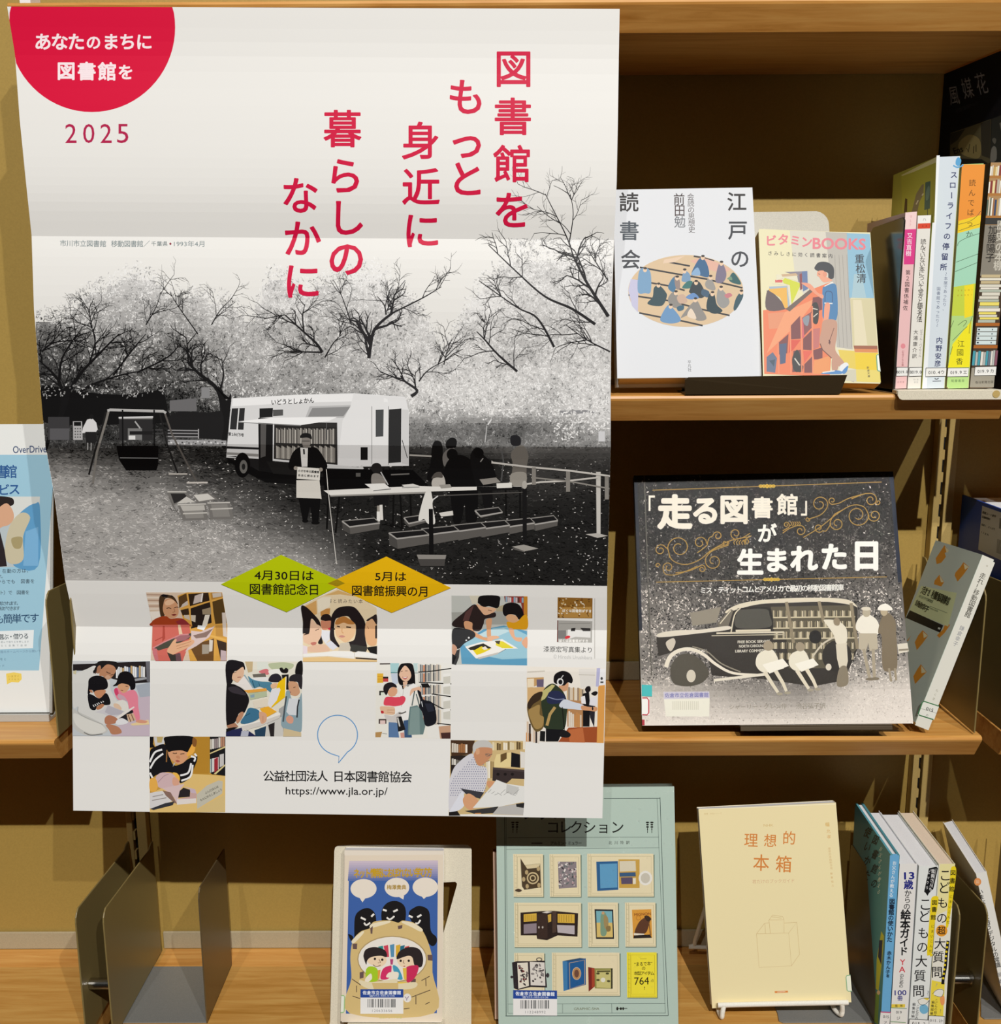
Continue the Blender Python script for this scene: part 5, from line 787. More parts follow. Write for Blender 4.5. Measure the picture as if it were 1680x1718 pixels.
for p in ('360,890 400,900 385,950 355,975', '385,895 405,940 385,970', '395,890 412,950', '560,820 575,860 565,900', '590,830 605,900', '615,830 630,890', '800,885 860,880', '800,910 855,905', '810,930 860,915'): A.L('191719', 15, p)
for p in ('300,752 345,775', '395,745 420,720', '500,682 535,692', '595,700 635,682', '735,735 770,752', '812,750 850,728'): A.L('f2efe8', 17, p)
for p in ('330,800 350,822 385,800', '535,752 565,770 605,740', '795,805 820,805 840,775'): A.L('f2efe8', 15, p, 1)
A.S('d9bd80', '205,1110 230,960 300,880 380,850 420,790 560,780 640,800 680,780 780,800 850,860 900,950 945,1100 950,1250 960,1622 200,1622 215,1300'); A.S('efe3c4', '385,850 400,810 550,782 560,800 430,840'); A.S('efe3c4', '220,960 310,880 325,895 240,985'); A.S('efe3c4', '675,800 690,785 790,810 860,860 840,880 760,840'); A.E('efe9e0', 585, 1130, 310, 205, 0, 48); A.O('b59c6c', 10, 585, 1130, 312, 207)
for p in ('225,990 268,988 265,1040 228,1038', '385,850 410,830 405,900 390,900', '905,1090 950,1090 950,1145 908,1140', '290,1250 328,1240 325,1300 290,1308', '755,1300 800,1310 795,1370 755,1350', '635,830 678,820 675,850 640,860'): A.P('6b5552', p)
for x, c in ((480, '2f8f8c'), (528, 'd2455c'), (585, '5a94b8'), (640, 'e0b23a'), (680, '2a6f88'), (722, 'cf4a4c')): A.P(c, [(x-22, 1000+abs(x-600)*.15), (x+20, 990+abs(x-600)*.15), (x+(600-x)*.2+14, 1110), (x+(600-x)*.2-14, 1112)])
A.P('b84a7c', '565,1130 595,1130 590,1180 570,1180'); A.S('f2d8b8', '350,1110 420,1085 520,1110 530,1160 480,1200 420,1190 365,1160'); A.S('2d2526', '325,1090 350,1040 430,1020 520,1050 535,1110 480,1100 400,1110 360,1140 350,1180 330,1130'); A.S('f2d8b8', '630,1130 680,1105 770,1100 790,1170 730,1205 670,1200 640,1170'); A.S('2d2526', '625,1130 650,1060 740,1020 830,1040 865,1120 850,1200 790,1190 770,1120 740,1100 690,1110')
for x, y in ((428, 1128), (495, 1135), (662, 1145), (735, 1145)): A.E('1d1718', x, y, 11)
A.L('7a5a48', 6, '410,1180 440,1198 480,1185', 1); A.L('7a5a48', 6, '465,1130 480,1160 455,1165'); A.L('7a5a48', 6, '690,1140 685,1165 697,1168'); A.E('b8575a', 695, 1195, 9, 5)
A.S('a9cf2a', '350,1220 390,1195 450,1220 455,1320 370,1335 345,1290'); A.S('d8346a', '480,1310 500,1220 560,1190 580,1200 560,1300'); A.S('4aa0c0', '590,1190 640,1210 680,1310 620,1300'); A.S('cf2f5c', '710,1210 800,1185 825,1210 790,1300 720,1340'); A.P('f0cf3c', '640,1340 750,1345 690,1370 640,1372'); A.P('e8c04c', '680,1210 715,1210 715,1320 690,1310'); A.P('eaa24a', '455,1230 480,1225 470,1310 455,1310'); A.S('f4ead8', '340,1310 390,1260 400,1310 350,1345'); A.S('f4ead8', '530,1290 560,1250 640,1250 630,1310 570,1300')
A.S('e9dcb8', '290,1320 400,1340 620,1310 640,1350 800,1340 790,1390 640,1410 420,1410 310,1370'); A.P('d9bd80', '400,1345 640,1345 640,1405 420,1405')
for p in ('220,1310 300,1365', '262,1370 262,1430', '225,1465 300,1490', '850,1325 925,1285', '890,1310 892,1375', '760,1475 930,1410', '800,1465 800,1540', '885,1540 925,1520', '690,1582 742,1575'): A.L('5a4a3c', 7, p)
A.E('ece8e4', 722, 1482, 36, 40); A.L('8a7a9c', 7, '700,1470 718,1490 735,1468'); A.L('8a7a9c', 7, '718,1490 716,1505'); A.V('岩波ジュニア新書', 480, 1658, 662, 1656, 26, 'cfc27c', .01); A.L('d8cbb6', 5, '157,190 118,1690')
def barcode(x0, y0, x1, y1, num, s, sl):
    B = Art().at(*s); B.P('eceae8', [(x0, y0), (x1, y0+sl), (x1, y1+sl), (x0, y1)]); h = y1-y0; k = x1-x0
    B.P('26489a', [(x0, y0), (x1, y0+sl), (x1, y0+h*.34+sl), (x0, y0+h*.34)]); B.V('佐倉市立佐倉図書館', x0+k*.1, y0+h*.14, x1-k*.1, y0+h*.14+sl, k*.095, 'e6ebf5', .03); B.T('☎043-485-0106', x0+k*.2, y0+h*.27, x1-k*.2, y0+h*.27+sl, h*.085, 'c6d2ea', .01)
    r = random.Random(len(num)); x = x0+k*.17
    while x < x1-k*.2: wd = r.choice((.008, .014, .022))*k; B.P('3a3c40', [(x, y0+h*.40), (x+wd, y0+h*.40), (x+wd, y0+h*.74), (x, y0+h*.74)]); x += wd+r.choice((.012, .02, .028))*k
    B.V(num, x0+k*.28, y0+h*.87, x1-k*.28, y0+h*.87, h*.15, '77787c', .0); return B
S2 = Art().at(550, 1400, .18505); S2.P('e9ecdf', '124,1460 150,1458 152,1612 118,1614'); S2.L('8fc27c', 8, '124,1460 146,1460 154,1470 150,1600 142,1612 118,1614')
GLIT = ink('sparkling_laminated_print', .5, .25, .5, .04, .0016, 800)
face_book('paperback_book', 'small blue paperback with three black shadow creatures, on a white metal book stand', (-.1708, .9238, -.7149), 12.5, .9, -1.0, .104, .1775, .011, 'L', A, FILM, cov=('e9dfd0', 'e9e4da', 'e9e4da'), pages=PAPERW, stickers=[('barcode_sticker', barcode(297, 1402, 686, 1625, '120633656', (550, 1400, .18505), 0), GLOSS), ('spine_label', S2, GLOSS)])
# pale green collection book
A = Art().at(820, 1320, .19643)
ln = lambda p, w=4, c='4c5c58': A.L(c, w, p)
ln('135,20 140,650 150,1960', 6); ln('148,120 165,1930', 3); ln('1465,90 1475,400 1500,1200 1535,1955', 5); ln('1440,100 1455,500 1510,1935', 3); ln('985,100 1465,98', 5); ln('60,100 900,98', 4); ln('165,435 1455,430', 3); ln('150,535 1460,520', 3); ln('145,1958 1535,1955', 7); ln('165,1855 1510,1850', 3); ln('165,1935 1512,1932', 3); ln('632,1855 632,1935', 3); ln('1052,1853 1054,1933', 3)
for x in (208, 243, 1358, 1395):
    for i, w in enumerate((30, 22, 24, 10)): A.E('20231f', x, 305+i*19, w/2, 7)
    A.L('20231f', 5, [(x, 350), (x, 395)])
A.V('ブック', 345, 215, 600, 210, 150, '191b18', .005, 1); A.C('コ', 550, 345, 120, '191b18', .006); A.C('レ', 655, 342, 120, '191b18', .006); A.C('ク', 750, 345, 120, '191b18', .006); A.V('ション', 862, 345, 1100, 345, 120, '191b18', .006)
A.V('アルミン・ミュラー', 542, 482, 780, 480, 34, '2a2c28', .01); A.L('2a2c28', 8, '365,482 460,482'); A.V('北川玲訳', 1040, 478, 1190, 476, 32, '3a3c36', .005)
CR = 'e6d9b4'
def plate(x0, y0, x1, y1, c=CR):
    A.P('6f7f70', [(x0+6, y0+8), (x1+10, y0+8), (x1+10, y1+8), (x0+6, y1+8)]); A.P(c, [(x0, y0), (x1, y0), (x1+4, y1), (x0+4, y1)]); d = {'e6d9b4': 'a89c74'}.get(c, 'a89420')
    A.L(d, 2.5, [(x0+28, y0+4), (x0+32, y1-4)]); A.L(d, 2.5, [(x0+12, y0+4), (x0+16, y1-4)]); A.L(d, 2.5, [(x0+36, y0+22), (x1-18, y0+22), (x1-16, y1-28), (x0+40, y1-28), (x0+36, y0+22)]); A.L(d, 2.5, [(x0+30, y1-12), (x1-6, y1-12)])
    for i in range(9): A.L(d, 2, [(x0+12, y0+20+i*(y1-y0-30)/9), (x0+30, y0+26+i*(y1-y0-30)/9)])
for q in ((210, 575, 465, 940), (520, 575, 785, 940), (842, 572, 1408, 938), (218, 990, 790, 1370), (848, 988, 1105, 1368), (1165, 988, 1425, 1366), (218, 1418, 475, 1790), (540, 1416, 1118, 1785)): plate(*q)
plate(1180, 1414, 1436, 1800, 'f0e03c')
A.P('4a3b28', '272,610 310,670 440,655 448,860 305,880 285,850'); A.P('d8c8a0', '312,672 440,656 430,690 330,700'); A.O('c9b58a', 12, 378, 780, 46); A.O('c9b58a', 10, 378, 780, 22); 
for x, y in ((325, 730), (425, 700), (330, 850), (430, 840), (300, 790)): A.E('b59f74', x, y, 14, 20)
A.S('4a3a2c', '225,885 255,870 285,885 260,900')
A.P('8a8084', '592,640 750,640 755,860 600,870')
rb2 = random.Random(8)
for i in range(70): x, y = rb2.uniform(598, 745), rb2.uniform(645, 855); A.E(rb2.choice(('d8d0cc', '3a3438', 'b89a9c', '5f6a68', 'e6e0dc')), x, y, rb2.uniform(5, 16), rb2.uniform(3, 8), rb2.uniform(0, 180), 8)
A.P('2d5f90', '920,640 1105,635 1108,880 928,890'); A.P('5f9cc4', '950,660 1098,655 1100,860 955,868'); A.P('c9a04a', '1110,620 1290,620 1290,865 1115,865'); A.P('d9d0b8', '1118,635 1255,632 1260,720 1120,725'); A.P('3a5a80', '1118,735 1255,730 1258,765 1120,768'); A.P('5a4e68', '1130,775 1230,772 1230,830 1135,832'); A.P('e3dcc8', '1232,780 1258,778 1258,830 1234,832'); A.E('e9e6de', 1340, 780, 58, 62); A.E('c9c3b4', 1340, 780, 40, 44)
A.P('2b1f1c', '272,1075 450,1062 560,1060 765,1080 760,1280 590,1270 500,1310 415,1300 410,1270 275,1270'); A.P('d9b044', '300,1090 410,1080 410,1145 300,1155'); A.P('d9b044', '590,1085 735,1090 735,1165 590,1160'); A.P('8d8088', '300,1175 410,1165 410,1250 300,1255'); A.P('b9b0b4', '585,1180 735,1185 735,1260 590,1245'); A.P('3a2a24', '412,1090 500,1080 505,1290 420,1300'); A.P('d8d0c8', '455,1075 500,1062 545,1068 500,1080'); A.P('d0a848', '505,1095 535,1085 535,1150 510,1160'); A.P('4a3830', '545,1065 580,1065 580,1240 545,1250')
for i in range(6): A.L('a8842c', 5, [(312+i*17, 1095), (312+i*17, 1145)]); A.L('a8842c', 5, [(602+i*21, 1095), (602+i*21, 1155)])
for x in (430, 462): A.E('b9b0a8', x, 1200, 7, 10)
A.P('20242a', '905,1045 1065,1048 1072,1300 918,1300'); A.P('7ab0ba', '918,1060 1055,1062 1058,1160 922,1160'); A.P('d9bd70', '922,1160 1058,1160 1062,1285 925,1285'); A.S('7d9a80', '960,1090 990,1070 1010,1110 1015,1200 1000,1270 960,1265 955,1180'); A.S('a08a5c', '985,1100 1020,1120 1020,1210 990,1200'); A.S('8a7448', '1005,1195 1040,1190 1040,1230 1010,1235'); A.E('c99f74', 978, 1078, 12, 14)
A.P('d99a3c', '1225,1050 1390,1045 1398,1290 1235,1295'); A.T('MIGNON', 1245, 1092, 1385, 1084, 22, '8a4a20', .02); A.S('5c3a28', '1250,1230 1290,1150 1350,1110 1380,1120 1370,1180 1340,1250 1260,1270'); A.S('3a2a20', '1330,1110 1360,1100 1390,1130 1360,1150'); A.P('e0d6c4', '1240,1250 1330,1255 1330,1270 1242,1268'); A.P('2a2320', '1240,1270 1380,1262 1395,1290 1238,1295'); A.L('7a5430', 9, '1370,1160 1385,1270'); A.O('b9782c', 5, 1280, 1120, 18)
A.P('2a2428', '200,1500 240,1490 340,1490 480,1485 500,1715 360,1710 250,1735 215,1720'); A.P('e3dccc', '245,1505 335,1500 345,1700 255,1725'); A.P('ded8d0', '352,1495 478,1500 485,1700 360,1695')
for i in range(26): A.E(rb2.choice(('2a2426', '6a2a2c', '77706e', '3a3436')), rb2.uniform(262, 330), rb2.uniform(1530, 1690), rb2.uniform(6, 16), rb2.uniform(5, 12), rb2.uniform(0, 90), 8); A.E(rb2.choice(('2a2426', '55504e', '8a8482')), rb2.uniform(370, 470), rb2.uniform(1520, 1680), rb2.uniform(6, 17), rb2.uniform(5, 13), rb2.uniform(0, 90), 8)
A.O('3a3438', 7, 432, 1475, 22, 14); A.E('3a3438', 505, 1610, 14, 20); A.E('3a3438', 198, 1625, 12, 12)
A.P('1f5a94', '632,1490 830,1465 832,1690 640,1745'); A.P('3f7db0', '632,1490 672,1485 675,1735 640,1745'); A.P('2d4a68', '635,1488 780,1462 828,1468 680,1492'); A.L('c9a878', 5, '690,1505 820,1480 822,1685 695,1725 690,1505'); A.E('b98a5c', 752, 1595, 34, 50); A.E('6f4a3c', 752, 1595, 20, 34); A.O('d9c09c', 4, 752, 1595, 36, 52)
A.P('7a2622', '850,1540 905,1548 908,1705 855,1750'); A.P('a8442c', '880,1548 905,1550 905,1710 882,1715'); A.P('8f8c4c', '905,1550 1058,1550 1058,1725 908,1722'); A.P('c9c07c', '920,1565 1045,1562 1045,1720 922,1715'); A.P('3a3828', '1045,1552 1060,1550 1060,1725 1046,1725'); A.P('5a5630', '925,1570 1040,1568 1040,1582 926,1584'); A.E('e3e0d0', 978, 1650, 20)
for x, y in ((935, 1595), (1015, 1595), (935, 1650), (1025, 1660)): A.E('4a4828', x, y, 15, 9)
A.T('“まるで本”', 1245, 1515, 1398, 1508, 36, '2a2410', .012); A.C('の', 1325, 1550, 34, '2a2410', .01); A.V('本型アイテム', 1258, 1592, 1400, 1592, 36, '2a2410', .012); A.T('764', 1245, 1660, 1370, 1656, 64, '2a2410', .004); A.C('点', 1398, 1656, 32, '5a5020', 0); A.T('!', 1328, 1720, 1336, 1720, 28, '5a5020', 0); A.L('8a7c20', 3, '1295,1470 1350,1468')
A.T('GRAPHIC-SHA', 730, 1897, 945, 1895, 22, '6b6a4c', 0); A.L('1f211c', 6, '1090,1895 1185,1893'); A.E('1f211c', 1100, 1895, 9, 16); A.E('1f211c', 1130, 1895, 9, 12); A.E('1f211c', 1150, 1895, 7, 14)
for q in ((90, 575, 88, 560),): pass
face_book('hardback_book', 'tall pale green hardback with a grid of book-shaped objects, half under the poster', (-.0073, .9259, -.7282), 12.7, -.9, .6, .188, .2528, .016, 'L', A, GLIT, cov=('b5c9be', 'b5c9be', 'b5c9be'), hard=True, pages=PAPERW, stickers=[('barcode_sticker', barcode(210, 1735, 585, 1950, '112248992', (820, 1320, .19643), 4), GLOSS)])
# ------------------------------------------------------------------ stands for the displayed books
def px_of(p): v = np.array(p)-CAM; d = v@cf; return 840+F*(v@cr)/d, 859-F*(v@cu)/d
def stand(label, pos, tilt, yaw, g, x0, x1, fwd, back, hgt, m_tray, m_plate, lip=0, foot=.06, zb=0):
    P, X, Z = frame(pos, tilt, yaw, g); N = np.cross(X, Z); N = N if N[1] < 0 else -N
    t = thing('book_stand', P+X*(x0+x1)/2-N*.03, label, 'book stand')
    a = MB(); O = P+X*x0-Z*.0018+N*fwd; a.slab(O, X*(x1-x0), -N*(fwd+back), Z*.0014, m_tray)
    if lip: a.slab(O-Z*lip, X*(x1-x0), -N*.0014, Z*lip, m_tray)
    a.build('tray', t, .0005)
    b = MB(); O = P+X*x0-Z*.0004-N*back; c = .014; w = x1-x0
    pr = [O, O+X*w, O+X*w+Z*(hgt-c)]+[O+X*(w-c)+Z*(hgt-c)+c*(X*math.cos(q)+Z*math.sin(q)) for q in np.linspace(.2, 1.4, 5)]+[O+X*c+Z*(hgt-c)+c*(-X*math.cos(q)+Z*math.sin(q)) for q in np.linspace(1.4, .2, 5)]+[O+Z*(hgt-c)]
    b.prism(pr, -N*.0014, m_plate); b.build('back_plate', t, .0004)
    f = MB(); q = O+X*w*.3-N*.002; f.slab((q[0], q[1], zb+.0002), (w*.4, 0, 0), (0, foot, 0), (0, 0, .0014), m_plate); f.build('foot', t)
    f = MB(); s = O+X*w*.42-N*.0016+Z*hgt*.62; e = np.array((s[0], q[1]+foot-.002, zb+.0016)); f.slab(s, X*w*.16, e-s, -N*.0014, m_plate); f.build('strut', t)
    return t
P, X, Z = frame((.1061, .9291, -.0498), 21.9, -1.9, .4); N = np.cross(X, Z); N = N if N[1] < 0 else -N
HS = min(np.linspace(.1, .25, 200), key=lambda h: abs(px_of(P+X*.205-N*.0335+Z*h)[1]-353))
TRAYM = paint('dark_bronze_tray', '4a3c28', .4, .4, .5, speck=.03)
DIMM = paint('speckled_grey_cream_steel', 'b3afa2', .5, speck=.1, scale=1500)
t = stand('cream speckled metal book stand behind the oval-painting hardback and the orange-shelf paperback', (.1061, .9291, -.0498), 21.9, -1.9, .4, .064, .214, -.03, .0335, HS, TRAYM, DIMM, foot=.05, zb=Z2)
l0, l1 = at_Y(1150, 633, .9105), at_Y(1422, 629, .9105); zz = Z2+.0004
m = MB(); v = [np.array(q) for q in ((l0[0]+.001, .9150, zz), (l1[0]-.004, .9150, zz), (l1[0], .9105, l1[2]), (l0[0]+.003, .9105, l0[2]), (l0[0], .9108, l0[2]-.002))]
m.prism(v, (0, .0013, 0), TRAYM); m.build('front_lip', t)
m = MB(); m.box(l0[0]+.002, l1[0]-.005, .9164, .962, zz, zz+.0011, TRAYM); m.build('base', t)
stand('dark metal book stand with a narrow tray under the big black picture book', (.1351, .9197, -.3865), 20.7, -1.7, .9, .094, .240, .006, .024, .19, TRAYM, TRAYM, .004, foot=.04, zb=Z3)
# white metal stand with a slanting cut-out
P, X, Z = frame((-.1708, .9238, -.7149), 12.5, .9, -1.0); N = np.cross(X, Z); N = N if N[1] < 0 else -N
fl = Flat(P-N*.0118, N); mp = lambda s: fl.map(pts(s))
t = thing('book_stand', P+X*.05-N*.03, 'cream white metal book stand with a slanting cut-out, behind the small blue paperback', 'book stand')
q = mp('554,1714 553,1718.5 791,1718.5 791.5,1500 791.5,1426 789.5,1421 785,1418 778,1417.5 700,1417.5 575,1418 567,1419 562.5,1422 561,1428 556,1640')
h = mp('744,1566 766.5,1486 767,1482 764,1479.5 744,1480.5')
b = MB(); k = [q[i] for i in range(4)]+[h[1], h[0], h[4], h[3], h[2], h[1]+Z*1e-5, q[3]+Z*1e-5]+[q[i] for i in range(4, len(q))]
b.prism(k, -N*.0014, CREAMM); b.build('back_plate', t)
b = MB(); O = P+X*.006-Z*.0030+N*.012; b.slab(O, X*.10, -N*.0236, Z*.0016, CREAMM); b.build('tray', t)
b = MB(); q = mp('600,1500 640,1500 620,1600'); b.prism([v-N*.0016 for v in q], -N*.03, CREAMM); b.build('strut', t)
b = MB(); b.slab((P[0], P[1]+.012, ZF+.0002), (.09, 0, 0), (0, .06, 0), (0, 0, .0014), CREAMM); b.build('foot', t)
# white wire stand of the cream book
P, X, Z = frame((.2217, .9525, -.7220), 14.2, -1.9, 3.5); N = np.cross(X, Z); N = N if N[1] < 0 else -N
t = thing('wire_book_stand', P+X*.07, 'white wire stand holding up the pale cream book', 'book stand')
zd = ZF+.0036
b0, b1 = Flat(P+N*.0044, N).map(pts('1220,1686 1408,1682'))
fl_, fr_ = at_Z(1211, 1706, zd), at_Z(1411, 1702, zd+.0026)
pa = [at_Y(1200, 1696, fl_[1]+.035), fl_+(-.001, .012, .0), fl_, fl_+(.0005, -.001, .006), b0+(-.003, 0, -.001), b0, b1, b1+(.003, 0, -.001), fr_+(.001, -.001, .006), fr_, fr_+(-.004, .012, 0), at_Y(1392, 1690, fr_[1]+.035)]
pa[0][2] = zd; pa[-1][2] = zd+.0026
m = MB(); m.tube(smooth(np.array(pa), 6, False), .0026, WHITEM, 12); m.build('front_hook', t)
o = -N*.0195; pb = [pa[0], P+X*.012+o+Z*.015, P+X*.012+o+Z*.12, P+X*.02+o+Z*.13, P+X*.125+o+Z*.13, P+X*.133+o+Z*.12, P+X*.133+o+Z*.015, pa[-1]]
m = MB(); m.tube(smooth(np.array(pb), 6, False), .0024, WHITEM, 12); m.build('back_frame', t)
pc = [pb[2]+Z*.002, at_Y(1172, 1560, 1.035), at_Y(1166, 1584, 1.045), at_Y(1174, 1589, 1.045), at_Y(1380, 1585, 1.045), pb[5]+Z*.002]
m = MB(); m.tube(smooth(np.array(pc), 6, False), .0022, WHITEM, 12); m.build('rear_leg', t)
# ------------------------------------------------------------------ bookends
def bookend(label, X, outline, base, zb, mp_, mb_, th=.0014, bt=.0014):
    v = [np.array((X, y, z)) for y, z in outline]; t = thing('bookend', (X, v[0][1]+.05, zb), label, 'bookend', 'steel bookends')
    m = MB(); m.prism(v, (th, 0, 0), mp_); m.build('plate', t, .0004)
    b = MB(); b.prism([(x, y, zb+.0002) for x, y in base], (0, 0, bt), mb_); b.build('base', t, .0004); return t
def yz(x, y, X): p = at_X(x, y, X); return (p[1], p[2])
f0 = at_Z(346, 1717, ZF+.0002); X0 = f0[0]; yf = f0[1]
a, c = yz(331, 1500, X0), yz(375, 1421, X0); yb = c[0]
bz = at_Z(340, 1623, ZF)
bookend('taupe steel bookend with a grey base, empty, at lower left under the poster', X0, [(yf, ZF+.0002), (yf, a[1]-.006), (yf+.002, a[1]), (yf+.006, a[1]+.004), (yb-.004, c[1]-.001), (yb, c[1]-.002), (yb+.001, ZF+.0002)],
        [(at_Z(190, 1717, ZF)[0], yf), (X0+.0014, yf), (X0+.0014, bz[1]), (at_Z(245, 1623, ZF)[0], bz[1])], ZF, TAUPE, GREY)
f0 = at_Z(1466, 1717, ZF); X0 = .3915; yf = f0[1]; a, c = yz(1477, 1493, X0), yz(1428, 1413, X0); yb = min(c[0], 1.06)
bookend('taupe steel bookend with a grey base, between the cream book and the four upright books', X0, [(yf, ZF+.0002), (yf, a[1]-.006), (yf+.002, a[1]), (yf+.006, a[1]+.004), (yb-.004, c[1]-.001), (yb, c[1]-.004), (yb, ZF+.0002)],
        [(X0+.0014, yf), (at_Z(1312, 1712, ZF)[0], yf), (at_Z(1305, 1709, ZF)[0], yf+.003), (at_Z(1300, 1690, ZF)[0], yf+.014), (at_Z(1300, 1690, ZF)[0], yf+.1), (X0+.0014, yf+.1)], ZF, TAUPE, GREY)
f0 = at_Z(1652, 1711, ZF); yf = f0[1]; xr = at_Z(1740, 1716, ZF)[0]
bookend('grey steel bookend base under the slanting white book, cut by the photo edge', xr, [(yf, ZF+.0002), (yf, ZF+.12), (yf+.1, ZF+.17), (yf+.1, ZF+.0002)],
        [(xr+.0014, yf), (f0[0], yf), (at_Z(1645, 1705, ZF)[0], yf+.004), (at_Z(1638, 1668, ZF)[0], yf+.03), (at_Z(1638, 1668, ZF)[0], yf+.1), (xr+.0014, yf+.1)], ZF, TAUPE, GREY)
MIRR = paint('smooth_grey_steel', '55524a', .16, .75, .5, speck=.02)
zl = at_Y(1520, 653, .925)[2]-.0002; X0 = at_Y(1502, 655, .922)[0]-.0022; a, c = yz(1517, 364, X0), yz(1460, 383, X0)
t = thing('bookend', (X0+.05, .95, Z2), 'silver edged steel bookend under the upright books on the second shelf', 'bookend', 'steel bookends')
m = MB(); y1_ = min(c[0], 1.03); m.prism([(X0, .922, zl-.003), (X0, .922, a[1]-.003), (X0, .925, a[1]), (X0, y1_-.008, c[1]), (X0, y1_, c[1]-.006), (X0, y1_, zl-.003)], (.0016, 0, 0), MIRR); m.build('plate', t, .0004)
xr = .4675; zt_, zb_ = at_Y(1510, 655, .9115)[2], at_Y(1510, 671, .9115)[2]
m = MB(); m.prism([(X0+.0005, .9105, zt_), (X0+.0005, .9105, zb_+.004), (X0+.0025, .9105, zb_+.001), (X0+.005, .9105, zb_), (xr, .9105, zb_), (xr, .9105, zt_)], (0, .0012, 0), CREAMM); m.build('front_lip', t, .0003)
m = MB(); m.box(X0, .4552, .9117, 1.0, Z2+.0003, zl, CREAMM); m.build('base', t)
m = MB(); c = at_Y(1672, 661, .9103); m.tube([c, c+(0, .0012, 0)], .0028, WOOD, 16); m.tube([c-(0, .0002, 0), c], .0034, UPR, 16); m.build('rivet', t)
# ------------------------------------------------------------------ upright books
def rest(O, w, t, h, z):                                             # set the lowest corner of a book on the height z
    lo = min(i*w[2]+j*t[2]+k*h[2] for i in (0, 1) for j in (0, 1) for k in (0, 1)); O = np.array(O, float); O[2] = z-lo; return O
def upright_book(name, label, TL, TR, BR, BL, Yf, depth, art, cov, pages, zb=None, back=None, dx=0., hard=False, left=None, stk=None, pm=None, group=None):
    a, b, c, d = (at_Y(*p, Yf) for p in (TL, TR, BR, BL))
    if zb is not None:
        d = a+(d-a)*((zb+.0003-a[2])/(d[2]-a[2])); c = b+(c-b)*((zb+.0003-b[2])/(c[2]-b[2]))
    O = d; h = a-d; tt = (c-d+b-a)/2*.985
    D = np.array((dx, depth, 0.))
    if back is not None:
        r_ = ray(*back); k = (Yf+depth)/r_[1]; D = CAM+r_*k-a; D[2] = 0 if zb is not None and abs(D[2]) < .03 else D[2]
    if zb is not None: O = rest(O, D, tt, h, zb+.0004)
    n = np.cross(tt, h); n = n if n[1] < 0 else -n; nl = np.cross(h, D); nl = nl if nl[0] < 0 else -nl
    arts = [(art, O, n)]+([(left, O, nl)] if left else [])
    st = [(nm, s_, O, n if nm != 'x' else nl, mt) for nm, s_, mt in (stk or [])]
    return book(name, label, 'book', O, D, tt, h, arts, pm or GLOSS, cov, pages, hard, group=group, stickers=st, inset=.0018)
def spine_tag(k, q, txt, lines, col='2a2a2a'):                     # call-number sticker
    S = Art().at(*k); S.P('efefec', q); S.L(col, 5, q, closed=True)
    for (s, x0, y0, x1, y1, e) in lines: S.V(s, x0, y0, x1, y1, e, '2f3034', .008)
    return S
ZA = (1480, 340, .19784)
NA = 'spines in the row on the second shelf'
A = Art().at(*ZA); A.P('f6d8d6', '200,85 298,75 290,225 195,228'); A.P('e0408c', '195,228 292,224 274,522 186,524')
A.V('又吉直樹', 238, 280, 226, 430, 50, 'fae6ef', .01); A.V('第２図書係補佐', 222, 592, 200, 892, 46, '3a2a2c', .004, .95); A.E('e7929a', 180, 1216, 20, 22); A.V('幻冬舎よしもと文庫', 180, 1260, 176, 1378, 20, 'b06a70', 0); A.V('マ１７', 246, 118, 240, 190, 28, 'd99aa0', 0); A.V('幻冬舎', 140, 1522, 182, 1521, 16, '9a6a6c', 0)
S_ = spine_tag(ZA, '126,1396 222,1396 218,1470 122,1472', '', [('B019.0', 134, 1436, 212, 1434, 33)], '1c1a1a')
upright_book('paperback_book', 'slim pink paperback at the left end of the upright row', (1519.6, 356.8), (1539, 354.8), (1521.5, 652), (1502.5, 652.5), .925, .100, A, ('e6c9c8', 'eec2c2', 'e6c9c8'), PAPER, zb=zl+.0002, dx=.002, stk=[('spine_label', S_, GLOSS)])
A = Art().at(*ZA); A.P('f3f1ec', '305,110 418,105 414,172 303,176'); A.P('dc4a30', '306,178 414,173 410,218 303,222'); A.V('ハ', 362, 142, 362, 142, 30, '77756e', 0); A.V('44', 346, 198, 376, 197, 24, '7c2a20', 0)
A.V('読んでいない本について堂々と語る方法', 352, 330, 318, 990, 50, '37302c', .004); A.V('ピエール・バイヤール', 336, 1086, 322, 1300, 25, '57504a', 0); A.V('大浦康介訳', 288, 1098, 276, 1300, 42, '37302c', .004); A.V('ちくま', 274, 1500, 304, 1500, 18, '999', 0); A.V('学芸', 280, 1524, 300, 1524, 16, '999', 0)
S_ = spine_tag(ZA, '232,1398 340,1396 336,1470 228,1474', '', [('B019.0', 246, 1436, 328, 1435, 36)], '1c1a1a')
upright_book('paperback_book', 'slim white paperback with a red band, between the pink and pale blue spines', (1540.3, 361.8), (1562.7, 360.8), (1545.7, 652), (1523, 652.5), .925, .100, A, ('e9e6de', 'eae7df', 'e9e6de'), PAPER, zb=zl+.0002, dx=.002, stk=[('spine_label', S_, GLOSS)])
A = Art().at(*ZA); A.P('f0f4f8', [(465, -400), (492, -402), (380, 1575), (342, 1576)])
A.S('5fa8d8', '625,-340 632,-370 650,-385 672,-365 668,-330 650,-310 630,-320'); A.L('5fa8d8', 12, '606,-315 640,-300 680,-312 690,-325', 1)
A.V('スローライフの停留所', 611, -236, 524, 545, 62, '2c3566', .018); A.V('～本屋であったり、', 545, 606, 530, 900, 34, '5d6684', 0); A.V('図書館であったり～', 482, 730, 470, 1040, 34, '5d6684', 0)
for ch, x, y in (('内', 488, 1168), ('野', 484, 1234), ('安', 478, 1302), ('彦', 474, 1364)): A.C(ch, x, y, 58, '2c3566', .012)
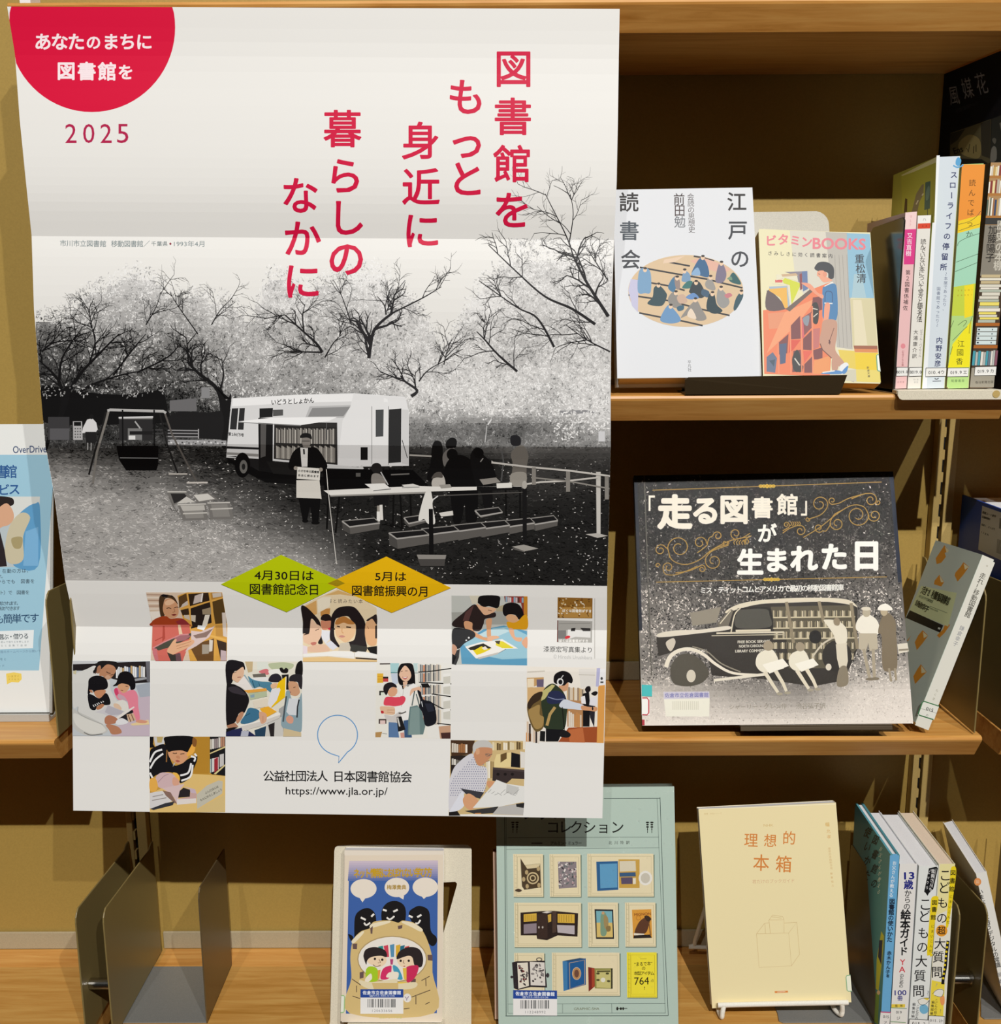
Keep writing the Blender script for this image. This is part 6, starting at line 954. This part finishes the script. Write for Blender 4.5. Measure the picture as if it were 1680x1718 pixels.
A.L('2b2f3c', 7, '448,1490 464,1498 482,1488', 1); A.L('2b2f3c', 6, '430,1514 502,1512')
Lf = Art(1.5).at(1480, 60, .17467); Lf.P('b4b84e', '185,1340 525,1165 505,1795 200,1795'); Lf.P('d9dcae', '185,1340 525,1165 524,1215 300,1310 200,1345'); Lf.P('8c8468', '285,1700 330,1520 385,1430 405,1425 400,1520 360,1600 330,1750'); Lf.L('e9e4d0', 10, '330,1620 350,1580'); Lf.L('e9e4d0', 10, '385,1535 400,1515'); Lf.P('4d6e68', '418,1410 468,1395 462,1660 408,1675'); Lf.L('39504c', 6, '440,1660 438,1730'); Lf.S('6f9088', '425,1500 450,1440 462,1480 450,1560 425,1580'); Lf.P('4a3624', '225,1560 245,1570 242,1690 212,1700')
S_ = spine_tag(ZA, '374,1402 548,1400 544,1472 370,1476', '', [('010.4', 404, 1440, 484, 1438, 40), ('ウ', 514, 1438, 514, 1438, 38)], '1c1a1a')
upright_book('softcover_book', 'tall pale blue spine with dark blue lettering and a green illustrated side', (1571.7, 263.5), (1611.0, 261), (1587.2, 652), (1547, 652.5), .925, .109, A, ('ccd062', 'd8e2ea', 'c9d0a0'), PAPERW, zb=zl+.0002, left=Lf, dx=.004, stk=[('spine_label', S_, GLOSS)])
A = Art().at(*ZA)
sp = lambda y: ((680-(y+320)*.0685), (875-(y+320)*.0778))
def band(y0, y1, c, d0=0, d1=0): (a, b), (p, q) = sp(y0), sp(y1); A.P(c, [(a, y0+d0), (b, y0-d0), (q, y1-d1), (p, y1+d1)])
band(-325, 160, 'f0983c'); band(130, 235, 'f5d22c', 25, 25); band(235, 720, 'a9dcc0', 25, 15); band(700, 960, 'c8d84a', 15, 0); band(960, 1566, 'b8dc8a'); A.P('f6e02e', '700,705 780,690 765,960 700,980'); A.P('f6ea28', '600,1200 760,1000 745,1395 560,1398')
for p in ('650,240 720,215 830,180', '650,185 740,160 800,120 840,70', '640,370 660,330 740,290 830,260', '630,505 815,435', '622,585 810,508', '600,1170 680,1090 725,1050', '585,1060 610,1000', '740,1110 750,1020 770,960', '645,1040 700,1000 720,1010 690,1050', '580,1290 600,1220'): A.L('3c4a38', 3.5, p, 1)
for ch, x, y, c in (('読', 880, -100, '7a4a1c'), ('ん', 868, 0, '5c3a18'), ('で', 860, 90-90+0, '5c3a18')): pass
for ch, x, y in (('読', 768, -168), ('ん', 764, -84), ('で', 758, 0), ('ば', 752, 82), ('っ', 746, 176), ('か', 742, 268)): A.C(ch, x, y, 62, '4e3718' if y < 200 else '37503c', .002)
A.V('EKUNI', 650, 745, 765, 738, 18, 'b8902c', .01); A.V('KAORI', 648, 786, 760, 780, 18, 'b8902c', .01)
for ch, x, y in (('江', 672, 1196), ('國', 664, 1270), ('香', 658, 1346)): A.C(ch, x, y, 62, '3c4a1c', .002)
A.V('筑摩書房', 600, 1512, 688, 1510, 26, '4a6a44', 0)
S_ = spine_tag(ZA, '560,1402 738,1400 732,1474 554,1476', '', [('019.9', 590, 1440, 668, 1438, 38), ('エ', 706, 1438, 706, 1438, 38)], '1c1a1a')
upright_book('softcover_book', 'spine blending from orange through mint to yellow green, right of the pale blue spine', (1614.5, 275.7), (1653, 273.5), (1624.5, 652), (1590.6, 652.5), .925, .105, A, ('e0cf9c', 'b8dc8a', 'cfd8a0'), PAPERW, zb=zl+.0002, dx=.002, stk=[('spine_label', S_, GLOSS)])
A = Art().at(*ZA)
def kx(y, u): a, b = 925-(y+340)*.0940, 1128-(y+340)*.0940; return a+(b-a)*u
def kband(y0, y1, u0, u1, c): A.P(c, [(kx(y0, u0), y0), (kx(y0, u1), y0), (kx(y1, u1), y1), (kx(y1, u0), y1)])
kband(-340, 190, 0, 1, 'b08a5c'); kband(190, 620, 0, 1, '8a8478'); kband(620, 1400, 0, 1, '4a3a2c'); kband(1400, 1566, 0, 1, 'a09a8c')
rk = random.Random(5); BC = ['e6e0d2', 'c9a25c', '8a3a34', 'd8d2c4', '3a4a6a', 'b8b0a0', 'e9d9a0', '5a6a5c', 'f0ece0', '9c6a44']
for y0, y1 in ((-330, -230), (-205, -80), (-50, 110)):
    u = 0
    while u < .97: w_ = rk.uniform(.05, .11); kband(y0+rk.uniform(0, 30), y1, u, min(u+w_*.85, 1), rk.choice(BC)); u += w_
    kband(y1, y1+22, 0, 1, 'b0783c')
kband(130, 185, 0, 1, '3a3a38')
y = 610
while y < 1010: d_ = rk.uniform(16, 34); kband(y, y+d_*.85, rk.uniform(0, .15), rk.uniform(.8, 1), rk.choice(['e9e4d4', 'd8c9a0', 'f0e070', 'e0dccc', 'b8c0b0', 'c9b890', 'efe9dc'])); y += d_
kband(1020, 1045, 0, 1, 'b0682c')
for i in range(4): kband(1060+i*37, 1092+i*37, .08, .92, 'd8e6e6'); kband(1070+i*37, 1082+i*37, .12, .2, '2a3a4a'); kband(1070+i*37, 1082+i*37, .7, .74, '2a3a4a')
kband(1208, 1235, 0, 1, 'b0682c'); u = 0
while u < .95: w_ = rk.uniform(.07, .14); kband(1250+rk.uniform(0, 20), 1380, u, u+w_*.85, rk.choice(['d8dcd8', '6a7a8a', '4aa0b0', 'e6e2da', '8a5a6a', 'b8bcb8'])); u += w_
for ch, x, y in (('加', 942, 232), ('藤', 934, 308), ('陽', 924, 388), ('子', 918, 466)): A.C(ch, x, y, 80, '2c2824', .01)
for ch, x, y in (('歴', 1015, 190), ('史', 1008, 285), ('の', 1002, 375), ('本', 996, 455), ('棚', 988, 535)): A.C(ch, x, y, 88, 'cfcabc', .012)
A.V('毎日新聞出版', 804, 1524, 936, 1520, 25, '4a463c', .004)
S_ = spine_tag(ZA, '790,1392 972,1388 966,1464 784,1468', '', [('019.9', 820, 1430, 896, 1428, 38), ('カ', 934, 1427, 934, 1427, 38)], '1c1a1a')
upright_book('softcover_book', 'spine printed with crowded bookshelves, at the right end of the upright row', (1663, 272.5), (1702, 271), (1668.5, 652), (1627.4, 652.5), .925, .080, A, ('6a4a34', '6a5a48', '6a4a34'), PAPERW, zb=zl+.0002, dx=.002, stk=[('spine_label', S_, GLOSS)])
# dark exhibition booklet standing at the end of the second shelf
pb_ = at_Y(1585, 119, 1.072); pf_ = np.array((.4705, .930, 0)); zb_ = Z2+.0004
d_ = np.array((pf_[0]-pb_[0], pf_[1]-pb_[1], 0)); nb = np.cross(d_, (0, 0, 1)); nb = nb if nb[0] < 0 else -nb; nb /= np.linalg.norm(nb)
O = np.array((pb_[0], pb_[1], zb_)); hh = np.array((0, 0, min(pb_[2], ZT-HB-.002)-zb_))
A = Art().at(1480, 60, .17467)
for ch, x, y, e, r in (('風', 694, 572, 200, -9), ('媒', 822, 505, 215, -14), ('花', 956, 460, 225, -14)): A.C(ch, x, y, e, '8d8d92', 0, .5, r)
A.V('近代文学と風の百科アーカイブ', 720, 722, 910, 650, 40, '3c3d44', 0, .5, -18)
A.P('5c553c', '660,935 1050,800 1040,1240 650,1240'); A.S('8a7c50', '740,1030 840,950 940,1000 950,1140 900,1180 760,1130'); A.P('2f2c22', '660,940 800,895 730,1000 660,1050'); A.P('3a362c', '950,840 1045,805 1040,1180 960,1150'); A.P('25241f', '755,1180 960,1185 1040,1240 650,1240 655,1150')
for p in ('815,1080 830,1120 845,1040', '880,1130 885,1060', '905,1115 905,1045'): A.L('2a2418', 7, p)
A.T('Ens', 690, 1110, 775, 1085, 60, '1c1a14', .02); A.P('33342f', '1055,800 1200,740 1200,1220 1045,1215'); A.S('84827a', '1050,1100 1075,1060 1100,1080 1105,1140 1095,1200 1045,1210'); A.S('6a685f', '1060,1000 1080,980 1100,1000 1085,1040'); A.P('7c7a70', '1130,840 1200,800 1200,920 1150,930')
Bk = ink('dark_matte_print', .6, .2)
book('exhibition_booklet', 'near-black booklet with thin white lettering, upright behind the bookshelf-printed spine', 'booklet', O, d_, -nb*.004, hh, [(A, O, nb)], Bk, ('0d0e14', '0d0e14', '0d0e14'), PAPERW)
# mint booklet leaning on the third shelf's bracket
ZM = (1480, 880, .24450)
A = Art().at(*ZM); A.P('e8e6da', '700,225 776,262 320,1412 228,1376'); A.V('走れ！移動図書館', 692, 352, 590, 618, 44, '4a473c', .004, 1, 22); A.V('鎌倉幸子', 550, 712, 506, 818, 36, '8e9098', 0, 1, 22); A.V('ちくま', 378, 1140, 356, 1196, 22, 'a5a08c', 0, 1, 22); A.E('cfcabb', 722, 284, 7)
Lf = Art(1.5).at(*ZM); 
FOX = 'c9862c'
for p in ('430,142 460,180 432,195 440,222 408,262 376,272 370,232 405,180', '560,258 598,290 560,345 520,392 500,350 505,330 540,290', '395,345 428,395 408,425 358,410 362,385', '440,670 468,690 430,745 395,778 378,760 420,720', '280,725 318,762 280,815 240,862 226,808 250,760', '268,958 308,1012 270,1050 228,1095 216,1042 245,990', '170,800 200,762 180,800'): Lf.P(FOX, p)
for p in ('432,150 445,195 462,180', '562,268 570,310 598,292', '396,350 405,395 426,396', '282,735 288,780 316,764', '270,968 272,1020 306,1014'): Lf.P('d9d0a8', p)
Lf.P('c4cc9c', '270,420 515,470 455,700 190,590'); Lf.P('14171a', '192,588 422,692 400,742 165,640')
Lf.V('走れ！移動図書館', 290, 452, 452, 522, 62, '232a1e', .012, .62, 22); Lf.V('本でよりそう復興支援', 262, 492, 345, 528, 22, '5a6a50', 0, .8, 22); Lf.V('鎌倉幸子', 246, 540, 310, 578, 48, '232a1e', .012, .7, 22); Lf.L('5a6a50', 3, '330,560 450,608'); Lf.T('Kamakura Sachiko', 330, 570, 388, 594, 12, '4a5a44', 0); Lf.P('c0c4bc', '388,704 404,710 398,722 384,716')
S_ = Art().at(*ZM); S_.P('ecece2', '280,1214 392,1248 358,1340 246,1306'); S_.L('3c7a4c', 7, '392,1246 290,1213 278,1220 250,1298 258,1308 354,1338'); S_.T('015', 304, 1262, 352, 1276, 22, '33363a', .01); S_.C('カ', 310, 1308, 20, '33363a', 0, 1, 18); S_.L('8a8a80', 2, '268,1262 380,1296')
a_, b_, c_, e_ = at_Y(1650.5, 936, .9195), at_Y(1667.8, 944, .9195), at_Y(1557, 1225, .9195), at_Y(1536, 1217, .9195)
dz = Z3+.0025-c_[2]; 
O = e_+(0, 0, dz); h_ = ((a_-e_)+(b_-c_))/2; t_ = ((b_-a_)+(c_-e_))/2
r_ = ray(1572, 911); D_ = CAM+r_*((.9195+.1)/r_[1])-a_
O = rest(O, D_, t_, h_, Z3+.0005); n_ = np.cross(t_, h_); n_ = n_ if n_[1] < 0 else -n_; nl = np.cross(h_, D_); nl = nl if nl[0] < 0 else -nl
book('paperback_book', 'mint green paperback with orange fox shapes, leaning right against the end bracket', 'book', O, D_, t_, h_, [(A, O, n_), (Lf, O, nl)], GLOSS, ('d8e4d6', 'e8e6da', 'c8d4c6'), PAPER, stickers=[('spine_label', S_, O, n_, GLOSS)])
# navy book in the right bay
ZN = (1480, 680, .18622)
A = Art().at(*ZN); A.P('d6d3ca', '905,905 1200,1010 1200,1455 868,1300')
for s, x0, y0, x1, y1, e in (('書籍コード番号', 915, 965, 1020, 1000, 24), ('図書館資料', 910, 1005, 970, 1025, 22), ('本体1,800円', 905, 1075, 1010, 1115, 24), ('ISBN', 898, 1142, 955, 1165, 26)): A.V(s, x0, y0, x1, y1, e, '2a2a2e', .015, .8, 18)
for i in range(9): A.L('2a2a2e', 4, [(1045+i*9, 1205+i*3), (1036+i*9, 1330+i*3)])
for i in range(7): A.L('2a2a2e', 6, [(1066+i*9, 1015+i*3), (1060+i*9, 1110+i*3)])
Xn = .4975; pt = at_X(1615, 830, Xn); O = np.array((Xn, .935, Z3+.0003)); 
book('hardback_book', 'thick navy book with a white label, standing in the right bay beside the mint paperback', 'book', O, (0, pt[1]-.935, 0), (.05, 0, 0), (0, 0, pt[2]-O[2]), [(A, O, (-1, 0, 0))], GLOSS, ('2448a0', '2448a0', '2448a0'), PAPERW, hard=True)
# ------------------------------------------------------------------ upright books on the base deck
ZB = (1420, 1320, .23173)
A = Art().at(*ZB); A.P('6fb0dc', '318,495 385,495 318,1640 255,1630'); A.L('c04a7c', 8, '250,1630 322,1634'); A.P('e9e6e2', '250,1634 322,1638 309,1785 235,1785')
A.V('お父さんが教える', 350, 552, 326, 785, 31, 'eef4f8', .012); A.V('図書館の使いかた', 333, 830, 314, 1105, 42, '1d2a3c', .03); A.V('赤木かん子', 313, 1205, 302, 1340, 34, '1d2a3c', .03); A.C('著', 302, 1370, 24, '1d2a3c', .02); A.T('015', 268, 1664, 310, 1666, 20, '55555a', .01); A.C('ア', 284, 1708, 26, '55555a', .01)
Lf = Art(1.3).at(*ZB); Lf.V('図書館の', 213, 385, 205, 700, 74, '17202a', .02, .62, 24); Lf.V('使いかた', 158, 330, 150, 640, 82, '17202a', .02, .62, 26); Lf.V('お父さんが教える', 252, 450, 236, 760, 38, 'd8e2dc', .006, .55, 26); Lf.P('c9c83a', '255,1045 275,1080 262,1250 235,1480 215,1460 222,1250'); Lf.P('26284a', '240,1110 265,1110 255,1290 232,1230'); Lf.P('7aa03a', '215,1490 240,1500 230,1720 200,1700'); Lf.E('e9c9a0', 235, 1490, 12, 16)
upright_book('hardback_book', 'blue spined picture-size book with a teal side, leftmost of the four upright books', (1495.2, 1434.7), (1509.2, 1434.7), (1494.6, 1695), (1479.2, 1695), .924, .112, A, ('5a9eac', '6fb0dc', '4a8c98'), PAPERW, zb=ZF, dx=.003, left=Lf, hard=True)
A = Art().at(*ZB)
A.T('13', 422, 645, 492, 643, 50, '2a2f86', .03); A.C('歳', 452, 708, 70, '2a2f86', .03)
for ch, x, y, e, b in (('か', 448, 770, 54, .01), ('ら', 444, 818, 52, .01), ('の', 440, 866, 52, .01), ('絵', 432, 925, 76, .03), ('本', 428, 996, 76, .03), ('ガ', 424, 1062, 72, .03), ('イ', 420, 1128, 70, .03), ('ド', 416, 1190, 68, .03)): A.C(ch, x, y, e, '17171b', b)
A.T('Y', 390, 1270, 428, 1270, 40, 'd8283c', .01); A.T('A', 384, 1322, 428, 1322, 40, 'd8283c', .01); A.V('のための', 404, 1366, 398, 1442, 32, '17171b', .01); A.T('100', 352, 1492, 436, 1490, 36, '2a2f86', .015); A.C('冊', 390, 1530, 40, '2a2f86', .02); A.P('ecd04a', '330,1574 428,1574 426,1598 328,1598'); A.V('監修', 365, 1586, 400, 1585, 20, '4a4020', .01); A.L('6a9a6a', 5, '325,1600 440,1606'); A.P('eceae4', '325,1604 440,1608 436,1785 318,1785'); A.T('019', 362, 1632, 402, 1633, 20, '55555a', .01); A.C('ジ', 378, 1676, 30, '55555a', .01); A.L('6a9a6a', 5, '322,1700 432,1708')
upright_book('softcover_book', 'white spine with dark blue numerals and red letters, second of the four upright books', (1510, 1449.8), (1541.6, 1449.3), (1523, 1705), (1495, 1705), .924, .112, A, ('e6e6ea', 'eceae6', 'e6e6ea'), PAPERW, zb=ZF, dx=.003)
TITLE = lambda base, n0: None
A = Art().at(*ZB); A.P('17191c', '600,590 655,578 665,590 632,740 600,770 590,790 575,768 565,760'); A.V('館員さんも', 630, 612, 612, 742, 32, 'f0f0ee', .01, .8); A.V('ビックリ', 600, 620, 585, 730, 27, 'f0f0ee', .008, .8); A.L('e9e9e6', 3, '606,604 652,592 622,732')
for ch, x, y in (('こ', 574, 850), ('ど', 568, 938), ('も', 560, 1058), ('の', 552, 1160)): A.C(ch, x, y, 100 if ch in 'こど' else 88, '17171b', .004)
for ch, x, y in (('大', 545, 1262), ('質', 535, 1368), ('問', 525, 1478)): A.C(ch, x, y, 92, '17171b', .006)
A.S('f2d824', '622,800 660,792 668,830 640,1000 625,1190 600,1220 586,1200 600,1000 612,850'); A.P('f2d824', '600,1200 630,1215 612,1235')
for ch, x, y in (('図', 640, 838), ('書', 638, 888), ('館', 632, 945)): A.C(ch, x, y, 40, '1c1a12', .018)
A.V('にまいこんだ', 628, 1010, 612, 1188, 24, '3a361c', .004); A.C('?', 594, 1492, 50, '9aa0a8', .01); A.S('efece2', '520,1545 560,1530 605,1532 590,1560 560,1580 530,1570'); A.S('7ab8d8', '535,1590 560,1575 590,1590 592,1630 560,1645 535,1625'); A.S('e9cf3a', '560,1530 600,1528 590,1545'); A.L('2a2a2a', 3, '520,1545 560,1530 605,1532 590,1560 560,1580 530,1570 520,1545', 1); A.V('こどもの大質問', 520, 1590, 505, 1710, 24, '2a2a2a', .004); A.V('編集部編', 492, 1575, 484, 1660, 24, '2a2a2a', .01)
S_ = spine_tag(ZB, '458,1680 600,1688 598,1782 446,1782', '', [('015.2', 486, 1712, 566, 1716, 34)], '2a2a2a')
upright_book('softcover_book', 'white spine with thin black lettering and a black speech tag, third of the four', (1542.3, 1453), (1575, 1453), (1557.5, 1705), (1525.5, 1705), .924, .112, A, ('e3e8e4', 'e9ece9', 'e3e8e4'), PAPERW, zb=ZF, dx=.003, stk=[('spine_label', S_, GLOSS)])
A = Art().at(*ZB); A.P('f0e6a8', '680,560 790,556 765,900 655,940'); A.P('ece9dc', '655,930 768,880 712,1780 590,1780'); A.P('f2dc4a', '620,1400 715,1420 700,1720 600,1690')
A.S('f2d824', '762,585 792,580 796,640 770,830 745,985 735,1020 722,1000 740,830 752,660')
for ch, x, y in (('図', 774, 622), ('書', 770, 680), ('館', 764, 740)): A.C(ch, x, y, 42, '1c1a12', .014)
A.V('にまいこんだ', 760, 795, 740, 980, 24, '3a361c', .004)
for ch, x, y in (('こ', 718, 640), ('ど', 710, 730), ('も', 700, 840), ('の', 694, 950)): A.C(ch, x, y, 94 if ch in 'こど' else 84, '17171b', .004)
A.E('eea030', 692, 1042, 42, 42); A.C('超', 690, 1040, 62, '17171b', .01)
for ch, x, y in (('大', 680, 1135), ('質', 668, 1232), ('問', 658, 1342)): A.C(ch, x, y, 88, '17171b', .006)
A.L('17171b', 22, '738,1115 728,1200 720,1300 705,1380 700,1430', 1)
for y in range(1130, 1400, 32): A.E('f2d824', 736-(y-1115)*.12, y, 8, 8)
A.S('efece2', '640,1480 680,1462 705,1475 690,1520 640,1510'); A.S('f0a060', '680,1530 710,1515 712,1570 690,1580'); A.L('2a2a2a', 3, '625,1500 660,1470 705,1475 690,1520 640,1510', 1); A.C('?', 655, 1435, 40, '9aa0a8', 0, 1, 12); A.C('?', 684, 1622, 40, '9a945c', 0); A.V('こどもの超大質問', 655, 1545, 640, 1700, 22, '2a2a2a', .004); A.V('編集部編', 630, 1560, 620, 1640, 23, '2a2a2a', .01)
S_ = spine_tag(ZB, '598,1656 712,1662 706,1782 588,1782', '', [('015.2ト', 614, 1690, 694, 1694, 26)], '2a2a2a')
upright_book('softcover_book', 'white and yellow spine with thin black lettering, last of the four by the bracket', (1575.7, 1449.8), (1603, 1449.8), (1585.5, 1705), (1558.5, 1705), .924, .112, A, ('eae6cf', 'ece6c4', 'eae6cf'), PAPERP, zb=ZF, dx=.003, stk=[('spine_label', S_, GLOSS)])
# slanting white book in the right bay
A = Art().at(*ZB); A.E('e89a5c', 953, 688, 26, 28); A.V('いまなら間に合う', 972, 762, 1034, 1016, 42, '1c1c20', .012, 1, -12); A.V('デジタルの常識', 1046, 1062, 1100, 1290, 42, '1c1c20', .01, 1, -12); A.V('岡嶋裕史', 1112, 1362, 1140, 1500, 36, '55555a', .004, 1, -12); A.C('図', 953, 688, 26, 'f0d0b0', 0)
a_, b_ = at_Y(1629.7, 1468, .945), at_Y(1646.5, 1459, .945); e_ = at_Y(1680, 1696, .945)
e_ = a_+(e_-a_)*((ZF+.0012-a_[2])/(e_[2]-a_[2])); h_ = a_-e_; t_ = b_-a_; t_ = t_-h_*(t_@h_)/(h_@h_); O = e_+np.array((.005, 0, 0))
r_ = ray(1573, 1403); D_ = CAM+r_*((.945+.11)/r_[1])-a_; D_[2] = 0; O = rest(O, D_, t_, h_, ZF+.0022); n_ = np.cross(t_, h_); n_ = n_ if n_[1] < 0 else -n_
book('softcover_book', 'white book slanting to the left in the right bay, orange dot at its spine top', 'book', O, D_, t_, h_, [(A, O, n_)], GLOSS, ('e6e2d4', 'ebe9e2', 'e6e2d4'), PAPERW, inset=.001)
# small book standing behind the pale green hardback
P, X, Z = frame((-.0073, .9259, -.7282), 12.7, -.9, .6); N = np.cross(X, Z); N = N if N[1] < 0 else -N
A = Art(); 
book('hardback_book', 'red brown book standing behind the pale green hardback, only its left edge showing', 'book', P-X*.0042-N*.0165+Z*.005, X*.12, -N*.012, Z*.176, [], GLOSS, ('d8b49c', '8a4a34', 'd8b49c'), PAPERW, hard=True)
# ------------------------------------------------------------------ leaflet on the left bay shelf
ZL = (0, 650, .38981)
br = at_Y(83, 1195, .968); P, X, Z = frame((br[0], br[1], br[2]-ZC), 12, 0, 0); P = P-X*.21; N = np.cross(X, Z); N = N if N[1] < 0 else -N
A = Art().at(*ZL); A.P('9ec8dc', '-330,290 238,290 168,1218 -330,1218')
A.T('OverDrive', 56, 268, 200, 264, 30, '4a5a7c', .012); A.V('電子図書館', -116, 366, 46, 362, 60, '2f5a94', .012); A.V('サービス', -74, 446, 62, 438, 52, '2f5a94', .02)
A.P('b9c4c8', '-150,476 172,470 165,768 -150,780'); A.P('d9dcd8', '20,470 172,470 165,620 60,600'); A.S('2a2220', '-80,476 40,472 60,500 30,520 -20,560 -60,640 -80,560'); A.S('d8a888', '-40,560 20,500 50,520 60,560 40,590 10,600 -30,620'); A.S('5f9cc8', '40,620 70,560 110,520 150,500 172,520 165,768 60,768 70,700'); A.S('c9c0a4', '40,600 90,540 130,560 100,640 100,740 50,760 20,720'); A.S('a89a70', '50,650 95,645 90,690 60,690'); A.P('2c2426', '-150,620 0,620 20,700 30,770 -150,780'); A.P('7ab0d8', '110,620 165,600 165,768 100,768')
for s, x0, x1, y, e in (('市内在住・在勤の方は、', -86, 124, 790, 20), ('利用できます。', -80, 14, 815, 18), ('いつでもどこからでも 図書を', -130, 140, 836, 20), ('（スマホ・タブレット）で 図書を', -160, 118, 884, 20), ('自動的に返却されます。', -70, 80, 930, 19), ('延滞の心配なく返却ができます', -110, 78, 952, 19)): A.V(s, x0, y+2, x1, y-2, e, '3f4f5c', .006)
A.V('使い方も簡単です', -116, 1000, 148, 992, 44, '2a4a6c', .006); A.P('eaf0f2', '-120,1052 146,1044 142,1122 -120,1132'); A.V('選ぶ・借りる', 4, 1074, 112, 1070, 26, '4a565c', .01); A.V('読みたい本を選んで借りるを押します', -60, 1098, 120, 1094, 10, '7a868c', 0); A.V('期限が来ると自動で返却', -60, 1112, 110, 1110, 10, '7a868c', 0); A.V('まずは図書館のホームページから開いて', -60, 1140, 170, 1134, 13, '6a86a0', 0); A.V('利用券番号と', -60, 1172, 22, 1170, 12, '4a6a80', 0); A.V('パスワード', -50, 1200, 14, 1198, 12, '4a6a80', 0)
A.P('f0d468', '26,1232 60,1226 92,1232 94,1256 80,1270 50,1268 30,1278'); A.V('いますぐ', 40, 1244, 78, 1243, 10, 'a8862c', 0); A.V('アクセス', 40, 1257, 78, 1256, 9, 'a8862c', 0)
t = thing('leaflet', P+X*.1, 'pale blue and white leaflet in a clear holder, at the left edge beside the poster', 'leaflet')
m = MB(); m.slab(P, X*.21, -N*.0012, Z*.297, SATIN, 'e8eae8'); A.emit(m, Flat(P, N), SATIN); m.build('sheet', t)
ACR = paint('frosted_acrylic', 'b9b9b4', .25, 0, .5, speck=.02)
m = MB(); m.slab(P-N*.0013+X*.0-Z*.001, X*.212, -N*.002, Z*.298, ACR); m.slab((P[0], P[1]-.006, Z3+.0003), X*.212, (0, .07, 0), (0, 0, .003), ACR); m.slab((P[0], P[1]-.006, Z3+.0033), X*.212, (0, .003, 0), (0, 0, max(.002, P[2]-Z3-.0035)), ACR); m.build('holder', t)
# the foot of a white notice on the top shelf
a_ = at_Y(33, 2, .930); b_ = at_Y(51, 2, .930); m = MB()
m.prism([(a_[0], .930, ZT+.0003), (b_[0], .930, ZT+.0003), (b_[0], .930, ZT+.07), (a_[0], .930, ZT+.07)], (0, .02, 0), PAPERW); tag(m.build('notice_block'), 'white block standing on the top shelf, only its foot in view', 'block')
